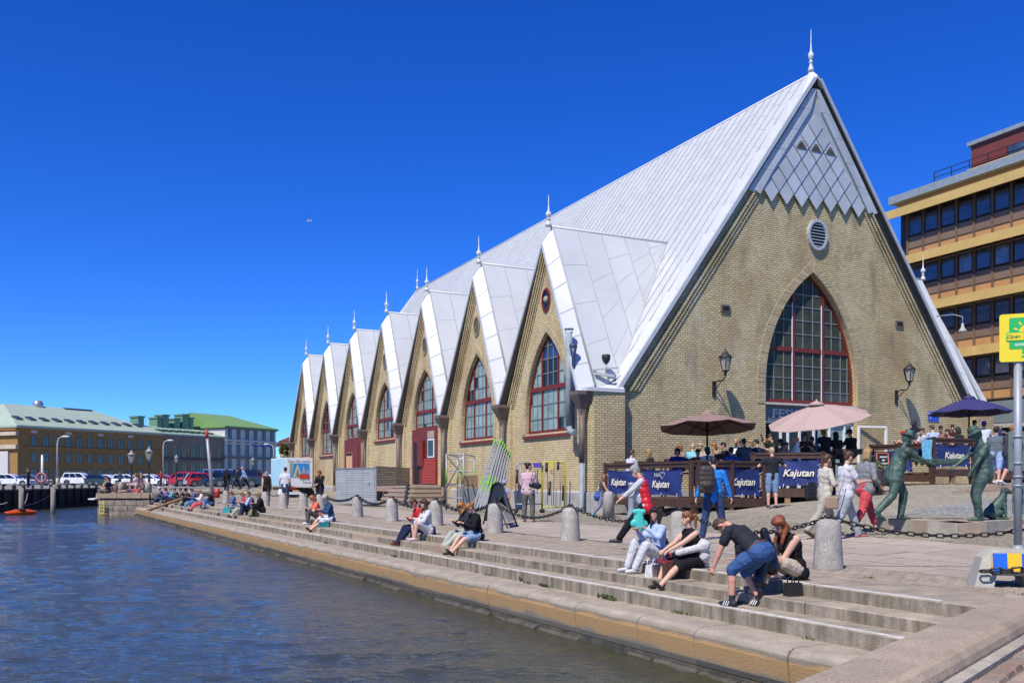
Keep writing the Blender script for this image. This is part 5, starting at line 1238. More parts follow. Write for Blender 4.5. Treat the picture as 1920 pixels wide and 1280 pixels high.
for pts_, m in (([(.12, .80), (.30, .80), (.20, .35), (.12, .5)], mat('poster_sage', (.30, .38, .30))), ([(.25, .32), (.42, .78), (.60, .32)], mat('poster_cream', (.60, .52, .36))), ([(.44, .32), (.44, .6), (.52, .32)], MATS['poster_sage']), ([(.60, .45), (.66, .72), (.74, .45)], M_plinth), ([(.76, .45), (.80, .62), (.85, .45)], M_plinth), ([(.34, .34), (.42, .60), (.50, .34)], M_brick if False else mat('poster_brown', (.35, .24, .12)))):
    mb = MB(); mb.prism(pts_, lambda x, z: pp(x, z, .026), lambda x, z: pp(x, z, .020)); mb.build('printed_shape', m, pic)
mb = MB(); mb.prism([(.50, .26), (.88, .26), (.88, .42), (.50, .42)], lambda x, z: pp(x, z, .036), lambda x, z: pp(x, z, .028)); mb.build('red_caption_box', mat('caption_red', (.60, .05, .02)), pic)
mtx = mat('thin_grey_print', (.35, .37, .40))
text('Open fish market', .22, mtx, tr, pp(.48, .88, .02), d, UP, sx=.95); text('Teaser', .22, MATS['thin_grey_print'], tr, pp(.78, .15, .02), d, UP)
mb = MB(); mb.ob((cB + cD) / 2 + V(0, 0, z0t - .18), (cC - cB) * .48, (cA - cB) * .4, (0, 0, .08)); mb.build('chassis', M_iron, tr)
for a in (cA.lerp(cB, .95) + d * .08, cB + d * .82 + V(0, .4, 0), cB + d * .62 + V(0, .4, 0)):
    mb = MB(); c = a + V(0, 0, .42); n = 16
    vs = [c + d.normalized() * (.33 * math.cos(2 * math.pi * i / n)) + n_ * s2 + V(0, 0, .33 * math.sin(2 * math.pi * i / n)) for s2 in (-.08, .08) for i in range(n)]
    mb.add(vs, [(i, (i + 1) % n, n + (i + 1) % n, n + i) for i in range(n)] + [tuple(range(n)), tuple(reversed(range(n, 2 * n)))]); mb.build('wheel', M_tyre, tr)
mb = MB(); mb.ob(cB + d * .18 + n_ * .05 + V(0, 0, z0t - .16), d.normalized() * .35, n_ * .04, (0, 0, .07)); mb.build('tail_light', M_tl, tr)
mb = MB(); mb.ob(cB + d * .30 + n_ * .06 + V(0, 0, z0t - .45), d.normalized() * .45, n_ * .02, (0, 0, .08)); mb.build('number_plate', M_white, tr)
# ---------------- grey plank enclosure by the loading dock ----------------
en = thing('plank_enclosure', 'grey painted board enclosure in front of the loading dock', 'enclosure', tuple(on(690, 47)))
M_gb = mat('grey_boards', (.36, .385, .40), .7, 0, .08, 3, .1, rnd=.06); M_gb2 = mat('warm_grey_boards', (.27, .255, .24), .75, 0, .1, 3, .1, rnd=.06)
pA, pB, pC_ = AT(629.5, 48.5), AT(703, 44.5), AT(768, 50.5)
for a, b, zb_, zt_, mm, ns_ in ((pA, pB, zat(946, 44.5), zat(877, 44.5), M_gb, 15), (pB + V(.02, .05, 0), pC_, zat(911, 44.5), zat(874.5, 44.5), M_gb2, 8)):
    a = V(a.x, a.y, 0); b = V(b.x, b.y, 0); d = b - a; n_ = V(d.y, -d.x, 0).normalized(); hb_ = (zt_ - zb_) / ns_
    segs = ((0, .295), (.305, .70), (.71, 1)) if mm is M_gb else ((0, 1),)
    for s0, s1 in segs:
        for i in range(ns_):
            mb = MB(); p0, p1 = a + d * s0, a + d * s1; z = zb_ + hb_ * (i + .5); mb.ob((p0 + p1) / 2 + V(0, 0, z), (p1 - p0) / 2, n_ * .012 + V(0, 0, .004), (0, 0, hb_ / 2 - .008)); mb.build('board', mm, en)
    mb = MB()
    for s in [x for sg in segs for x in sg]: mb.bar(a + d * s + V(0, 0, zb_) - n_ * .05, a + d * s + V(0, 0, zt_) - n_ * .05, .06, .09)
    mb.bar(a + V(0, 0, zt_ + .02), b + V(0, 0, zt_ + .02), .10, .03); mb.build('post', M_pipebl if mm is M_gb else M_gb2, en)
mb = MB(); mb.ob(pA.lerp(pB, .85) + V(.05, -.08, 1.05), (.02, 0, 0), (0, .03, 0), (0, 0, .10)); mb.build('handle', M_iron, en)
# loading dock with steps
dk = thing('loading_dock', 'worn stone loading dock with four rusty red edged steps below the red door', 'loading dock', tuple(P(-1, 16, 0)))
M_dk = mat('dock_stone', (.40, .34, .27), .85, 0, .15, 3, .2, rnd=.08); M_rr = mat('rusty_stone', (.36, .20, .12), .85, 0, .3, 4, .2, col2=(.30, .24, .19))
mb = MB(); mb.ob(P(-.85, 23.5, .93), DF * .85, DS * 8.0, (0, 0, .05)); mb.build('dock_slab', M_dk, dk)
mb = MB(); mb.ob(P(-1.66, 23.5, .74), DF * .04, DS * 8.0, (0, 0, .14)); mb.build('dock_edge', M_rr, dk)
for u in (19.2, 21.6, 24, 27, 31): mb = MB(); mb.ob(P(-1.2, u, .3), DF * .3, DS * .15, (0, 0, .58)); mb.build('dock_pier', M_dk, dk)
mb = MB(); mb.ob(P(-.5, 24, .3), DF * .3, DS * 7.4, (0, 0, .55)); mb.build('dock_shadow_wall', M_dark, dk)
for i in range(4):
    z = .90 - i * .23; mb = MB(); mb.ob(P(-1.0 - i * .16, 16.9 - 0, z - .02), DF * (.9), DS * (2.0 + .12 * i), (0, 0, .05)); mb.build('step_tread', M_dk, dk)
    mb = MB(); mb.ob(P(-1.0 - i * .16, 16.9, z - .15), DF * (.87), DS * (1.97 + .12 * i), (0, 0, .08)); mb.build('step_riser', M_rr, dk)
# small dark box trailer by the wall at 600..
# ---------------- scaffold tower ----------------
M_alu = mat('aluminium', (.36, .37, .38), .5, .4, .1, 5); M_grn = mat('lime_green_tape', (.17, .40, .07), .5, 0, .1, 8)
sc_ = thing('scaffold_tower', 'aluminium scaffold tower on castors with green marked posts leaning by the hall wall', 'scaffold', tuple(on(870, 40)))
q = [AT(837, 38.6, 0), AT(869, 37.9, 0), AT(889, 40.8, 0), AT(858, 41.5, 0)]; zt = zat(850, 38.5)
for i, p in enumerate(q):
    mb = MB(); top = zt if i != 0 else zt; mb.tube([p + V(0, 0, .22), p + V(0, 0, top)], .035, 8); pl = mb.build('upright', M_alu, sc_)
    mb = MB(); mb.tube([p + V(0, 0, 1.1), p + V(0, 0, 1.7)], .037, 8); mb.build('green_sleeve', M_grn, pl)
    mb = MB(); mb.ball(p + V(0, 0, .11), .11, 8, sx=.5); mb.build('castor', M_tyre, pl)
def rung(a, b, z): 
    mb = MB(); mb.tube([a + V(0, 0, z), b + V(0, 0, z)], .025, 6); mb.build('rung', M_alu, sc_)
for z in (.5, 1.0, 1.6, 2.1, zt - .05): rung(q[0], q[1], z); rung(q[3], q[2], z)
for z in (1.05, zt - .05): rung(q[1], q[2], z); rung(q[0], q[3], z)
mb = MB(); mb.tube([q[0] + V(0, 0, zt - .1), q[2] + V(0, 0, .9)], .028, 6); mb.build('brace', M_alu, sc_)
mb = MB(); mb.tube([q[1] + V(0, 0, zt - .1), q[0] + V(0, 0, .9)], .028, 6); mb.build('brace', M_alu, sc_)
# stack of ladders
ld = thing('ladder_stack', 'leaning stack of aluminium ladders with green tape against the downpipe', 'ladders', tuple(on(915, 37)))
for i in range(7):
    a = AT(886 + i * 6.5, 36.3, .03); b = AT(928 + i * 3.0, 40.3, zat(822 + i * 5, 40.0)); dx = V(.28, .05, 0)
    mb = MB()
    for o in (0, 1): mb.bar(a + dx * o, b + dx * o * .9, .03, .07, V(1, 0, 0))
    for k in range(13): t_ = (k + .5) / 13; mb.tube([a.lerp(b, t_), a.lerp(b, t_) + dx * .97], .015, 5)
    lo = mb.build('ladder', M_alu, ld)
    mb = MB()
    for t0 in (.26 if i % 2 else .34, .93): 
        for o in (0, 1): mb.bar(a.lerp(b, t0) + dx * o, a.lerp(b, min(1, t0 + .13)) + dx * o, .045, .08, V(1, 0, 0))
    mb.build('green_tape', M_grn, lo)
bx = MB(); c = on(880, 40.5); bx.ob(c + V(0, 0, .45), (.42, 0, 0), (0, .3, 0), (0, 0, .45)); bx.build('grey_crate', mat('crate_grey', (.17, .19, .21), .7), label='grey box standing under the scaffold by the wall', cat='box')
bx = MB(); bx.ob(c + V(0, 0, 1.18), (.35, 0, 0), (0, .25, 0), (0, 0, .26)); bx.build('brown_carton', mat('carton', (.25, .16, .10), .8, 0, .2), label='brown carton on the grey box under the scaffold', cat='carton')
# wall rack with tools
rk = thing('tool_rack', 'wheeled yellow and silver rack hung with fishing tools along the hall wall', 'rack', tuple(on(1010, 35)))
M_yel = mat('yellow_tube', (.62, .52, .05), .5)
def frame_(px0, px1, Y, y0, y1, m):
    a, b = AT(px0, Y, 0), AT(px1, Y + .3, 0); z1_, z0_ = zat(y0, Y), zat(y1, Y); mb = MB(); r = .15; d = (b - a).normalized()
    mb.tube([a + V(0, 0, z0_), a + V(0, 0, z1_ - r), a + d * r * .3 + V(0, 0, z1_ - r * .3), a + d * r + V(0, 0, z1_), b - d * r + V(0, 0, z1_), b - d * r * .3 + V(0, 0, z1_ - r * .3), b + V(0, 0, z1_ - r), b + V(0, 0, z0_)], .03, 7); mb.tube([a + V(0, 0, z0_ + .15), b + V(0, 0, z0_ + .15)], .03, 6); mb.build('rack_frame', m, rk)
frame_(967, 1016, 35.6, 868, 952, M_alu); frame_(1017, 1059, 35.0, 866, 958, M_yel)
for px, y0, y1, m, r in ((969, 880, 905, M_iron, .05), (976, 873, 900, M_alu, .03), (1007, 880, 925, M_iron, .015), (1024, 868, 884, M_iron, .05), (1030, 902, 928, M_iron, .05), (1046, 866, 880, M_iron, .05), (1055, 910, 938, M_iron, .04), (1026, 868, 945, M_iron, .012), (1034, 868, 948, M_alu, .012), (1038, 870, 948, M_rust, .012), (1050, 905, 948, M_rust, .012), (1068, 902, 950, M_rust, .02), (1062, 910, 952, M_rust, .01), (1042, 915, 950, M_rust, .01)):
    a = AT(px, 34.95, zat(y1, 35)); b = AT(px + 1, 35.05, zat(y0, 35)); mb = MB(); mb.tube([a, b], r, 6); mb.build('tool', m, rk)
mb = MB(); c = AT(1008, 34.9, zat(872, 35)); mb.ob(c, (.16, 0, 0), (0, .03, 0), (0, 0, .09)); mb.build('purple_plate', mat('purple_plate', (.10, .06, .35)), rk)
mb = MB(); c = AT(1034, 34.9, zat(873, 35)); mb.ob(c, (.09, 0, 0), (0, .03, 0), (0, 0, .12)); mb.build('yellow_plate', M_yel, rk)
for px in (968, 1015, 1018, 1058):
    c = AT(px, 34.9, .08); mb = MB(); mb.ball(c, .08, 8); mb.build('castor', M_tyre, rk)
# A-board
ab = thing('sandwich_board', 'black A-shaped pavement sign with arched top and grey panel', 'A-board', tuple(on(945, 25.5)))
def tent(px0, px1, pxt0, pxt1, Y, yb, yt, nm, m, lean):
    a0, a1 = AT(px0, Y, zat(yb, Y)), AT(px1, Y, zat(yb, Y)); return a0, a1
a0, a1 = AT(907, 25.2, .02), AT(951.5, 23.3, .02); h = zat(906, 24.7); 
tL, tR = AT(920, 25.3, h - .25), AT(947, 24.3, h - .25)
f0, f1 = AT(951.5, 23.3, .02), AT(970, 24.3, .02)
mb = MB(); n = 8; arc = [tL.lerp(tR, .5 - .5 * math.cos(math.pi * i / n)) + V(0, 0, .28 * math.sin(math.pi * i / n)) for i in range(n + 1)]
mb.tube([AT(906, 25.4, .02)] + arc + [AT(970, 24.2, .02)], .022, 6); mb.tube([AT(951.5, 23.4, .02), tL + V(.1, -.2, -.05)], .022, 6); mb.tube([AT(951.5, 23.4, .12), AT(969, 24.2, .12)], .02, 6); mb.build('frame', M_iron, ab)
mb = MB(); mb.add([AT(908, 25.5, .10), AT(925, 26.3, .10)] + [p + V(0, .06, 0) for p in arc[::-1]], [tuple(range(2 + len(arc)))]); mb.build('arched_panel', M_iron, ab)
mb = MB(); mb.quad(AT(951.5, 23.55, .15), AT(968.5, 24.3, .17), tR + V(0, 0, -.05), tL + V(.18, -.18, -.05)); mb.build('grey_panel', mat('panel_grey', (.27, .25, .24), .5), ab)
# ---------------- bollards and chain ----------------
M_bol = mat('bollard_granite', (.42, .39, .345), .85, 0, .16, 6, .4, 50, .3, rnd=.08, fine=.3)
M_chain = mat('chain_iron', (.05, .045, .045), .45, .5, .3, 30)
bdat = [(1557.5, 1068, 98, 'bollard of grey granite nearest the camera, right of the woman with red hair'), (1277, 1032, 70, 'granite bollard half hidden behind the seated woman in the black top'), (1070, 1014, 68, 'granite bollard in front of the wall rack and the seated pair'), (928, 999, 57, 'granite bollard beside the pavement sign'), (817, 985, 48, 'granite bollard behind the couple in red and white'), (734, 977, 44, 'granite bollard before the stone dock steps'), (669, 969, 40, 'granite bollard before the grey plank enclosure'), (600, 960, 35, 'granite bollard behind the seated pair in coral and navy'), (568, 957, 31, 'granite bollard left of the enclosure, near the trailer end'), (530, 953, 29, 'granite bollard in front of the trailer wheel'), (497, 949, 26, 'granite bollard near the woman in the black tank top'), (460, 946, 25, 'granite bollard before the black car front wheel'), (423, 943, 24, 'granite bollard just right of the grey mast'), (355, 940, 21, 'granite bollard left of the mast, behind the seated group')]
tops = []
bprof = [(.205, 0), (.20, .05), (.175, .45), (.165, .62), (.15, .67), (.11, .70), (.05, .715)]
bm = None
for i, (px, py, hpx, lab) in enumerate(bdat):
    Y = (CAMZ) * FPX / (py - HY) if py > 945 else None
    p = GP(px, py, 0); p = V(p.x, p.y + .1, 0); p.z = gz(p.x, p.y) - .03
    t = thing('stone_bollard', lab, 'bollard', tuple(p), 'granite bollards joined by a chain')
    if bm is None:
        mb = MB(); mb.lathe(bprof, p, 20); bm = mb.build('stone', M_bol, t); m2 = MB(); m2.tube([p + V(0, 0, .70), p + V(0, 0, .77)], .03, 6); m2.tube([p + V(-.05, 0, .75), p + V(.05, 0, .75)], .02, 6); be = m2.build('chain_eye', M_chain, t)
    else:
        inst(bm, 'stone', t, (0, 0, 0), (0, 0, R.uniform(0, 6)), (1, 1, R.uniform(.97, 1.02))); inst(be, 'chain_eye', t, (0, 0, 0))
    tops.append(p + V(0, 0, .74))
tops.insert(0, V(7.2, 12.6, .80) - V(1.15, 2.1, 0)) if False else tops.insert(0, AT(2070, 12.0, .84))
# one link, shared by all
def link_mesh():
    mb = MB(); L_, w_, r = .055, .028, .0105; n = 12; pts = []
    for i in range(n):
        a = 2 * math.pi * i / n; pts.append(V((L_ - w_) * (1 if math.cos(a) > 0 else -1) + w_ * math.cos(a), w_ * math.sin(a), 0))
    ns = 5; vs = []
    for i, p in enumerate(pts):
        d = (pts[(i + 1) % n] - pts[i - 1]).normalized(); x = V(0, 0, 1); y = d.cross(x)
        vs += [p + (x * math.cos(2 * math.pi * j / ns) + y * math.sin(2 * math.pi * j / ns)) * r for j in range(ns)]
    mb.add(vs, [(i * ns + j, i * ns + (j + 1) % ns, ((i + 1) % n) * ns + (j + 1) % ns, ((i + 1) % n) * ns + j) for i in range(n) for j in range(ns)], 0, True)
    return mb.mesh('chain_link', M_chain)
LM = link_mesh()
def chain(a, b, sag, label, step=.086, scale=1.0, maxl=200):
    t = thing('chain', label, 'chain', tuple(a), 'chains hung between the bollards'); L = (b - a).length * (1 + 2.67 * (sag / (b - a).length) ** 2); n = max(6, int(L / step))
    if n > maxl: n = maxl
    pts = []
    for i in range(n + 1): s = i / n; pts.append(a.lerp(b, s) - V(0, 0, 4 * sag * s * (1 - s)))
    for i in range(n):
        p, q = pts[i], pts[i + 1]; d = (q - p).normalized(); rot = d.to_track_quat('X', 'Z').to_matrix(); tw = Matrix.Rotation(math.pi / 2 * (i % 2) + .4, 3, 'X')
        o = bpy.data.objects.new('chain_link', LM); COL.objects.link(o); o.parent = t; M = (rot @ tw).to_4x4(); M.translation = (p + q) / 2 - a; M = M @ Matrix.Diagonal((scale * (q - p).length / step, scale, scale, 1)); o.matrix_basis = M
for i in range(len(tops) - 1):
    a, b = tops[i], tops[i + 1]
    sg = (.30, .30, .26, .30, .26, .24, .24, .22, .2, .2, .2, .2, .2, .2)[i]
    lab = ['sagging iron chain on the right between the nearest bollard and the frame edge', 'chain between the nearest bollard and the bollard behind the seated women', 'chain behind the walking woman in the red vest', 'chain hanging before the woman in pink at the wall rack', 'chain between the pavement sign and the couple in red and white', 'chain before the scaffold and dock steps', 'chain before the dock opening and grey enclosure', 'chain before the grey plank enclosure', 'chain behind the pair in coral and navy', 'chain before the advertising trailer', 'chain left of the man in the white shirt', 'chain before the black car', 'chain right of the grey mast', 'farthest chain, left of the mast'][i]
    if i < 8: chain(a, b, sg, lab, step=.092 if i < 4 else .14, scale=1.0 if i < 4 else 1.5)
    else:
        mb = MB(); mb.tube([a.lerp(b, s / 10) - V(0, 0, 4 * sg * s / 10 * (1 - s / 10)) for s in range(11)], .022, 4); mb.build('chain', M_chain, label=lab, cat='chain', group='chains hung between the bollards')
# mooring rings on the coping
k = 0
for px, py in ((1565, 1203), (981, 1090), (836, 1060), (648, 1020), (579, 1006), (527, 997), (455, 982), (403, 972)):
    p = GP(px, py, -.45); t = thing('mooring_ring', ['rusty ring with a tuft of weed near the right end of the coping', 'rusty ring standing up on the coping below the walking woman', 'rusty mooring ring below the seated girls with red shoes', 'small rusty ring on the coping below the dark bollards gap', 'ring on the coping below the woman with bare legs', 'ring on the coping below the five seated people', 'farther mooring ring on the coping', 'farthest mooring ring near the wooden plank'][k], 'mooring ring', (p.x, p.y, -.45), 'iron mooring rings')
    mb = MB(); n = 14; tl = R.uniform(.3, 1.0); x = (QD * .8 + QN * R.uniform(-.5, .5)).normalized(); y = V(0, 0, math.sin(tl)) + QN * math.cos(tl) * .6
    mb.tube([p + x * .075 * math.cos(2 * math.pi * i / n) + y * (.075 * math.sin(2 * math.pi * i / n)) + V(0, 0, .08) for i in range(n + 1)], .016, 6, cap=False); mb.build('ring', M_rust, t)
    mb = MB(); mb.ball(p + QN * .06 + V(0, 0, .03), .05, 8, sz=.8); mb.bar(p + QN * .05 + V(0, 0, .02), p + QN * .3 + V(0, 0, .02), .05, .04); mb.build('shackle', M_rust, t)
    k += 1
# tufts of weed in the joint
mb = MB(); rr = random.Random(31)
for u, v, z, n, s in ((5.2, 7.33, -.45, 70, .10), (9.2, 7.33, -.45, 30, .06), (10.8, 7.33, -.45, 60, .09), (12.6, 7.33, -.45, 40, .07), (13.1, 7.33, -.45, 26, .05), (14.5, 7.33, -.45, 20, .04), (8.6, 7.72, -.28, 26, .05), (7.1, 7.33, -.45, 20, .04), (19, 7.33, -.45, 30, .06), (24, 7.33, -.45, 30, .06), (6.0, 9.3, 0, 26, .05), (8.0, 9.3, 0, 20, .04)):
    for i in range(n):
        p = Q(u + rr.gauss(0, s * 1.2), v - abs(rr.gauss(0, .02)), z); d = V(rr.gauss(0, .5), rr.gauss(0, .5), 1).normalized() * s * rr.uniform(.4, 1.1); w = V(rr.gauss(0, 1), rr.gauss(0, 1), 0).normalized() * s * .22
        mb.add([p, p + d * .5 + w, p + d, p + d * .5 - w], [(0, 1, 2, 3)])
mb.build('joint_weeds', M_moss, kind='stuff')
mb = MB()
for i in range(900):   # weeds by the approach gutter and at the plinth bases
    t_ = rr.choice([.6, 1.3, 2.3, 2.4, 3.0]); p = C(t_ + rr.gauss(0, .10), .99 + abs(rr.gauss(0, .06)), -.12); d = V(rr.gauss(0, .6), rr.gauss(0, .6), 1).normalized() * .05 * rr.uniform(.4, 1.2); w = V(rr.gauss(0, 1), rr.gauss(0, 1), 0).normalized() * .008
    mb.add([p, p + d * .5 + w, p + d, p + d * .5 - w], [(0, 1, 2, 3)])
mb.build('gutter_weeds', M_moss, kind='stuff')

# ---------------- restaurant terrace ----------------
M_wood = mat('brown_stained_timber', (.085, .040, .024), .65, 0, .2, 6, .15, 20, stretch=(1, 1, .3)); M_woodl = mat('raw_timber', (.36, .22, .11), .8, 0, .2, 5, .1)
M_ban = mat('navy_canvas', (.018, .035, .17), .65, 0, .15, 1.5, .35, 2.2); M_cream = mat('cream_print', (.80, .74, .55), .6, 0, .03)
M_rope = mat('white_cord', (.7, .7, .7), .7)
def section(label, A, B, zr, zb, posts, banners, zr2=None, deckdep=5.5, legs=True, ndir=None):
    """railing from A to B (x, y); zr = rail top, zb = deck level (beam top)"""
    A = V(A[0], A[1], 0); B = V(B[0], B[1], 0); d = (B - A); L = d.length; d.normalize(); n_ = V(d.y, -d.x, 0)
    if n_.y > 0: n_ = -n_
    t = thing('terrace_railing', label, 'railing', (A.x, A.y, gz(A.x, A.y)), 'terrace railing sections')
    mb = MB(); mb.ob((A + B) / 2 + V(0, 0, zr - .06), d * (L / 2 + .06), n_ * .11, (0, 0, .035)); mb.build('top_rail', M_wood, t)
    mb = MB(); mb.ob((A + B) / 2 + n_ * .05 + V(0, 0, zr - .14), d * (L / 2 + .04), n_ * .03, (0, 0, .08)); mb.build('rail_board', M_wood, t)
    mb = MB(); mb.ob((A + B) / 2 + n_ * .04 + V(0, 0, zb - .12), d * (L / 2 + .05), n_ * .05, (0, 0, .13)); mb.build('base_beam', M_wood, t)
    for s in posts:
        p = A + d * (L * s); g = gz(p.x, p.y); mb = MB(); mb.ob(p + V(0, 0, (zr - .1 + zb) / 2) + n_ * .06, d * .065, n_ * .05, (0, 0, (zr - .1 - zb) / 2 + .1)); mb.build('post', M_wood, t)
    nl = max(2, int(L / 1.3))
    for i in range(nl + 1):
        p = A + d * (L * i / nl); g = gz(p.x, p.y); mb = MB(); mb.ob(p + V(0, 0, (zb - .2 + g) / 2), d * .09, n_ * .06, (0, 0, max(.04, (zb - .2 - g) / 2 + .04))); mb.build('foot', M_woodl if i % 3 == 1 else M_wood, t)
    for s0, s1, txt, extra in banners:
        x0, x1 = s0 * L, s1 * L; z0_, z1_ = zb + .08, zr - .25; mb = MB(); nx, nz = 16, 8; vs = []
        for j in range(nz + 1):
            for i in range(nx + 1):
                a, b = i / nx, j / nz; ex = 4 * a * (1 - a); ey = 4 * b * (1 - b)
                x = x0 + (x1 - x0) * a + .05 * ey * (.5 - a) * 2 * .8; z = z0_ + (z1_ - z0_) * b + (.06 * ex * (.5 - b) * 1.6)
                o = .03 + .03 * math.sin(a * 9 + b * 5 + L) * ex + .016 * math.sin((a + b) * 23)
                vs.append(A + d * x + n_ * o + V(0, 0, z))
        mb.add(vs, [(j * (nx + 1) + i, j * (nx + 1) + i + 1, (j + 1) * (nx + 1) + i + 1, (j + 1) * (nx + 1) + i) for j in range(nz) for i in range(nx)], 0, True)
        bn = mb.build('banner', M_ban, t)
        mb = MB()
        for xx in (x0 + .25, (x0 + x1) / 2, x1 - .25): mb.tube([A + d * xx + n_ * .05 + V(0, 0, z0_ + .10), A + d * (xx - .04) + n_ * .06 + V(0, 0, z0_ - .06)], .01, 4)
        for zz_ in (z0_ + .15, z1_ - .2): mb.tube([A + d * (x0 + .10) + n_ * .05 + V(0, 0, zz_), A + d * (x0 - .08) + n_ * .06 + V(0, 0, zz_ + .08)], .008, 4); mb.tube([A + d * (x1 - .10) + n_ * .05 + V(0, 0, zz_), A + d * (x1 + .08) + n_ * .06 + V(0, 0, zz_ + .08)], .008, 4)
        mb.build('cord', M_rope, bn)
        if txt:
            w = (x1 - x0); text(txt, min(.32, w * .23), M_cream, bn, A + d * ((x0 + x1) / 2 + txt_off.get(extra, 0)) + n_ * .085 + V(0, 0, (z0_ + z1_) / 2 - (.06 if extra == 'heart' else .0)), d, UP, shear=.28, bold=.006)
        if extra == 'heart':
            mb = MB(); c = A + d * ((x0 + x1) / 2 + .12) + n_ * .09 + V(0, 0, (z0_ + z1_) / 2 + .24)
            hp = [c + d * (.008 * 16 * math.sin(a) ** 3) + V(0, 0, .008 * (13 * math.cos(a) - 5 * math.cos(2 * a) - 2 * math.cos(3 * a) - math.cos(4 * a))) for a in [2 * math.pi * i / 20 for i in range(21)]]
            mb.tube(hp, .008, 4, cap=False)
            sc = [c + d * (-.48 + .03 * i) + V(0, 0, .07 * math.sin(i * 2.1) - .0) for i in range(12)]; mb.tube(sc, .008, 4); mb.build('chalk_heart', M_rope, bn)
    return t
txt_off = {'left': -.25}
W1 = AT(1138, 33.6); W2 = AT(1299, 28.9); W3 = AT(1434, 30.2)
section('brown railing with two navy banners on the left side of the terrace', W1, W2, 1.84, .62, [0, .44, 1.0], [(.02, .43, 'Kajutan', 'left'), (.46, .90, 'Kajutan', 'heart')])
section('brown railing with a navy banner facing the steps, behind the man in the blue jacket', (W2.x + .05, W2.y), W3, 1.86, .62, [.03, .5, .97], [(.38, .93, 'Kajutan', '')])
W4 = AT(1409, 30.9); W5 = AT(1545, 30.4)
section('raised brown railing with a navy banner behind the man in the black shirt', W4, W5, 2.15, .92, [.02, .30, .98], [(.34, .95, 'Kajutan', '')])
W6 = AT(1636, 36.5); W7 = AT(1748, 34.0); W8 = AT(1822, 34.8)
section('railing with plain navy cloth running behind the left statue', W6, W7, 2.62, 1.42, [.0, .5, 1], [(.02, .48, '', ''), (.52, .7, '', '')])
section('brown railing with a navy banner between the two statues', W7, W8, 2.80, 1.62, [.0, 1.0], [(.06, .95, 'Kajutan', '')])
section('navy panelled railing behind the right statue', AT(1860, 37.0), AT(1990, 37.0), 2.75, 1.50, [0, .5, 1], [(.02, .45, '', ''), (.52, .98, '', '')])
# decks
dkr = thing('terrace_deck', None, None); dkr['kind'] = 'structure'
def deck(pts, z, nm='deck_floor'):
    mb = MB(); mb.add([V(p[0], p[1], z) for p in pts] + [V(p[0], p[1], z - .12) for p in pts], [tuple(range(len(pts)))] + [tuple(reversed(range(len(pts), 2 * len(pts))))] + [(i + len(pts), (i + 1) % len(pts) + len(pts), (i + 1) % len(pts), i) for i in range(len(pts))]); mb.build(nm, M_wood, dkr)
deck([(W1.x + .1, W1.y), (W2.x, W2.y + .15), (W3.x, W3.y + .2), (W3.x + .4, W3.y + 6), (W1.x + 3.5, W1.y + 2.6)], .60)
deck([(W4.x, W4.y + .1), (W5.x, W5.y + .1), (W5.x + 2, W5.y + 6), (W4.x + .6, W4.y + 5.5)], .92)
deck([(W6.x, W6.y + .1), (W7.x, W7.y + .1), (W8.x, W8.y + .1), (W8.x + 1.5, W8.y + 5), (W6.x + 1, W6.y + 3.5)], 1.5)
for a, b in ((W1, W2), (W2, W3), (W4, W5), (W7, W8)):
    pass
# benches/backs seen above the rail
for x0, x1, Y, z in ((1150, 1245, 35.0, 1.95), (1245, 1300, 33.5, 2.02), (1340, 1425, 33.3, 2.18), (1560, 1640, 33.0, 2.35), (1395, 1470, 34.5, 2.25)):
    a, b = AT(x0, Y), AT(x1, Y); g = thing('bench', {1150: 'dark bench back at the left end of the terrace', 1245: 'dark bench back near the brown parasol pole', 1340: 'dark bench back beside the man in the blue shirt on the terrace', 1560: 'brown barrier bench under the pink parasol right side', 1395: 'rear bench back in front of the arched window'}[x0], 'bench', (a.x, a.y, .6), 'benches on the terrace'); d = b - a
    mb = MB(); mb.ob((a + b) / 2 + V(0, 0, z - .12), d / 2, (0, .03, 0), (0, 0, .10)); mb.build('backrest', M_wood, g)
    mb = MB(); mb.ob((a + b) / 2 + V(0, -.25, z - .55), d / 2, (0, .22, 0), (0, 0, .03)); mb.build('seat', M_wood, g)
    for s in (.05, .95): mb = MB(); mb.ob(a + d * s + V(0, 0, (z + .6) / 2 - .1), (.04, 0, 0), (0, .03, 0), (0, 0, (z - .6) / 2)); mb.build('leg', M_wood, g)
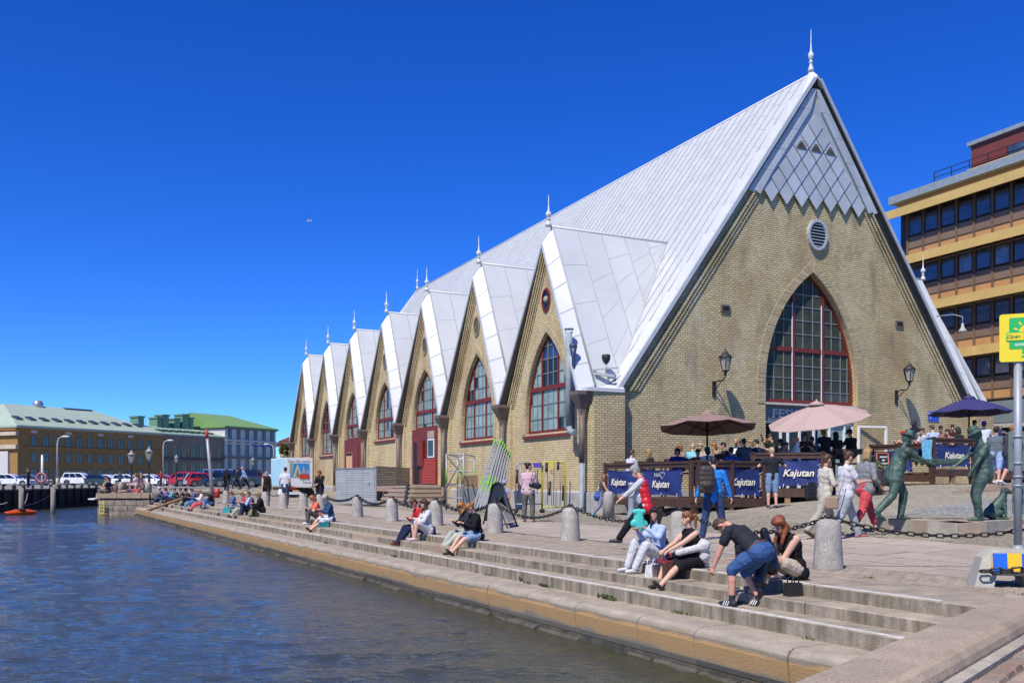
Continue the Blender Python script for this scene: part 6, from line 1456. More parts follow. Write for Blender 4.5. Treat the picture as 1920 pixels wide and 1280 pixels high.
# parasols
def parasol(label, c, zr, zt, rad, m, mu, tilt=(0, 0), n=8, zb=.6, rot=.2):
    c = V(c[0], c[1], 0); t = thing('parasol', label, 'parasol', (c.x, c.y, zb), 'large parasols over the terrace'); hub = c + V(0, 0, zt)
    Mx = Matrix.Rotation(math.radians(tilt[0]), 3, 'X') @ Matrix.Rotation(math.radians(tilt[1]), 3, 'Y'); drop = zt - zr
    def pt(r, a, dz=0):
        k = 1 - .35 * math.sin(math.pi * min(1, r)) * .25; z = -drop * (r ** 1.15) * k; return hub + Mx @ V(r * rad * math.cos(a), r * rad * math.sin(a), z + dz)
    for i in range(n):
        mb = MB(); a0, a1 = rot + 2 * math.pi * i / n, rot + 2 * math.pi * (i + 1) / n; rs = (.10, .4, .75, 1.0); vs = []
        for r in rs:
            A_, B_ = pt(r, a0), pt(r, a1); Mm = (A_ + B_) / 2 + V(0, 0, -.05 * r); vs += [A_, Mm, B_]
        fs = []
        for k in range(len(rs) - 1):
            for j in range(2): fs.append((k * 3 + j, (k + 1) * 3 + j, (k + 1) * 3 + j + 1, k * 3 + j + 1))
        mb.add(vs, fs); b = len(mb.v); mb.add([v - V(0, 0, .012) for v in vs], [tuple(reversed(f)) for f in fs], 0)
        mb.build('canopy_panel', m, t)
        mb = MB(); mb.tube([pt(.08, a0, -.03), pt(.5, a0, -.04), pt(.98, a0, -.03)], .014, 4); mb.tube([c + V(0, 0, zr - .15) if not any(tilt) else hub + Mx @ V(0, 0, -drop - .15), pt(.5, a0, -.05)], .012, 4); mb.build('rib', mu, t)
    mb = MB(); mb.lathe([(rad * .16, -.06), (rad * .13, .02), (.04, .10), (.02, .16)], hub, 12); mb.build('top_vent', m, t)
    mb = MB(); mb.tube([V(c.x, c.y, zb), V(c.x, c.y, zt - .05)], .035, 8); mb.build('pole', mu, t)
M_br = mat('mauve_brown_canvas', (.27, .17, .145), .8, 0, .06, 2, .1, 3); M_pk = mat('faded_pink_canvas', (.42, .30, .265), .8, 0, .05, 2, .1, 3); M_nv = mat('navy_parasol_canvas', (.035, .03, .13), .7, 0, .08, 2, .1, 3)
p_ = AT(1326, 32.0); parasol('brown parasol on the left part of the terrace', (p_.x, p_.y), 3.02, zat(775, 32), 1.70, M_br, M_iron, tilt=(-6, 0))
p_ = AT(1531, 32.6); parasol('faded pink parasol tilted towards the camera in front of the shopfront', (p_.x, p_.y), zat(788, 32.6), zat(757, 32.6), 1.8, M_pk, mat('navy_pole', (.015, .02, .12), .4), tilt=(10, -11))
p_ = AT(1817, 37.5); parasol('navy parasol at the right end of the terrace', (p_.x, p_.y), zat(769, 36.2), zat(745, 37.5), 1.58, M_nv, M_iron, zb=1.4, tilt=(-2, 0))
# chalkboard, planter, pots
cbd = thing('chalkboard', 'black chalk menu board with orange frame beside the planter', 'menu board', tuple(on(1656, 31)))
b = AT(1655, 31.5, .95); mb = MB(); zt_ = zat(849, 31.5); z0_ = zat(902, 31.5)
fx = V(.20, .02, 0); mb.ob(b * 1 + V(0, 0, (zt_ + z0_) / 2 - b.z), fx, (0, .02, 0), V(.02, .12, (zt_ - z0_) / 2)); mb.build('slate', M_iron, cbd)
mb = MB()
for s in (-1, 1): mb.bar(b + fx * s + V(-.02, -.15, z0_ - b.z), b + fx * s + V(.02, .1, zt_ - b.z), .035, .05)
mb.bar(b - fx + V(.02, .08, zt_ - b.z), b + fx + V(.02, .08, zt_ - b.z), .04, .04); mb.bar(b - fx + V(-.02, -.15, z0_ - b.z), b + fx + V(-.02, -.15, z0_ - b.z), .04, .04); mb.build('frame', mat('orange_wood', (.50, .14, .04), .6), cbd)
mb = MB()
for i, w in enumerate((.12, .05, .13, .11, .14, .07)): mb.ob(b + V(0, -.05 - .02 * i, zt_ - b.z - .13 - i * .11), (w, 0, 0), (0, .004, 0), (0, 0, .02))
mb.build('chalk_writing', M_rope, cbd)
c = on(1645, 30); t = thing('planter', 'tall dark pot with a leafy plant beside the terrace entrance', 'planter', tuple(c))
mb = MB(); mb.lathe([(.16, 0), (.20, .3), (.25, .75), (.27, .8), (.24, .8), (.22, .74)], c, 16); mb.build('pot', mat('dark_pot', (.07, .05, .045), .6), t)
mb = MB(); rr = random.Random(6)
for i in range(220):
    p = c + V(rr.gauss(0, .12), rr.gauss(0, .12), .8 + abs(rr.gauss(0, .12))); a = V(rr.gauss(0, 1), rr.gauss(0, 1), rr.gauss(0, 1)).normalized() * .05; b_ = V(rr.gauss(0, 1), rr.gauss(0, 1), rr.gauss(0, 1)).normalized() * .03; mb.add([p - a, p + b_, p + a, p - b_], [(0, 1, 2, 3)])
mb.build('foliage', M_lf2, t)
# blue towel over the railing and red cap hint
mb = MB(); a, b = AT(1727, 33.9), AT(1746, 33.8); nx, nz = 8, 8; zt_, zb_ = zat(824, 33.9), zat(862, 33.9); vs = []
for j in range(nz + 1):
    for i in range(nx + 1): vs.append(a.lerp(b, i / nx) + V(0, -.06 - .03 * math.sin(i * 1.9 + j * .7), zb_ + (zt_ - zb_) * j / nz + .03 * math.sin(i * 2.0) * (j < 2)))
mb.add(vs, [(j * (nx + 1) + i, j * (nx + 1) + i + 1, (j + 1) * (nx + 1) + i + 1, (j + 1) * (nx + 1) + i) for j in range(nz) for i in range(nx)], 0, True); mb.build('towel', mat('light_blue_towel', (.16, .48, .72), .6, 0, .25, 8), label='light blue cloth hung over the terrace rail beside the left statue', cat='towel')
# grey pole stump and bollard near terrace corner
p_ = on(1184, 27.5); mb = MB(); mb.lathe([(.17, 0), (.16, .1), (.10, .35), (.09, 1.05), (.11, 1.08), (.10, 1.14), (.02, 1.16)], p_, 12); mb.build('power_post', M_post, label='slim grey metal post behind the woman in the red vest', cat='post')
p_ = on(1141, 30); mb = MB(); mb.lathe([(.19, 0), (.18, .6), (.17, .75), (.13, .84), (.05, .87)], p_, 14); mb.build('rounded_bollard', M_bol, label='thick round topped stone bollard by the left end of the terrace', cat='bollard')
p_ = on(1118, 34.5); mb = MB(); mb.ob(p_ + V(0, 0, .38), (.22, 0, 0), (0, .2, 0), (0, 0, .40)); mb.build('corner_stone', M_plinth, label='squared guard stone at the near corner of the hall', cat='stone')
# ---------------- statue plinth ----------------
pg = thing('granite_plinth', 'low granite slab base carrying the two bronze men and the dog', 'plinth', tuple(GP(1760, 990, .3)))
ptop = .48; zg = .24
fl_, fm_, fr_, frr = AT(1638, 18.4), AT(1797, 15.9), AT(1838, 16.4), AT(1990, 18.4)
def pst(a, b, n, nm='base_stone', dep=.55):
    a = V(a.x, a.y, 0); b = V(b.x, b.y, 0); d = b - a; nn = V(-d.y, d.x, 0).normalized()
    for i in range(n):
        p, q = a + d * (i / n), a + d * ((i + 1) / n); mb = MB(); g_ = d.normalized() * .006
        mb.add([p + g_ + V(0, 0, 0), q - g_ + V(0, 0, 0), q - g_ + nn * dep, p + g_ + nn * dep] + [x + V(0, 0, 0) for x in (p + g_ + nn * .02, q - g_ + nn * .02, q - g_ + nn * dep, p + g_ + nn * dep)], [])
        v8 = mb.v; mb.v = [(x, y, (.1 if i_ < 4 else ptop)) for i_, (x, y, z) in enumerate(v8)]; mb.f = [(0, 1, 5, 4), (1, 2, 6, 5), (2, 3, 7, 6), (3, 0, 4, 7), (4, 5, 6, 7)]; mb.m = [0] * 5; mb.sm = [False] * 5
        mb.build(nm, M_granw if i % 2 else M_gran, pg)
pst(fl_, fm_, 2); pst(fm_, frr, 2)
mb = MB(); mb.add([(fl_.x + .1, fl_.y + .1, ptop - .01), (fm_.x, fm_.y + .3, ptop - .01), (frr.x, frr.y + .3, ptop - .01), (frr.x, frr.y + 3, ptop - .01), (fl_.x + 2.2, fl_.y + 2.6, ptop - .01)], [(0, 1, 2, 3, 4)]); mb.build('top_paving', M_pave, pg)
mb = MB(); mb.add([(fl_.x, fl_.y, 0), (fl_.x + 2.2, fl_.y + 2.6, 0), (fl_.x + 2.2, fl_.y + 2.6, ptop), (fl_.x, fl_.y, ptop)], [(0, 1, 2, 3)]); mb.add([(fl_.x + 2.2, fl_.y + 2.6, 0), (frr.x, frr.y + 3, 0), (frr.x, frr.y + 3, ptop), (fl_.x + 2.2, fl_.y + 2.6, ptop)], [(0, 1, 2, 3)]); mb.build('base_back', M_gran, pg)
# ---------------- concrete barrier, sign pole ----------------
M_conc = mat('concrete', (.45, .435, .36), .9, 0, .12, 4, .25, 40, fine=.12)
cb = thing('concrete_barrier', 'pale concrete barrier block with blue and yellow striped board carrying the sign pole', 'barrier', (5.6, 10.6, 0))
a = AT(1818, 10.75, 0); d = V(1, -.28, 0).normalized(); nn = V(d.y, -d.x, 0); nn = nn if nn.y < 0 else -nn
zb_ = -.01
def Bx(x, o, z): p = a + d * x + nn * o; return V(p.x, p.y, z)
prof = [(0.0, 0), (.20, 0), (.24, .14), (.52, .14), (.54, 0), (.78, 0), (.82, .14), (1.10, .14), (1.12, 0), (1.36, 0), (1.5, 0), (1.42, .33), (1.30, .42), (.22, .42), (.10, .33)]
mb = MB(); mb.prism(prof, lambda x, z: Bx(x, .25 - .10 * (z / .42), z), lambda x, z: Bx(x, -.28 + .10 * (z / .42), z)); mb.build('block', M_conc, cb)
bd = MB(); bd.ob(Bx(.56, .24, .285), d * .38, nn * .01, V(0, 0, .105) - nn * .02); bo = bd.build('striped_board', mat('sign_yellow', (.75, .45, .01), .4, 0, .03), cb)
mbb = mat('sign_blue', (.01, .11, .55), .4, 0, .03)
for x in (.265, .56, .855): s = MB(); s.ob(Bx(x, .253, .285), d * .075, nn * .004, V(0, 0, .105) - nn * .02); s.build('blue_stripe', mbb, bo)
s = MB(); s.ob(Bx(.87, .24, .285), d * .02, nn * .01, V(0, 0, .085) - nn * .02)
ch2 = thing('loose_chain', 'chain lying across the striped barrier board at the right edge', 'chain', tuple(Bx(.1, .3, .2)))
A_, B_ = Bx(.06, .30, .19), Bx(1.2, .33, .33)
for i in range(11):
    p, q = A_.lerp(B_, i / 11) - V(0, 0, .10 * (i / 11) * (1 - i / 11)), A_.lerp(B_, (i + 1) / 11) - V(0, 0, .10 * ((i + 1) / 11) * (1 - (i + 1) / 11)); o = bpy.data.objects.new('chain_link', LM); COL.objects.link(o); o.parent = ch2
    M = ((q - p).normalized().to_track_quat('X', 'Z').to_matrix() @ Matrix.Rotation(math.pi / 2 * (i % 2) + .3, 3, 'X')).to_4x4(); M.translation = (p + q) / 2 - A_ + (A_ - Bx(.1, .3, .2)); M = M @ Matrix.Diagonal(((q - p).length / .086 * .95, 1.15, 1.15, 1)); o.matrix_basis = M
sp = thing('sign_pole', 'grey pole with yellow and green sightseeing bus stop sign and grey box', 'sign', tuple(AT(1909, 10.8, .42)))
c = AT(1908.5, 10.8); mb = MB(); mb.lathe([(.08, 0), (.07, .02), (.045, .05)], V(c.x, c.y, .41), 10); mb.tube([V(c.x, c.y, .42), V(c.x, c.y, zat(676, 10.8))], .044, 14); mb.ball(V(c.x, c.y, zat(677, 10.8)), .055, 12); mb.build('pole', M_post, sp)
sx_ = V(.93, -.37, 0).normalized(); zc_ = zat(634, 10.8); c0 = V(c.x, c.y - .05, zc_) + sx_ * .04
def rrect(cx, cz, w, h, r, n=5):
    P_ = []
    for qx, qz, a0 in ((1, 1, 0), (-1, 1, 90), (-1, -1, 180), (1, -1, 270)):
        for i in range(n + 1): a = math.radians(a0 + 90 * i / n); P_.append((cx + qx * (w - r) + r * math.cos(a), cz + qz * (h - r) + r * math.sin(a)))
    return P_
snn = V(sx_.y, -sx_.x, 0)
def SPt(o): return lambda x, z: c0 + sx_ * x + V(0, 0, z) + snn * o
def plate(poly, o0, o1, m, name, par): mb = MB(); mb.prism(poly, SPt(o1), SPt(o0)); return mb.build(name, m, par)
M_sy = mat('bus_sign_yellow', (.80, .63, .02), .35, 0, .03); M_sg = mat('bus_sign_green', (.03, .42, .10), .35, 0, .03)
sb = plate(rrect(0, 0, .255, .275, .03), .0, .012, M_sy, 'sign_plate', sp)
g1 = plate(rrect(.03, .14, .185, .09, .02), .012, .016, M_sg, 'green_panel', sb)
g2 = plate(rrect(.03, -.08, .185, .05, .02), .012, .016, M_sg, 'green_panel', sb)
k = 14; plate([(.03 + .085 * math.cos(math.pi * i / k), .06 + .085 * math.sin(math.pi * i / k)) for i in range(k + 1)], .016, .019, M_sy, 'sun_disc', sb)
for i in range(5):
    a_ = math.pi * (i + .5) / 5; x0, z0_ = .03 + .10 * math.cos(a_), .06 + .10 * math.sin(a_); x1, z1_ = .03 + .145 * math.cos(a_), .06 + .145 * math.sin(a_); px_, pz_ = -math.sin(a_) * .009, math.cos(a_) * .009
    plate([(x0 - px_, z0_ - pz_), (x1 - px_, z1_ - pz_), (x1 + px_, z1_ + pz_), (x0 + px_, z0_ + pz_)], .016, .019, M_sy, 'sun_ray', sb)
plate(rrect(.03, .012, .215, .052, .02), .016, .020, M_sg, 'green_border', sb); plate(rrect(.03, .012, .205, .042, .015), .020, .023, M_sy, 'name_band', sb)
text('Open Top Tours', .062, mat('sign_dark_green', (.02, .18, .05)), sb, c0 + sx_ * .03 + V(0, 0, .012) + snn * .026, sx_, UP, shear=.4, ext=.001)
text('GOTHENBURG', .038, MATS['white_letters'], sb, c0 + sx_ * .03 + V(0, 0, -.085) + snn * .02, sx_, UP, ext=.001, bold=.001)
text('5', .13, M_sg, sb, c0 + sx_ * .0 + V(0, 0, -.185) + snn * .016, sx_, UP, ext=.001, bold=.003)
mb = MB(); g0 = V(c.x, c.y + .08, 0); mb.ob(g0 + V(.11, .0, zat(845, 10.8)), sx_ * .16, snn * .03, (0, 0, .23)); mb.build('grey_box', mat('grey_green_box', (.14, .18, .16), .6), sp)
for py in (818, 868, 893, 910): mb = MB(); mb.lathe([(.055, -.012), (.055, .012)], V(c.x, c.y, zat(py, 10.8)), 12); mb.build('clamp', M_post, sp)
mb = MB(); mb.ob(g0 + V(.13, .03, zat(935, 10.8)), sx_ * .12, snn * .02, (0, 0, .18)); mb.build('lower_box', MATS['grey_green_box'], sp)
# gull in the sky
t = thing('gull', 'tiny distant gull gliding in the blue sky left of the roof', 'bird', tuple(AT(580, 90, zat(414, 90))))
c = AT(580, 90, zat(414, 90)); mb = MB(); mb.tube([c - V(.22, 0, 0), c - V(.1, 0, 0), c + V(.12, 0, .01), c + V(.24, 0, .03)], [.02, .06, .06, .03], 7); mb.build('body', M_white, t)
mb = MB()
for s in (-1, 1): mb.add([c + V(-.08, 0, .03), c + V(.10, 0, .03), c + V(.06, s * .3, .16), c + V(-.04, s * .62, .06), c + V(-.10, s * .3, .14)], [(0, 1, 2, 3, 4)])
mb.build('wing', MATS['zinc'], t)
# ---------------- people ----------------
def capm(mb, p0, p1, r0, r1=None, n=10, sx=None):
    """tapered capsule as closed tube; sx=(axis vector, factor) squashes the cross-section along axis"""
    r1 = r0 if r1 is None else r1; p0, p1 = Vector(p0), Vector(p1); d = p1 - p0; L = d.length
    if L < 1e-5: d = V(0, 0, 1); L = 1e-5
    dn = d.normalized(); x = dn.cross(UP)
    if x.length < .2: x = dn.cross(V(0, 1, 0))
    x.normalize(); y = dn.cross(x); rings = []
    for i in range(4): a = math.pi / 2 * (1 - i / 3.5); rings.append((p0 - dn * r0 * math.sin(a), max(r0 * math.cos(a), r0 * .05)))
    for i in range(4): a = math.pi / 2 * ((i + .5) / 3.5); rings.append((p1 + dn * r1 * math.sin(a), max(r1 * math.cos(a), r1 * .05)))
    vs = []
    for c, r in rings: vs += [c + x * (r * math.cos(2 * math.pi * j / n)) + y * (r * math.sin(2 * math.pi * j / n)) for j in range(n)]
    if sx is not None:
        ax, k = sx; ax = Vector(ax).normalized(); vs = [v - ax * ((v - (p0 + dn * (v - p0).dot(dn))).dot(ax) * (1 - k)) for v in vs]
    K = len(rings)
    fs = [(i * n + j, i * n + (j + 1) % n, (i + 1) * n + (j + 1) % n, (i + 1) * n + j) for i in range(K - 1) for j in range(n)] + [tuple(reversed(range(n))), tuple((K - 1) * n + j for j in range(n))]
    mb.add(vs, fs, 0, True)
def ik(a, b, l1, l2, hint):
    a, b = Vector(a), Vector(b); d = b - a; L = d.length
    if L > (l1 + l2) * .998: b = a + d.normalized() * (l1 + l2) * .998; d = b - a; L = d.length
    L = max(L, abs(l1 - l2) + .01); dn = d.normalized(); h = Vector(hint); h = h - dn * h.dot(dn)
    if h.length < 1e-3: h = V(0, 1, .01)
    h.normalize(); c = (l1 * l1 - l2 * l2 + L * L) / (2 * L); s = math.sqrt(max(0, l1 * l1 - c * c)); return a + dn * c + h * s, b
SK = {'fair': (.62, .36, .26), 'tan': (.48, .26, .17), 'red': (.60, .29, .21)}
def cloth(c): 
    n = 'cloth_%02d_%02d_%02d' % tuple(int(x * 99) for x in c); return mat(n, c, .85, 0, .14, 7, .9, 11, .2)
def skin(k): return mat('skin_' + k, SK[k], .55, 0, .06, 6, 0, 1, .35)
def hairm(c): n = 'hair_%02d_%02d_%02d' % tuple(int(x * 99) for x in c); return mat(n, c, .5, 0, .25, 30, .5, 60, .4, stretch=(1, 1, .25))
HC = {'brown': (.10, .05, .025), 'dark': (.025, .017, .012), 'blond': (.42, .27, .11), 'lblond': (.55, .42, .24), 'red': (.26, .075, .025), 'grey': (.34, .33, .32), 'auburn': (.30, .12, .04), 'ginger': (.42, .17, .05)}
FOLD = []
for n_, s_ in (('folds', .055), ('strands', .022)):
    tx = bpy.data.textures.new(n_, 'CLOUDS'); tx.noise_scale = s_; tx.noise_depth = 1; FOLD.append(tx)
REM = []     # meshes to be fused by voxel remeshing, then given small extras
def later(mb, name, m, parent, vox, extra=None, extra_m=None, smooth=2, label=None):
    o = mb.build(name, m, parent); md = o.modifiers.new('remesh', 'REMESH'); md.mode = 'VOXEL'; md.voxel_size = vox; md.use_smooth_shade = True
    sm = o.modifiers.new('smooth', 'SMOOTH'); sm.factor = .5; sm.iterations = min(smooth, 2)
    if name in ('top', 'trousers', 'shorts', 'skirt', 'cardigan', 'padded_vest', 'leather_jacket', 'hair', 'figure'):
        dm_ = o.modifiers.new('folds', 'DISPLACE'); dm_.texture = FOLD[1 if name == 'hair' else 0]; dm_.texture_coords = 'LOCAL'; dm_.strength = .013 if name != 'figure' else .005; dm_.mid_level = .4
    REM.append((o, extra, extra_m)); 
    if label: o['label'] = label
    return o
def person(label, loc, yaw, H=1.7, pel=None, spine=(0, 0, 1), hl=None, hr=None, fl=None, fr=None, kl=None, kr=None, el=None, er=None, top=(.5, .5, .5), sleeve='short', bottom='trousers', bcol=(.05, .05, .08), blen=1.0, shoes=(.03, .03, .03), hair='brown', style='short', look=(0, 0), sk='fair', vox=.014, fem=False, hat=None, group=None, fat=1.0, statue=None, cat='person', bend=0.0, socks=None, glasses=False, extras=None, name='person', fingers=True, toe=None, belt=None):
    """yaw: heading in degrees, 0 = away from the camera (+Y), 90 = left (-X).  Local +Y is forward, +X is the right hand side"""
    k = H / 1.7; f = fat
    t = thing(name, label, cat, tuple(loc), group, rz=math.radians(yaw)); ORG[t.name] = (0, 0, 0)
    pel = Vector(pel) if pel is not None else V(0, 0, .93 * k)
    s = Vector(spine).normalized(); rt = V(1, 0, 0); rt = (rt - s * s.x).normalized(); fw = s.cross(rt) * -1; fw = rt.cross(s) * -1 if False else s.cross(rt)
    if fw.y < 0 and abs(s.z) > .3: fw = -fw
    neck = pel + s * .50 * k; chest = pel + s * .36 * k; waist = pel + s * .17 * k
    ns = (s + V(0, 0, .35) + fw * .12).normalized() if s.z > .2 else (s + fw * -.1).normalized()
    # head
    cy, sy = math.cos(math.radians(look[0])), math.sin(math.radians(look[0])); pt_ = math.radians(look[1])
    hb = neck + ns * .075 * k; hz = ns
    hx = (rt * cy + fw * sy); hx = (hx - hz * hx.dot(hz)).normalized(); hf = hz.cross(hx)
    if hf.dot(-rt * sy * -1 + fw * cy) < 0 and False: hf = -hf
    Rp = Matrix.Rotation(pt_, 3, hx); hz2 = Rp @ hz; hf2 = Rp @ hf
    hc = hb + hz2 * .125 * k + hf2 * .015
    shw = (.165 if fem else .185) * k * (1 + (f - 1) * .4); hipw = (.095 if fem else .09) * k
    SL, SR = neck - rt * shw - s * .045 * k, neck + rt * shw - s * .045 * k; PL, PR = pel - rt * hipw, pel + rt * hipw
    ua, fa, th, sh_ = .285 * k, .245 * k, .43 * k, .42 * k
    g0 = -loc_z_off.get(label, 0)
    hl = Vector(hl) if hl is not None else SL + V(-.06, .05, -.50) * k; hr = Vector(hr) if hr is not None else SR + V(.06, .05, -.50) * k
    fl = Vector(fl) if fl is not None else V(-.10, 0, .08); fr = Vector(fr) if fr is not None else V(.10, 0, .08)
    EL, hl = ik(SL, hl, ua, fa, el or (-.5, -1, -.3)); ER, hr = ik(SR, hr, ua, fa, er or (.5, -1, -.3))
    KL, fl = ik(PL, fl, th, sh_, kl or (-.1, 1, .2)); KR, fr = ik(PR, fr, th, sh_, kr or (.1, 1, .2))
    B = MB(); cap = lambda a, b, r0, r1=None, sx=None, mb=None, n=10: capm(mb or B, a, b, r0 * k, (r1 if r1 is not None else r0) * k, n, sx)
    def torso(mb, inf):
        q = inf
        for c, w, r in [x for i, x in enumerate(((pel - s * .02 * k, .085, .105 * f + (.01 if fem else 0)), (pel + s * .08 * k, .075, .10 * f), (waist, .05 if fem else .065, (.092 if fem else .103) * f), (waist + s * .09 * k, .06, .098 * f), (chest, .085, .105 * (.5 + f * .5)), (chest + s * .07 * k, .10, .088))) if not (i == 0 and inf and belt)]:
            cap(c - rt * w * k, c + rt * w * k, r + q, None, (fw, .86), mb)
        cap(pel + s * (.02 if not (inf and belt) else .12) * k, chest, .10 * f + q, .10 + q, None, mb)
        if f > 1.1: cap(waist + fw * .07 * k, waist + fw * .05 * k - s * .08 * k, .14 * f + q, .12 * f + q, None, mb)
        if fem:
            for sd in (-1, 1): cap(chest + fw * .065 * k + rt * sd * .06 * k, chest + fw * .075 * k + rt * sd * .062 * k - s * .02 * k, .055 + q, .06 + q, None, mb)
        cap(SL + rt * .03 * k - s * .01, SR - rt * .03 * k - s * .01, .062 + q, None, None, mb); cap(neck - s * .03 * k, neck + s * .01 * k, .075 + q * .5, .055 + q * .4, None, mb)
    torso(B, 0)
    cap(neck - s * .02 * k, hb + hz2 * .05 * k, .055 if not fem else .048, .052 if not fem else .045)
    # head: skull, jaw, nose, ears
    cap(hc + hz2 * .035 * k - hf2 * .012, hc - hz2 * .0 * k - hf2 * .01, .078, .074, (hx, .92)); cap(hc - hz2 * .03 * k + hf2 * .025, hc - hz2 * .07 * k + hf2 * .045, .06, .042, (hx, .88))
    cap(hc + hf2 * .075 * k + hz2 * .01, hc + hf2 * .098 * k - hz2 * .022 * k, .009, .015)
    for sd in (-1, 1): cap(hc + hx * sd * .074 * k + hz2 * .01, hc + hx * sd * .076 * k - hz2 * .03 * k, .014, .010)
    arms = ((SL, EL, hl, -1), (SR, ER, hr, 1)); legs = ((PL, KL, fl, -1), (PR, KR, fr, 1))
    for S_, E_, H_, sd in arms:
        cap(S_, S_.lerp(E_, .5), .058 * (.6 + .4 * f), .050); cap(S_.lerp(E_, .4), E_, .051, .042); cap(E_, E_.lerp(H_, .35), .043, .043); cap(E_.lerp(H_, .3), H_, .042, .028)
    for P_, K_, F_, sd in legs:
        cap(P_, P_.lerp(K_, .5), .092 * (.5 + .5 * f), .080 * (.5 + .5 * f)); cap(P_.lerp(K_, .45), K_, .080, .058); cap(K_, K_.lerp(F_, .35), .058, .062); cap(K_.lerp(F_, .3), F_, .060, .038)
    # hands: palm fused, fingers as rooted chains
    FX = MB(); hands = []
    for S_, E_, H_, sd in arms:
        d = (H_ - E_).normalized(); side = d.cross(UP) if abs(d.z) < .9 else V(0, 1, 0) * 1.0; side = (side - d * side.dot(d)).normalized(); nrm = d.cross(side).normalized()
        if abs(d.z) >= .9: nrm = V(-sd, 0, 0); nrm = (nrm - d * nrm.dot(d)).normalized(); side = nrm.cross(d)
        w = H_ + d * .01 * k; pc = H_ + d * .075 * k
        cap(w, pc, .026, .032, (nrm, .55)); cap(w + side * .012 * k, pc + side * .018 * k, .022, .024, (nrm, .6)); cap(w - side * .012 * k, pc - side * .018 * k, .022, .024, (nrm, .6))
        if fingers:
            for i, (o, L_) in enumerate(((-.030, .062), (-.010, .074), (.010, .078), (.030, .068))):
                a = pc + side * o * k * 1.0 - d * .005; b = a + (d * .9 + nrm * .35) * L_ * .55 * k; c = b + (d * .55 + nrm * .8) * L_ * .5 * k; FX.tube([a, b, c], [.0105 * k, .0098 * k, .0075 * k], 6)
            a = H_ + d * .03 * k + side * .03 * k; FX.tube([a, a + (d * .6 + side * .7) * .038 * k, a + (d * 1.3 + side * .75 + nrm * .5) * .038 * k * 1.2], [.0125 * k, .0115 * k, .009 * k], 6)
        hands.append((H_, d, side, nrm))
    feet = []
    for P_, K_, F_, sd in legs:
        sh = (F_ - K_).normalized(); fd = V(0, 1, 0) if toe is None else Vector(toe); fd = (fd - sh * fd.dot(sh) * .85).normalized()
        if sh.z > -.35: fd = (V(0, 0, 1) * .9 + V(0, 1, 0) * .3).normalized()
        elif F_.z < .5 or True: fd.z = min(0, fd.z) if sh.z < -.8 else fd.z
        fd.normalize(); feet.append((F_, fd, sd)); heel = F_ - V(0, 0, .045 * k) - fd * .035 * k; toe_ = F_ - V(0, 0, .055 * k) + fd * .14 * k
        cap(F_, heel, .038, .036); cap(heel, toe_, .036, .028); cap(toe_, toe_ + fd * .03 * k, .028, .020)
    eyes = MB()
    for sd in (-1, 1):
        c = hc + hf2 * .078 * k + hx * sd * .031 * k + hz2 * .018 * k; eyes.ball(c, .0105 * k, 6, 1); b1 = c + hz2 * .022 * k + hf2 * .003; eyes.bar(b1 - hx * .014 * k, b1 + hx * .014 * k, .006 * k, .006 * k, hz2, 1)
    c = hc + hf2 * .086 * k - hz2 * .055 * k; eyes.bar(c - hx * .022 * k, c + hx * .022 * k, .012 * k, .009 * k, hz2, 2)
    FX.v_off = 0
    b0 = len(FX.v); FX.add(eyes.v, eyes.f); FX.m[-len(eyes.f):] = eyes.m; FX.sm[-len(eyes.f):] = [True] * len(eyes.f)
    sm = statue if statue else skin(sk); em = [sm, statue or mat('eye_dark', (.03, .02, .015), .3), statue or mat('lip', (.42, .13, .10), .5)]
    layers = MB() if statue else None
    body = None
    # clothing
    T = MB()
    def tcap(a, b, r0, r1, sx=None): capm(T, a, b, r0 * k, r1 * k, 10, sx)
    q = .014 if sleeve != 'coat' else .022
    torso(T, q)
    lo = pel - s * .05 * k; r_ = .118 * (.6 + .4 * f)
    if not belt: tcap(lo - rt * .05 * k, lo + rt * .05 * k, r_, r_, (fw, .88))
    for S_, E_, H_, sd in arms:
        sf = .6 + .4 * f
        if sleeve == 'none': tcap(S_ - rt * sd * .03 * k, S_ - rt * sd * .03 * k - s * .04, .064, .06) if not fem else None; continue
        if sleeve == 'short': tcap(S_, S_.lerp(E_, .55), .070 * sf, .068 * sf)
        else:
            tcap(S_, S_.lerp(E_, .6), .070 * sf, .062); tcap(S_.lerp(E_, .5), E_, .063, .056); tcap(E_, E_.lerp(H_, .9 if sleeve != 'threequarter' else .5), .057, .042 if sleeve != 'threequarter' else .052)
    Bt = MB()
    def bcap(a, b, r0, r1, sx=None): capm(Bt, a, b, r0 * k, r1 * k, 10, sx)
    hw_ = .5 + .5 * f
    for c, w, r in ((pel - s * .03 * k, .07, .112 * f), (pel + s * .06 * k, .062, .106 * f)): bcap(c - rt * w * k, c + rt * w * k, r, r, (fw, .9 if f < 1.15 else 1))
    if belt: bcap(pel - rt * .085 * k - s * .01, pel + rt * .085 * k - s * .01, .124 * f, .124 * f)
    if bottom in ('trousers', 'shorts'):
        loose = .012 if bottom == 'trousers' else .014
        for P_, K_, F_, sd in legs:
            L1 = min(1, blen * 2); L2 = max(0, blen * 2 - 1)
            m1 = P_.lerp(K_, L1)
            bcap(P_, P_.lerp(K_, L1 * .5), .100 * hw_ + loose, .090 * hw_ + loose); bcap(P_.lerp(K_, L1 * .5), m1, .090 * hw_ + loose, (.068 if L1 >= 1 else .085) + loose)
            if L2 > 0: e = K_.lerp(F_, min(.97, L2)); bcap(K_, K_.lerp(e, .4), .069 + loose, .068 + loose); bcap(K_.lerp(e, .4), e, .067 + loose, .052 + loose)
    elif bottom == 'skirt':
        n = 6
        for i in range(n + 1):
            u_ = i / n * blen; a = PL.lerp(KL, u_); b = PR.lerp(KR, u_); bcap(a, b, .105, .105)
    elif bottom == 'skirtflare':
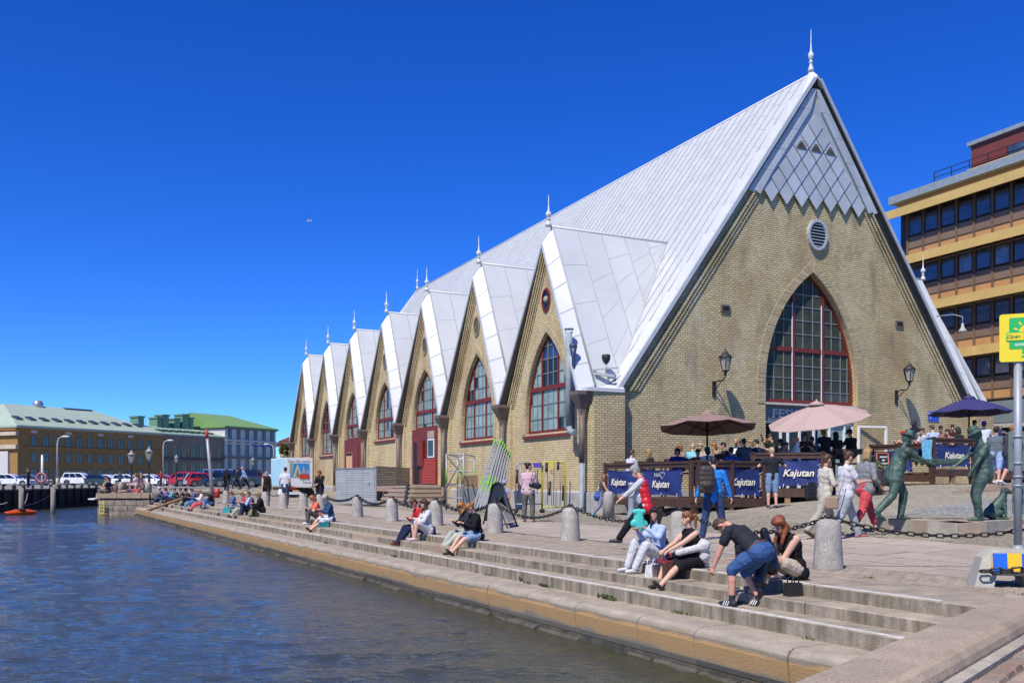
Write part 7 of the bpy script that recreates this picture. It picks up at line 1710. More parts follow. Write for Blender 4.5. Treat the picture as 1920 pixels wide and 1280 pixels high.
        for i in range(7):
            u_ = i / 6 * blen; a = PL.lerp(KL, u_); b = PR.lerp(KR, u_); bcap(a - rt * .03 * u_, b + rt * .03 * u_, .11 + .03 * u_, .11 + .03 * u_)
    Sh = MB()
    for F_, fd, sd in feet:
        heel = F_ - V(0, 0, .045 * k) - fd * .035 * k; toe_ = F_ - V(0, 0, .052 * k) + fd * .13 * k; 
        capm(Sh, F_ - V(0, 0, .03 * k), heel, .042 * k, .044 * k); capm(Sh, heel, toe_, .043 * k, .038 * k); capm(Sh, toe_, toe_ + fd * .045 * k, .038 * k, .028 * k)
        if socks is not None: capm(Sh, F_, F_ + (KL - fl if sd < 0 else KR - fr).normalized() * .05, .045 * k, .045 * k)
    Hr = MB(); cro = hc + hz2 * .040 * k - hf2 * .022 * k
    if style != 'bald':
        capm(Hr, cro + hz2 * .008, cro - hz2 * .015 * k - hf2 * .008, .086 * k, .082 * k, 10, (hx, .94)); capm(Hr, cro - hz2 * .02 * k - hf2 * .025 * k, cro - hz2 * .065 * k - hf2 * .022 * k, .072 * k, .055 * k)
        capm(Hr, cro + hf2 * .045 * k + hz2 * .032 * k - hx * .03 * k, cro + hf2 * .045 * k + hz2 * .032 * k + hx * .03 * k, .045 * k, .045 * k)
        if style == 'bob':
            for sd in (-1, 1): capm(Hr, cro + hx * sd * .055 * k, cro + hx * sd * .068 * k - hz2 * .13 * k, .05 * k, .034 * k)
            capm(Hr, cro - hf2 * .03 * k, cro - hf2 * .045 * k - hz2 * .14 * k, .075 * k, .06 * k)
        if style in ('long', 'loose'):
            L_ = .28 if style == 'long' else .2
            for sd in (-1, 1):
                capm(Hr, cro + hx * sd * .055 * k, cro + hx * sd * .075 * k - hz2 * .11 * k, .05 * k, .04 * k); capm(Hr, cro + hx * sd * .07 * k - hz2 * .10 * k, cro + hx * sd * .075 * k - V(0, 0, 1) * L_ * k + hf2 * .01, .042 * k, .024 * k)
            capm(Hr, cro - hf2 * .03 * k, cro - hf2 * .06 * k - hz2 * .06 * k - V(0, 0, 1) * (L_ - .08) * k, .075 * k, .055 * k)
        if style == 'ponytail':
            a = cro - hf2 * .085 * k - hz2 * .01 * k; capm(Hr, a, a - hf2 * .05 * k, .03 * k, .036 * k); capm(Hr, a - hf2 * .05 * k, a - hf2 * .065 * k - V(0, 0, .20 * k), .038 * k, .018 * k)
        if style == 'bun': a = cro - hf2 * .085 * k + hz2 * .035 * k; capm(Hr, a, a + hz2 * .01, .042 * k, .042 * k)
    if statue:
        for m_ in (T, Bt, Sh, Hr): B.add(m_.v, m_.f, 0, True)
        if hat:
            B.lathe([(.001, 0), (.15 * k, .0), (.155 * k, .012), (.095 * k, .03), (.09 * k, .10), (.06 * k, .125), (.001, .125)], (0, 0, 0), 14); nv = 7 * 14
            Mh = Matrix((hx, hf2, hz2)).transposed(); o_ = hc + hz2 * .055 * k
            for i in range(len(B.v) - nv, len(B.v)): B.v[i] = tuple(o_ + Mh @ Vector(B.v[i]))
        if extras: extras(B, dict(hl=hl, hr=hr, pel=pel, s=s, fw=fw, rt=rt, neck=neck, chest=chest))
        body = later(B, 'figure', statue, t, vox, FX, [statue], 1); return t
    body = later(B, 'body', sm, t, vox, FX, em, 1)
    later(T, 'top', cloth(top) if not hasattr(top, 'name') else top, t, vox, smooth=3)
    later(Bt, bottom if bottom != 'skirtflare' else 'skirt', cloth(bcol) if not hasattr(bcol, 'name') else bcol, t, vox, smooth=3)
    if shoes is not None: later(Sh, 'shoes', mat('shoe_%02d_%02d_%02d' % tuple(int(x * 99) for x in shoes), shoes, .6, 0, .1), t, min(vox, .014), smooth=1)
    if style != 'bald': later(Hr, 'hair', hairm(HC[hair]), t, min(vox, .016), smooth=2)
    if hat:
        mb = MB(); mb.lathe([(.092 * k, -.02), (.096 * k, .02), (.085 * k, .07), (.04 * k, .10), (.005, .105)], (0, 0, 0), 14, sy=1.12)
        if hat[1] == 'cap': mb.ob((0, .13 * k, -.01), (.065 * k, 0, 0), (0, .05 * k, -.012), (0, 0, .006))
        Mh = Matrix((hx, hf2, hz2)).transposed(); o_ = hc + hz2 * .045 * k - hf2 * .01; mb.v = [tuple(o_ + Mh @ Vector(v)) for v in mb.v]; mb.build('cap', cloth(hat[0]), t)
    if glasses:
        mb = MB()
        for sd in (-1, 1): c = hc + hf2 * .092 * k + hx * sd * .031 * k + hz2 * .018 * k; mb.ob(c, hx * .025 * k, hz2 * .017 * k, hf2 * .003); mb.bar(c + hx * sd * .024 * k, hc + hx * sd * .078 * k + hz2 * .018 * k, .005, .006)
        mb.build('sunglasses', M_iron, t)
    if belt: mb = MB(); c = pel + s * .07 * k; capm(mb, c - rt * .07 * k, c + rt * .07 * k, .122 * f * k, .122 * f * k, 12, (s, .22)); mb.build('belt', cloth(belt), t)
    if extras: extras(t, dict(hl=hl, hr=hr, pel=pel, s=s, fw=fw, rt=rt, neck=neck, chest=chest, k=k, KL=KL, KR=KR, fl=fl, fr=fr, SL=SL, SR=SR, hc=hc))
    return t
loc_z_off = {}
def finish_people():
    bpy.context.view_layer.update(); dg = bpy.context.evaluated_depsgraph_get(); out = []
    for o, ex, em in REM: out.append(bpy.data.meshes.new_from_object(o.evaluated_get(dg), preserve_all_data_layers=False, depsgraph=dg))
    txt = [(o, bpy.data.meshes.new_from_object(o.evaluated_get(dg))) for o in DEFER]
    for (o, ex, em), me in zip(REM, out):
        o.modifiers.clear(); me.name = o.name
        if ex is not None and len(ex.v):
            n0 = len(me.vertices); p0 = len(me.polygons); co = np.empty(n0 * 3); me.vertices.foreach_get('co', co)
            nl = len(me.loops); li = np.empty(nl, int); me.loops.foreach_get('vertex_index', li); ls = np.empty(p0, int); lt = np.empty(p0, int); me.polygons.foreach_get('loop_start', ls); me.polygons.foreach_get('loop_total', lt)
            faces = [li[a:a + b].tolist() for a, b in zip(ls, lt)]
            me2 = bpy.data.meshes.new(o.name); me2.from_pydata(co.reshape(-1, 3).tolist() + [tuple(v) for v in ex.v], [], faces + [tuple(i + n0 for i in f) for f in ex.f])
            mi = [0] * p0 + (ex.m if len(em) > 1 else [0] * len(ex.m)); me2.polygons.foreach_set('material_index', mi); me2.polygons.foreach_set('use_smooth', [True] * len(mi))
            for m in em: me2.materials.append(m)
            me2.update(); me = me2
        else:
            me.polygons.foreach_set('use_smooth', [True] * len(me.polygons))
            if not me.materials: 
                for m in o.data.materials: me.materials.append(m)
        o.data = me
    for o, me in txt:
        nm = o.name; par = o.parent; M = o.matrix_basis.copy(); lab = o.get('label'); bpy.data.objects.remove(o); n = bpy.data.objects.new(nm, me); COL.objects.link(n); n.parent = par; n.matrix_basis = M
        if lab: n['label'] = lab
# ---------------- who is where ----------------
def line_pt(px, v, z=0.0):
    a = (px - 960) / FPX; Y = v / (QN.x * a + QN.y); return V(a * Y, Y, z)
def sit(px, label, tread=3, dyaw=0, lean=(0, .22, 1), v=8.27, seat=0, vox=.02, hands=None, look=(0, -20), **k):
    p = line_pt(px, v, seat); drop = {1: 0, 2: -.14, 3: -.28}[tread]; fy = {1: .50, 2: .36, 3: .62}[tread]
    a = dict(pel=(0, 0, .115), spine=lean, fl=(-.09, fy, drop + .085), fr=(.10, fy - .05, drop + .085), kl=(-.15, .4, 1), kr=(.15, .4, 1), hl=(-.08, .36, .36), hr=(.10, .33, .36), vox=vox, look=look, group='people sitting on the quay steps'); a.update(k); a['H'] = a.get('H', 1.7) * .87
    return person(label, p, 118 + dyaw, **a)
def stand(px, py, label, yaw, z=None, Y=None, pose='stand', vox=.016, off=(0, 0), group=None, **k):
    if Y is None:
        p = None; z0_ = 0
        for _ in range(6): p = GP(px, py, z0_); z0_ = gz(p.x, p.y)
        p.z = z0_
    else: p = on(px, Y)
    if z is not None: p.z = z
    H = k.get('H', 1.7) / 1.7; a = {}
    if pose == 'walk': a = dict(fl=(-.08, .34 * H, .085), fr=(.08, -.36 * H, .12), kl=(0, 1, 0), kr=(0, 1, 0), hl=(-.24 * H, -.16, .80 * H), hr=(.24 * H, .22, .86 * H), pel=(0, 0, .885 * H), spine=(0, .06, 1))
    if pose == 'stand': a = dict(fl=(-.11, .03, .085), fr=(.11, -.03, .085))
    a.update(k); return person(label, p, yaw, vox=vox, group=group or 'people standing or strolling on the quay', **a)
# --- near group on the steps
M_wh = (.58, .58, .60)
def wrap(t, j):
    mb = MB(); k = j['k']
    capm(mb, j['pel'] + V(-.12, -.08, .06), j['pel'] + V(.12, -.08, .06), .10, .10); capm(mb, j['pel'] + V(-.16, 0, .18), j['hl'] * .75 + j['pel'] * .25 + V(-.06, 0, 0), .055, .045); capm(mb, j['pel'] + V(.16, 0, .18), j['hr'] * .75 + j['pel'] * .25 + V(.06, 0, 0), .055, .045); capm(mb, j['pel'] + V(-.1, -.15, -.07), j['pel'] + V(.2, -.25, -.09), .04, .03)
    capm(mb, j['pel'] + V(-.15, -.05, .2), j['pel'] + V(.15, -.05, .2), .10, .10); later(mb, 'cardigan', cloth((.60, .59, .58)), t, .012, smooth=3)
def shoe_stripes(t, j):
    mb = MB()
    for F_ in (j['fl'], j['fr']):
        for i in range(3):
            for sx in (-1, 1): a = F_ + V(sx * .047, .01 + i * .028, -.01); mb.bar(a, a + V(0, .028, -.055), .004, .010)
    mb.build('white_stripes', M_white, t)
def vest(t, j):
    mb = MB(); k = j['k']; s, rt, fw = j['s'], j['rt'], j['fw']
    for a, w, r in ((-.06, .09, .14), (.05, .085, .135), (.18, .07, .132), (.28, .08, .13), (.40, .09, .125)): c = j['pel'] + s * a * k - fw * .012; capm(mb, c - rt * w, c + rt * w, r * k, r * k, 10, (fw, .86))
    for sd in (-1, 1): capm(mb, j['neck'] + rt * sd * .10 - s * .05, j['neck'] + rt * sd * .06 - s * .01, .07, .06)
    later(mb, 'padded_vest', mat('red_padded', (.62, .012, .018), .45, 0, .1, 4, .5, 9), t, .012, smooth=2)
sit(1236, 'smiling dark haired woman in pale blue cardigan and white trousers by a checked bag', tread=2, dyaw=-2, v=8.42, look=(22, 3), lean=(0, .10, 1), fem=True, H=1.68, top=(.42, .52, .74), sleeve='long', bcol=M_wh, hair='dark', style='long', hl=(-.13, .30, .50), hr=(.02, .36, .47), shoes=(.6, .6, .62), vox=.011, sk='tan', fl=(-.12, .50, -.055), fr=(.14, .46, -.055))
sit(1300, 'auburn woman with ponytail in black tank top and skirt, white cardigan slipped down', tread=3, dyaw=-2, v=8.30, look=(-12, 2), lean=(0, .16, 1), fem=True, H=1.60, top=(.012, .012, .014), sleeve='none', bottom='skirt', bcol=(.012, .012, .015), blen=.85, hair='auburn', style='ponytail', hl=(-.02, .45, .24), hr=(.08, .42, .26), shoes=(.02, .02, .02), vox=.011, fl=(-.08, .60, -.20), fr=(.12, .50, -.20),
    extras=lambda t, j: wrap(t, j))
sit(1492, 'red haired woman in black lace top and beige shorts bending over her feet', tread=2, dyaw=-6, v=8.42, look=(0, -30), lean=(0, .30, 1), fem=True, H=1.74, fat=1.08, top=(.012, .012, .013), sleeve='none', bottom='shorts', bcol=(.52, .42, .33), blen=.33, hair='red', style='long', hl=(.02, .46, -.05), hr=(.34, .05, .05), shoes=(.40, .36, .30), vox=.011, er=(1, -.4, 0), fl=(-.02, .55, -.055), fr=(.16, .52, -.055))
# bending man on the third tread
p = line_pt(1399, 7.60, -.28)
person('stout man in black polo shirt and denim shorts bending forward on the steps', p, 48, H=1.46, fat=1.24, pel=(0, -.18, .66), spine=(0, .80, .60), fl=(-.12, .12, .085), fr=(.14, -.10, .085), hl=(-.26, .34, .34), hr=(.24, .30, .40), el=(-1, -.2, .4), er=(1, -.2, .4), top=(.025, .028, .035), sleeve='short', bottom='shorts', bcol=(.05, .11, .27), blen=.56, shoes=(.02, .02, .022), hair='brown', look=(0, -45), sk='red', vox=.012, belt=(.20, .07, .03), socks=1, group='people sitting on the quay steps',
    extras=lambda t, j: shoe_stripes(t, j))
# black jacket hanging / held behind him
c = line_pt(1428, 7.85, -.14); mb = MB(); z0_ = zat(1050, c.y) ; top_ = c + V(.03, 0, .74)
capm(mb, top_, top_ + V(.05, 0, -.25), .05, .085); capm(mb, top_ + V(.04, 0, -.2), c + V(-.06, -.1, .15), .085, .06); capm(mb, top_ + V(.06, 0, -.2), c + V(.12, 0, .32), .08, .10); capm(mb, c + V(-.05, -.1, .2), c + V(-.04, -.13, .0), .055, .04); capm(mb, c + V(.10, .02, .5), c + V(.18, .05, .3), .07, .05)
jk = later(mb, 'leather_jacket', mat('black_leather', (.012, .012, .014), .3, 0, .1, 6, .6, 16), None, .012); jk['label'] = 'black leather jacket held upright between the bending man and the red haired woman'; jk['category'] = 'jacket'
mb = MB(); c2 = c + V(-.10, .05, .42); mb.add([c2 + V(-.12, 0, -.12), c2 + V(.06, .02, -.22), c2 + V(.08, .02, .14), c2 + V(.02, 0, .16)], [(0, 1, 2, 3)]); b = len(mb.v); mb.add([c2 + V(-.12, .03, -.12), c2 + V(.06, .05, -.22), c2 + V(.08, .05, .14), c2 + V(.02, .03, .16)], [(3, 2, 1, 0)]); mb.build('white_cloth', M_white, label='white cloth hanging beside the black leather jacket', cat='cloth')
# bags
M_lv = mat('brown_check', (.14, .055, .03), .5, 0, .45, 40); M_strap = mat('red_trim', (.5, .02, .02), .5)
def handbag(P0, w, d, h, m, label, rz=0, trim=None, cat='handbag'):
    t = thing('handbag', label, cat, tuple(P0), None, rz=math.radians(rz)); ORG[t.name] = (0, 0, 0)
    mb = MB(); prof = [(-w, 0), (w, 0), (w * .92, h), (-w * .92, h)]; n = 5; vs = []
    for i in range(n + 1): 
        u_ = i / n; sq = 1 - .25 * u_
        vs += [(-w * (1 - .06 * u_), -d * sq, h * u_), (w * (1 - .06 * u_), -d * sq, h * u_), (w * (1 - .06 * u_), d * sq, h * u_), (-w * (1 - .06 * u_), d * sq, h * u_)]
    mb.add(vs, [(i * 4 + j, i * 4 + (j + 1) % 4, (i + 1) * 4 + (j + 1) % 4, (i + 1) * 4 + j) for i in range(n) for j in range(4)] + [(3, 2, 1, 0), (n * 4, n * 4 + 1, n * 4 + 2, n * 4 + 3)]); mb.build('bag', m, t)
    mb = MB()
    for y in (-d * .7, d * .7): mb.tube([(-w * .5, y, h), (-w * .42, y, h + h * .35), (0, y, h + h * .5), (w * .42, y, h + h * .35), (w * .5, y, h)], .008, 5)
    mb.build('strap', trim or m, t)
    if trim: mb = MB(); mb.box(-w * .93, w * .93, -d * .8, d * .8, h - .03, h + .005); mb.build('rim', trim, t)
    return t
handbag(line_pt(1248, 7.93, -.14), .16, .075, .25, M_lv, 'brown checked handbag with red trim standing on the step below the two women', 100, M_strap)
handbag(line_pt(1222, 7.90, -.14), .12, .06, .17, mat('white_red_bag', (.7, .66, .66), .6, 0, .2, 14), 'white and red plastic bag beside the feet of the woman in the blue cardigan', 60, cat='bag')
handbag(line_pt(1268, 8.50, 0), .13, .10, .15, mat('dark_plum', (.05, .02, .03), .5), 'dark plum bag on the step between the two seated women', 40)
handbag(line_pt(1487, 8.05, -.14), .10, .06, .15, mat('black_fringe', (.015, .014, .013), .7), 'black fringed bag hanging on the step beside the red haired woman', 20)
handbag(line_pt(803, 8.33, 0), .15, .10, .16, mat('navy_bag', (.02, .04, .07), .5), 'navy and orange bag beside the woman in white on the steps', 30, mat('tan_leather', (.32, .12, .04), .5))
handbag(line_pt(606, 7.95, -.14), .15, .09, .15, mat('teal_bag', (.02, .22, .22), .5), 'teal bag on the step beside the pair in coral and navy', 30)
handbag(line_pt(425, 7.98, -.14), .15, .1, .2, mat('turquoise_bag', (.03, .32, .32), .5), 'turquoise and white bag left of the group of five', 10)
handbag(line_pt(476, 8.0, -.14), .14, .08, .28, mat('patterned_bag', (.45, .30, .05), .6, 0, .45, 12, col2=(.05, .25, .15)), 'colourful patterned cloth bag among the group of five', 20)
handbag(line_pt(864, 8.36, 0), .12, .08, .10, mat('green_trousers', (.30, .32, .26), .7), 'pale folded cloth bag between the two girls with sandwiches', 30, cat='bag')
# pairs further along
g_ = dict(vox=.014)
sit(792, 'man in red jacket and navy trousers sitting with brown shoes on the steps', tread=3, v=8.35, H=1.75, top=(.48, .03, .03), sleeve='long', bcol=(.015, .02, .06), hair='brown', sk='red', shoes=(.12, .03, .02), look=(0, -28), vox=.014, lean=(0, .25, 1))
sit(803, 'woman in white jumper with long brown hair sitting beside the man in red', tread=2, v=8.22, H=1.66, fem=True, top=(.62, .61, .60), sleeve='long', bottom='shorts', blen=.42, bcol=(.6, .6, .62), hair='brown', style='long', shoes=(.6, .45, .45), look=(10, -12), vox=.014, lean=(0, .12, 1))
sit(880, 'girl with sunglasses on her hair in black jacket, grey trousers and red shoes', tread=3, v=8.50, H=1.66, fem=True, top=(.03, .03, .035), sleeve='long', bcol=(.42, .44, .38), hair='ginger', style='loose', shoes=(.55, .03, .03), look=(0, -28), vox=.014, glasses=True)
sit(897, 'girl in black jacket and denim shorts with bare legs eating on the steps', tread=3, v=8.25, H=1.66, fem=True, top=(.012, .014, .016), sleeve='long', bottom='shorts', blen=.36, bcol=(.24, .33, .48), hair='ginger', style='ponytail', shoes=(.02, .02, .02), look=(0, -32), vox=.014)
sit(597, 'woman in coral top with grey trousers sitting on the far steps', tread=2, v=8.32, H=1.66, fem=True, fat=1.15, top=(.75, .16, .10), sleeve='short', bcol=(.10, .095, .09), hair='ginger', style='bob', shoes=(.7, .7, .7), look=(0, -30), vox=.018)
sit(622, 'woman in navy jumper and white shorts with bare legs stretched down the steps', tread=3, v=8.25, H=1.70, fem=True, top=(.03, .07, .16), sleeve='long', bottom='shorts', blen=.4, bcol=(.7, .72, .74), hair='dark', style='short', shoes=(.03, .02, .03), look=(15, -25), vox=.018, hat=((.45, .42, .38), 'beanie'), fl=(-.09, .66, -.20), fr=(.1, .60, -.20))
far = [(441, 'red-brown haired woman in denim shirt, leftmost of the group of five', (.10, .16, .30), (.25, .24, .28), 'auburn', 'bob', 3, 8.4, 'fair'), (462, 'woman in red jacket in the middle of the group of five', (.50, .04, .05), (.33, .36, .30), 'blond', 'bob', 3, 8.35, 'fair'), (475, 'person in dark trousers between the red jacket and the pale shirt', (.12, .11, .12), (.02, .03, .06), 'brown', 'short', 3, 8.4, 'fair'), (470, 'woman in pale lilac shirt of the group of five', (.45, .46, .66), (.02, .03, .07), 'lblond', 'long', 2, 8.25, 'fair'), (492, 'large person in black at the right end of the group of five', (.012, .012, .014), (.02, .02, .02), 'blond', 'bob', 2, 8.3, 'fair')]
for px, lab, tp, bc, hr_, st, tr_, v_, s_ in far: sit(px, lab, tread=tr_, v=v_, top=tp, sleeve='long', bcol=bc, hair=hr_, style=st, vox=.022, sk=s_, fem=st != 'short', H=1.68, fat=1.25 if 'large' in lab else 1.0)
far2 = [(367, 'person in blue denim at the left of the three sitting below the mast', (.06, .10, .28), (.10, .22, .40), 'dark', 'short', 3, 8.4), (381, 'woman in white and pink trousers in the middle of the three below the mast', (.70, .68, .72), (.62, .10, .14), 'blond', 'bob', 3, 8.25), (398, 'person in black jacket and jeans at the right of the three below the mast', (.014, .014, .016), (.07, .16, .38), 'lblond', 'bob', 2, 8.35)]
for px, lab, tp, bc, hr_, st, tr_, v_ in far2: sit(px, lab, tread=tr_, v=v_, top=tp, sleeve='long', bcol=bc, hair=hr_, style=st, vox=.024, fem=st != 'short', H=1.70)
far3 = [(305, 'man in navy top and white cap, first of the far group near the plank', (.03, .05, .20), (.05, .07, .16), 'dark', 'short', 3, 8.4), (316, 'woman in violet top of the far group near the plank', (.16, .08, .40), (.03, .05, .12), 'brown', 'bob', 2, 8.3), (326, 'person in turquoise top of the far group near the plank', (.10, .45, .50), (.02, .02, .03), 'blond', 'short', 3, 8.45), (334, 'man in black of the far group behind the plank', (.014, .014, .016), (.02, .02, .03), 'dark', 'short', 3, 8.3), (345, 'man in dark grey of the far group, just above the plank', (.04, .035, .035), (.03, .04, .06), 'dark', 'short', 2, 8.5), (356, 'man in black cap at the right end of the far group', (.03, .012, .015), (.02, .03, .05), 'brown', 'short', 2, 8.35)]
for i, (px, lab, tp, bc, hr_, st, tr_, v_) in enumerate(far3): sit(px, lab, tread=tr_, v=v_, top=tp, sleeve='long', bcol=bc, hair=hr_, style=st, vox=.028, fem=st != 'short', H=1.72, hat=((.6, .6, .6), 'cap') if i == 0 else ((.02, .02, .02), 'cap') if i == 5 else None)
# on the pier head
def PHs(px, Y, label, yaw, **k):
    p = AT(px, Y, .45); a = dict(pel=(0, 0, .115), spine=(0, -.1, 1), fl=(-.1, .45, -.25), fr=(.1, .42, -.28), kl=(-.1, .4, 1), kr=(.1, .4, 1), hl=(-.1, .3, .3), hr=(.3, -.25, .08), vox=.028, group='people on the pier head'); a.update(k); return person(label, p, yaw, **a)
PHs(202, 58.8, 'man in navy shirt sitting on the pier edge with legs over the water', 80, H=1.8, top=(.02, .03, .09), bcol=(.20, .15, .12), hair='dark')
PHs(198, 59.4, 'person in yellow top half hidden behind the man on the pier edge', 80, H=1.7, top=(.65, .52, .06), bcol=(.1, .1, .15), hair='red')
PHs(258, 62, 'woman in patterned dress sitting with crossed legs on the pier head', 60, fem=True, H=1.7, top=(.55, .42, .42), bottom='skirt', bcol=(.42, .30, .34), hair='brown', style='long', fl=(-.3, .4, .09), fr=(.3, .4, .09), pel=(0, 0, .45))
PHs(264, 62.5, 'woman in pale pink sitting at the right of the pier head group', 40, fem=True, H=1.7, top=(.66, .42, .36), bottom='trousers', bcol=(.55, .36, .32), hair='blond', style='long', fl=(-.2, .4, .09), fr=(.2, .5, .09), pel=(0, 0, .45))
PHs(253, 63, 'woman in white blouse behind the patterned dress on the pier head', 100, fem=True, H=1.7, top=(.66, .62, .60), bcol=(.45, .36, .38), hair='auburn', style='bob', pel=(0, 0, .45), fl=(-.1, .4, .09), fr=(.1, .4, .09))
mb = MB(); c = AT(255, 62.5, .42); mb.ob(c + V(0, .1, .2), (.55, 0, 0), (0, .25, 0), (0, 0, .05)); mb.ob(c + V(-.4, .1, .1), (.05, 0, 0), (0, .2, 0), (0, 0, .1)); mb.ob(c + V(.4, .1, .1), (.05, 0, 0), (0, .2, 0), (0, 0, .1)); mb.build('low_bench', M_woodl, label='low bench under the women on the pier head', cat='bench')
p = AT(248, 60.2, .42); person('sunbather in red and navy lying flat on the pier head', p, 92, H=1.7, pel=(0, 0, .13), spine=(0, -1, .06), fl=(-.1, .85, .09), fr=(.1, .85, .09), kl=(0, 0, 1), kr=(0, 0, 1), hl=(-.35, -.2, .06), hr=(.35, -.2, .06), top=(.45, .10, .10), bottom='shorts', blen=.3, bcol=(.05, .04, .14), sk='tan', hair='auburn', vox=.028, shoes=None, look=(0, 60), toe=(0, .2, 1), group='people on the pier head')
# stone posts on the pier head
PL_ = ['first reddish post of the close row on the pier head, nearest the water', 'grey post between reddish ones at the left of the pier head row', 'third post of the close row on the pier head', 'fourth post of the close row, reddish stone', 'fifth post of the close row, reddish stone behind the women', 'last reddish post of the close row, hidden most by the seated women', 'farthest grey post right of the women on the pier head', 'grey post at the foot of the taller lamp on the pier head', 'dark grey post left of the taller lamp on the pier head']
for i, (px, Y) in enumerate(((219, 61), (227, 61), (231, 62.5), (235, 64), (239, 66), (243, 68), (272, 66), (277, 60.8), (272.5, 63))):
    c = AT(px, Y, .42); mb = MB(); mb.lathe([(.19, 0), (.18, .5), (.15, .66), (.06, .72)], c, 10); mb.build('reddish_bollard' if i < 6 else 'grey_bollard', mat('reddish_granite', (.22, .14, .11), .85, 0, .15, 6) if i not in (1, 7) else M_bol, label=PL_[i], cat='bollard', group='close row of stone posts on the pier head')
# --- strollers
stand(1208, 1030, 'grey haired woman in red padded vest and white shirt striding left with a turquoise bag', 78, Y=16.3, pose='walk', H=1.52, fem=True, fat=1.12, top=(.60, .60, .62), sleeve='threequarter', bcol=(.014, .014, .016), hair='grey', style='bun', look=(0, -28), vox=.012, fl=(-.1, .52, .085), fr=(.1, -.36, .14), pel=(0, -.04, .79), spine=(0, .22, 1), hl=(-.2, .42, .86), hr=(.18, .36, .92), shoes=(.02, .02, .02), extras=lambda t, j: vest(t, j))
mbp = V(1.93, 15.95, 0)
b_ = MB(); c = AT(1197, 15.9, zat(972, 15.9)); capm(b_, c + V(0, 0, .10), c + V(.01, 0, -.12), .08, .11, 10, (V(.3, 1, 0), .6)); capm(b_, c + V(-.06, 0, -.08), c + V(.08, .02, -.10), .08, .09, 10, (V(.3, 1, 0), .6)); capm(b_, c + V(-.06, 0, .12), c + V(.08, 0, .12), .05, .05)
o = later(b_, 'backpack', mat('turquoise_canvas', (.06, .52, .46), .6, 0, .15, 8, .4, 8), None, .012); o['label'] = 'turquoise bag held in front by the woman in the red vest'; o['category'] = 'bag'
stand(1338, 1008, 'man in bright blue jacket and jeans standing with his back to the camera', -4, Y=19.0, H=1.66, top=(.025, .22, .66), sleeve='long', bcol=(.035, .06, .14), hair='dark', vox=.012, fl=(-.22, .02, .085), fr=(.22, -.02, .085), hl=(-.34, .02, .86), hr=(.36, .04, .84), look=(-10, -20), shoes=(.02, .02, .03), fat=1.05)
c = AT(1325, 18.74, 1.24); b_ = MB(); [capm(b_, c + V(-w_, 0, q), c + V(w_, 0, q), .095, .095, 10, (V(0, 1, 0), .9)) for q, w_ in ((-.20, .075), (-.1, .08), (0, .08), (.1, .075), (.18, .055))]; capm(b_, c + V(-.04, -.07, -.12), c + V(.04, -.07, -.12), .07, .07)
o = later(b_, 'rucksack', mat('dark_brown_nylon', (.045, .032, .028), .6, 0, .15, 6, .3, 12), None, .014); o['label'] = 'dark brown rucksack on the back of the man in the blue jacket'; o['category'] = 'rucksack'
stand(1448, 950, 'blond man in black T-shirt and pale denim shorts leaning on the terrace rail', 0, Y=28.4, H=1.78, top=(.022, .024, .028), sleeve='short', bottom='shorts', blen=.55, bcol=(.20, .30, .45), hair='lblond', style='short', vox=.016, hl=(-.33, .30, 1.28), hr=(.33, .28, 1.30), look=(25, -5), shoes=(.05, .05, .06))
stand(990, 977, 'woman in pink jumper and wide grey trousers standing at the wall rack', -25, Y=27.2, H=1.68, fem=True, top=(.62, .42, .46), sleeve='long', bcol=(.13, .13, .11), hair='dark', style='bun', vox=.015, fat=1.1, look=(-40, 0), shoes=(.6, .25, .22), hl=(-.16, .28, 1.05), hr=(.14, .30, 1.05), fl=(-.14, 0, .085), fr=(.14, 0, .085))
c = AT(1003, 26.9, 1.08); b_ = MB(); capm(b_, c + V(-.09, 0, 0), c + V(.09, 0, -.03), .09, .10, 10, (V(0, 1, 0), .6)); b_.tube([c + V(-.12, 0, .08), c + V(-.06, 0, .38), c + V(0, 0, .42), c + V(.1, 0, .08)], .014, 5)
o = later(b_, 'shoulder_bag', MATS['black_leather'], None, .014); o['label'] = 'black slouchy shoulder bag carried by the woman in pink'; o['category'] = 'bag'
stand(946, 965, 'child with a lilac sun hat half hidden behind the pavement sign', 20, Y=28.5, H=1.15, fem=True, top=(.45, .45, .6), sleeve='short', bcol=(.35, .2, .25), hat=((.32, .30, .62), 'beanie'), vox=.016, hair='brown', shoes=(.6, .2, .2))
stand(1128, 970, 'girl with red-brown hair in dark vest, blue skirt and patterned leggings walking right', -80, Y=31.0, pose='walk', H=1.42, fem=True, top=(.09, .08, .085), sleeve='none', bottom='trousers', blen=.95, bcol=(.24, .22, .30), hair='auburn', style='long', vox=.014, shoes=(.10, .45, .50), look=(0, -20))
c = AT(1126, 31.0, .72); b_ = MB(); capm(b_, c + V(-.05, 0, .06), c + V(.06, 0, .06), .12, .12); capm(b_, c + V(-.08, 0, -.06), c + V(.08, 0, -.06), .15, .15); o = later(b_, 'blue_wrap', mat('blue_wrap', (.03, .08, .33), .7, 0, .2, 8), None, .016); o['label'] = 'blue jacket tied around the waist of the walking girl'; o['category'] = 'jacket'
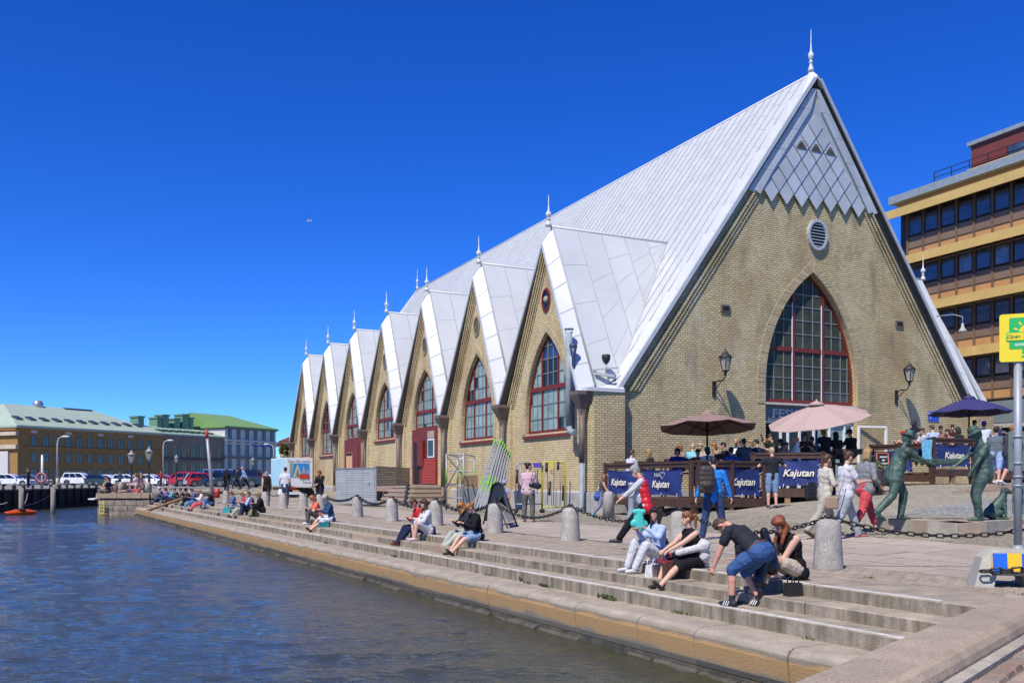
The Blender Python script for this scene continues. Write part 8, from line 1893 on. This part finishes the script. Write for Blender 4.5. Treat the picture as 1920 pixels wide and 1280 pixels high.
# the three women
stand(1545, 1018, 'woman with short dark hair in cream cardigan and light trousers, left of the three walkers', -78, Y=17.6, pose='walk', H=1.57, fem=True, top=(.56, .51, .43), sleeve='long', bcol=(.40, .375, .31), hair='brown', style='short', vox=.012, hl=(-.16, .30, 1.05), hr=(.18, .26, 1.02), sk='tan', shoes=(.06, .03, .02), fl=(-.1, .30, .085), fr=(.10, -.40, .15), look=(0, -6))
stand(1584, 1026, 'woman in white T-shirt with beige shoulder bag, middle of the three walkers', -80, Y=17.0, pose='walk', H=1.61, fem=True, fat=1.12, top=(.60, .585, .61), sleeve='short', bcol=(.38, .385, .41), hair='brown', style='bun', vox=.012, hl=(-.12, .34, 1.06), hr=(.12, .36, 1.06), shoes=(.4, .12, .15), look=(0, -8), glasses=True)
stand(1622, 1008, 'blond woman in grey patterned blouse and coral trousers, right of the three walkers', -70, Y=17.9, pose='walk', H=1.62, fem=True, fat=1.3, top=mat('salt_pepper', (.30, .31, .32), .8, 0, .4, 60, col2=(.07, .08, .085)), sleeve='threequarter', bcol=(.62, .085, .10), blen=.86, hair='blond', style='bob', vox=.012, hl=(-.24, .12, .84), hr=(.26, .16, .86), shoes=(.36, .30, .25), look=(-10, -2))
def bagmesh(px, Y, z, w, h, m, name, label, cat='bag', strap=None):
    c = AT(px, Y, z); b_ = MB(); [capm(b_, c + V(-w * .36, 0, q), c + V(w * .36, 0, q), h * .2, h * .2, 8, (V(0, 1, 0), .6)) for q in (h * .3, h * .1, -h * .1, -h * .3)]
    if strap: b_.tube([c + V(strap[0], -.02, h * .2), c + V(strap[1], -.03, strap[2] * .5), c + V(strap[3], 0, strap[2])], .014, 5)
    o = later(b_, name, m, None, .012); o['label'] = label; o['category'] = cat
bagmesh(1560, 16.7, zat(942, 16.7), .20, .24, mat('beige_canvas', (.33, .23, .15), .7, 0, .1, 6), 'shoulder_bag', 'beige canvas shoulder bag of the woman in white', strap=(.08, .14, .45, .22))
bagmesh(1520, 17.6, zat(920, 17.6), .14, .34, MATS['black_leather'], 'rucksack', 'black rucksack on the woman in the cream cardigan', 'rucksack')
bagmesh(1643, 18.0, zat(917, 18.0), .10, .14, MATS['black_leather'], 'handbag', 'small black bag in the hand of the woman in coral trousers', 'handbag')
# right edge strollers
stand(1868, 905, 'man in grey T-shirt and pale blue shorts walking behind the right statue', -150 + 180 - 60, Y=29.5, pose='walk', H=1.82, top=(.14, .16, .19), sleeve='short', bottom='shorts', blen=.55, bcol=(.28, .38, .60), hair='dark', vox=.016, sk='tan', shoes=(.6, .6, .6), hl=(-.1, .2, .95), hr=(.16, .24, .95))
stand(1892, 912, 'man in charcoal T-shirt and navy shorts stepping right at the edge of the picture', -70, Y=28.0, pose='walk', H=1.80, fat=1.1, top=(.06, .06, .075), sleeve='short', bottom='shorts', blen=.52, bcol=(.018, .022, .06), hair='ginger', vox=.016, sk='red', shoes=(.65, .65, .65), hl=(-.1, .35, 1.1), hr=(.14, .38, 1.12), spine=(0, .18, 1))
# far standing people
stand(535, 953, 'young man in white T-shirt and dark jeans seen from behind before the trailer', -8, Y=46, H=1.82, top=(.62, .62, .64), sleeve='short', bcol=(.03, .05, .10), hair='dark', vox=.022, hl=(-.30, .05, .95), hr=(.18, .20, 1.0))
bagmesh(541, 46.2, 1.0, .2, .26, mat('olive_bag', (.07, .10, .04), .7), 'bag', 'olive bag held by the young man in white')
bagmesh(526, 46, .62, .14, .34, M_white, 'carrier_bag', 'white carrier bag in the left hand of the young man in white')
stand(500, 950, 'woman in black tank top with grey hair walking away left of the man in white', 20, Y=48, pose='walk', H=1.68, fem=True, fat=1.25, top=(.016, .016, .018), sleeve='none', bcol=(.03, .028, .03), hair='grey', style='bob', vox=.024)
stand(600, 958, 'ginger woman in black cardigan reading something in front of the hall wall', 165, Y=42, H=1.68, fem=True, top=(.014, .014, .016), sleeve='long', bcol=(.05, .05, .06), hair='ginger', style='long', vox=.02, look=(0, -30), hl=(-.06, .34, 1.06), hr=(.10, .34, 1.04))
bagmesh(590, 41.8, 1.02, .2, .2, MATS['black_leather'], 'bag', 'black bag on the arm of the ginger woman in black')
stand(459, 935, 'bald man in pale blue shirt bending by the black car', 120, Y=72, pose='walk', H=1.8, top=(.25, .38, .62), sleeve='long', bcol=(.03, .03, .04), hair='brown', style='bald', vox=.03, spine=(0, .25, 1))
stand(425, 940, 'person in black with a blue bag walking by the dark cars', 20, Y=66, pose='walk', H=1.7, top=(.016, .016, .018), sleeve='long', bcol=(.03, .03, .05), hair='dark', vox=.03, fem=True, style='bob')
stand(443, 930, 'person in dark clothes behind the bollards near the black car bonnet', -60, Y=80, pose='walk', H=1.7, top=(.03, .03, .03), sleeve='long', bcol=(.02, .02, .03), hair='dark', vox=.03)
stand(302, 915, 'person in red standing among the far cars', 100, Y=108, H=1.8, z=.57, top=(.5, .05, .04), sleeve='long', bcol=(.03, .03, .06), vox=.04, fingers=False)
stand(53, 915, 'dark clothed person on a bicycle path at the far left quay', 100, Y=88, H=1.75, z=.57, top=(.03, .03, .035), sleeve='long', bcol=(.03, .03, .04), vox=.035, hat=((.1, .12, .1), 'beanie'))
stand(225, 915, 'person in dark blue between the far cars and the lamp posts', 180, Y=122, H=1.75, z=.57, top=(.03, .06, .13), sleeve='long', bcol=(.03, .03, .04), vox=.04, fingers=False)
# --- terrace guests
def guest(px, Y, pyh, label, yaw, top, hair='brown', style='short', look=(0, -5), lean=(0, .15, 1), **k):
    """seated guest whose head top is at image height pyh"""
    zt_ = zat(pyh, Y); x = AT(px, Y); H = k.pop('H', 1.78); kk = H / 1.7; zl = zt_ - (.115 + .86 * kk) - .30
    a = dict(pel=(0, 0, .46), spine=lean, fl=(-.1, .42, .085), fr=(.1, .42, .085), kl=(0, 1, .6), kr=(0, 1, .6), hl=(-.15, .42, .78), hr=(.15, .42, .78), vox=.018, H=H, top=top, hair=hair, style=style, look=look, bcol=(.04, .05, .09), group='guests seated on the terrace'); a.update(k)
    p = V(x.x, x.y, zt_ - (.46 + .80 * kk) + .06); return person(label, p, yaw, **a)
G = guest
G(1180, 33.8, 847, 'man with short brown hair in pale shirt at the left end of the terrace', -60, (.62, .62, .70), look=(0, 0))
G(1223, 33.8, 845, 'blond woman in dark jacket second from the left end of the terrace', 60, (.05, .045, .04), 'blond', 'long', fem=True)
G(1270, 33.0, 843, 'dark haired guest in navy below the brown parasol', 170, (.02, .04, .16), 'dark', 'bob')
G(1279, 34.5, 836, 'ginger guest behind the dark haired one under the brown parasol', 120, (.3, .2, .15), 'ginger', 'bob', fem=True, sk='red')
G(1298, 34.6, 835, 'guest in turquoise checked shirt under the brown parasol', -20, mat('turq_check', (.04, .38, .55), .8, 0, .4, 30, col2=(.3, .6, .7)), 'lblond')
G(1308, 33.0, 845, 'dark haired guest with green tinged cap next to the parasol pole', 170, (.02, .03, .03), 'dark')
G(1316, 34.8, 834, 'blond woman just left of the parasol pole', 150, (.5, .42, .35), 'lblond', 'long', fem=True)
G(1330, 32.3, 841, 'woman in white top with dark hair behind the blue jacket', 20, (.72, .70, .70), 'dark', 'bob', fem=True)
G(1345, 34.5, 833, 'ginger blond guest above the rucksack man', 100, (.35, .25, .2), 'ginger', 'bob')
G(1363, 34.0, 832, 'smiling man with dark hair resting his chin, facing left', 100, (.03, .03, .035), 'dark', sk='red')
G(1382, 34.6, 825, 'bald man with red face behind the row of guests', 150, (.05, .07, .12), 'grey', 'bald', sk='red')
G(1374, 31.6, 842, 'guest in bright blue shirt with his back to the rail', 10, (.035, .10, .34), 'dark')
G(1388, 34.0, 828, 'man with sunglasses and white shirt', 175, (.7, .7, .7), 'brown', glasses=True)
G(1398, 32.6, 825, 'broad man in grey blue T-shirt seen from behind', 10, (.09, .10, .13), 'dark', fat=1.15)
G(1413, 34.8, 827, 'blond guest partly hidden between two darker heads', 100, (.4, .3, .2), 'blond', 'bob')
G(1424, 32.8, 826, 'man in navy shirt with short dark hair near the middle of the terrace', 30, (.02, .025, .07), 'dark')
G(1438, 34.0, 826, 'sunburnt guest with auburn hair in the middle of the terrace', 150, (.03, .03, .03), 'auburn', 'bob', fem=True, sk='red')
G(1452, 32.9, 817, 'guest in dark green top shading the eyes with a raised arm', 100, (.02, .035, .025), 'brown', hr=(.28, .35, 1.25), er=(1, 0, -.3), H=1.78)
G(1470, 33.0, 826, 'woman with dark hair and pink skin resting on her arm', 100, (.45, .25, .2), 'dark', 'bob', fem=True, sk='red')
G(1479, 34.2, 832, 'guest in pale blue grey top left of the blond woman in white', 120, (.45, .50, .55), 'brown')
G(1497, 32.6, 822, 'blond woman in white T-shirt resting her chin on her hand', 80, (.78, .78, .78), 'lblond', 'bob', fem=True, sk='red', hl=(-.05, .25, 1.12))
G(1508, 33.9, 815, 'guest with brown hair directly behind the blond woman in white', 170, (.05, .05, .06), 'brown', 'bob')
G(1524, 34.2, 822, 'guest in blue shirt left of the navy parasol pole', 150, (.10, .22, .42), 'brown')
G(1548, 33.6, 806, 'curly red-blond guest right of the navy parasol pole, seen from behind', 15, (.02, .02, .025), 'ginger', 'bob', H=1.8)
G(1571, 33.8, 812, 'woman with long black hair seen from behind before the shop door', 15, (.03, .015, .025), 'dark', 'long', fem=True)
G(1599, 33.8, 808, 'man in black cap and black shirt facing away before the open glass door', 30, (.016, .016, .018), 'dark', hat=((.014, .014, .016), 'cap'), fat=1.15, H=1.78)
G(1735, 36.0, 805, 'sunburnt man in white shirt facing left on the right terrace', 100, (.62, .66, .74), 'brown', sk='red')
G(1752, 35.6, 799, 'broad man in pale blue shirt seen from behind on the right terrace', 15, (.48, .54, .70), 'brown', fat=1.15)
G(1763, 37.0, 801, 'guest with sunglasses behind the man in pale blue', 160, (.3, .15, .12), 'dark', glasses=True, fem=True)
G(1785, 36.8, 799, 'guest in dark maroon with black hair on the right terrace', 160, (.06, .015, .02), 'dark')
G(1781, 35.8, 807, 'woman leaning forward with bare shoulders on the right terrace', 120, (.35, .18, .14), 'brown', 'bob', fem=True)
G(1802, 36.0, 803, 'guest with black bobbed hair beside the right statue hat', 30, (.02, .022, .022), 'dark', 'bob', fem=True)
G(1823, 37.5, 790, 'man with curly dark hair looking right behind the right statue', -60, (.35, .38, .48), 'dark', sk='red', H=1.78)
G(1846, 36.5, 793, 'man in violet cap bending behind the right statue', -20, (.6, .6, .62), 'brown', hat=((.16, .04, .50), 'cap'))
G(1876, 39.0, 799, 'small blond child standing behind the strollers at the right edge', 150, (.03, .05, .12), 'lblond', H=1.4)
G(1698, 36.6, 812, 'guest with a bright red hat peeping over the rail left of the left statue', 100, (.45, .3, .25), 'brown', hat=((.62, .015, .02), 'beanie'), H=1.5)
G(1722, 37.0, 814, 'elderly guest with grey hair between the left statue and the man in white', 160, (.35, .35, .34), 'grey', 'bob')
G(1718, 38.2, 790, 'dark haired guest in the lantern shadow on the wall', 20, (.02, .02, .025), 'dark', 'long', fem=True)
# --- the bronze group
M_bz = mat('green_bronze', (.10, .165, .13), .55, .25, .35, 4, .6, 22, .5, col2=(.022, .04, .034), fine=.25)
def tray(B, j):
    a = (j['hl'] + j['hr']) / 2 + V(0, .02, .02); capm(B, a + V(0, -.05, 0), a + V(0, .55, .02), .02, .02); B.box(-.14, .14, a.y - .02, a.y + .62, a.z - .045, a.z + .055); capm(B, j['chest'] + V(0, -.05, -.12), j['pel'] + V(0, -.03, -.04), .15, .165)
    for sd in (-1, 1): capm(B, j['pel'] + V(sd * .06, -.02, .05), j['pel'] + V(sd * .07, -.04, -.10), .14, .145)
p = AT(1690, 17.3, ptop + .0)
person('bronze man in hat and jacket stepping forward and holding out a flat box', p, -85, H=1.66, pel=(0, -.12, .85), spine=(0, .34, 1), fl=(-.10, .04, .085), fr=(.12, -.52, .16), kl=(0, 1, 0), kr=(0, 1, -.1), hl=(-.12, .62, 1.00), hr=(.12, .60, .98), el=(-.3, -.2, -1), er=(.3, -.2, -1), statue=M_bz, hat=((0, 0, 0), 'brim'), extras=tray, vox=.012, fat=1.1, name='statue', cat='statue', look=(0, -2), group='bronze figures on the granite base')
def coat2(B, j):
    capm(B, j['chest'] + V(0, -.02, -.1), j['pel'] + V(0, -.02, -.06), .155, .17)
p = AT(1836, 16.8, ptop + .0)
person('bronze man in hat and overalls with hands held out to the left', p, 84, H=1.65, pel=(0, -.06, .885), spine=(0, .05, 1), fl=(-.12, .06, .085), fr=(.12, -.06, .085), kl=(0, 1, 0), kr=(0, 1, 0), hl=(-.18, .24, .82), hr=(.16, .38, .97), el=(-.3, -1, -.4), er=(.3, -1, -.4), statue=M_bz, hat=((0, 0, 0), 'brim'), extras=coat2, vox=.012, fat=1.1, name='statue', cat='statue', look=(0, -24), group='bronze figures on the granite base')
# bronze dog, sitting, looking right
dg_ = thing('dog_statue', 'small bronze dog sitting behind the right statue and looking right', 'statue', tuple(AT(1868, 17.4, ptop)), 'bronze figures on the granite base', rz=math.radians(-88)); ORG[dg_.name] = (0, 0, 0)
D = MB()   # forward +Y
capm(D, (0, -.12, .13), (0, .02, .26), .115, .115, 12, (V(1, 0, 0), .85)); capm(D, (0, .0, .24), (0, .10, .36), .115, .10, 12, (V(1, 0, 0), .85)); capm(D, (0, .10, .36), (0, .15, .50), .085, .062); capm(D, (0, .15, .53), (0, .19, .535), .066, .062); capm(D, (0, .20, .525), (0, .31, .50), .045, .030); capm(D, (0, .31, .505), (0, .325, .505), .02, .018)
for sd in (-1, 1):
    capm(D, (sd * .06, .12, .28), (sd * .065, .14, .14), .045, .030); capm(D, (sd * .065, .14, .14), (sd * .065, .14, .03), .028, .022); capm(D, (sd * .065, .14, .02), (sd * .065, .19, .018), .026, .022)
    capm(D, (sd * .08, -.12, .10), (sd * .10, .03, .13), .080, .055); capm(D, (sd * .10, .03, .12), (sd * .10, -.06, .03), .038, .026); capm(D, (sd * .10, -.06, .022), (sd * .10, .06, .02), .025, .024); capm(D, (sd * .052, .14, .58), (sd * .075, .15, .51), .022, .014)
capm(D, (0, -.2, .08), (.05, -.32, .02), .028, .014)
dm = later(D, 'figure', M_bz, dg_, .010, None, None, 1); dg_.scale = (1.0, 1.0, 1.0)
# pole behind the left statue knees: nothing further
finish_people()
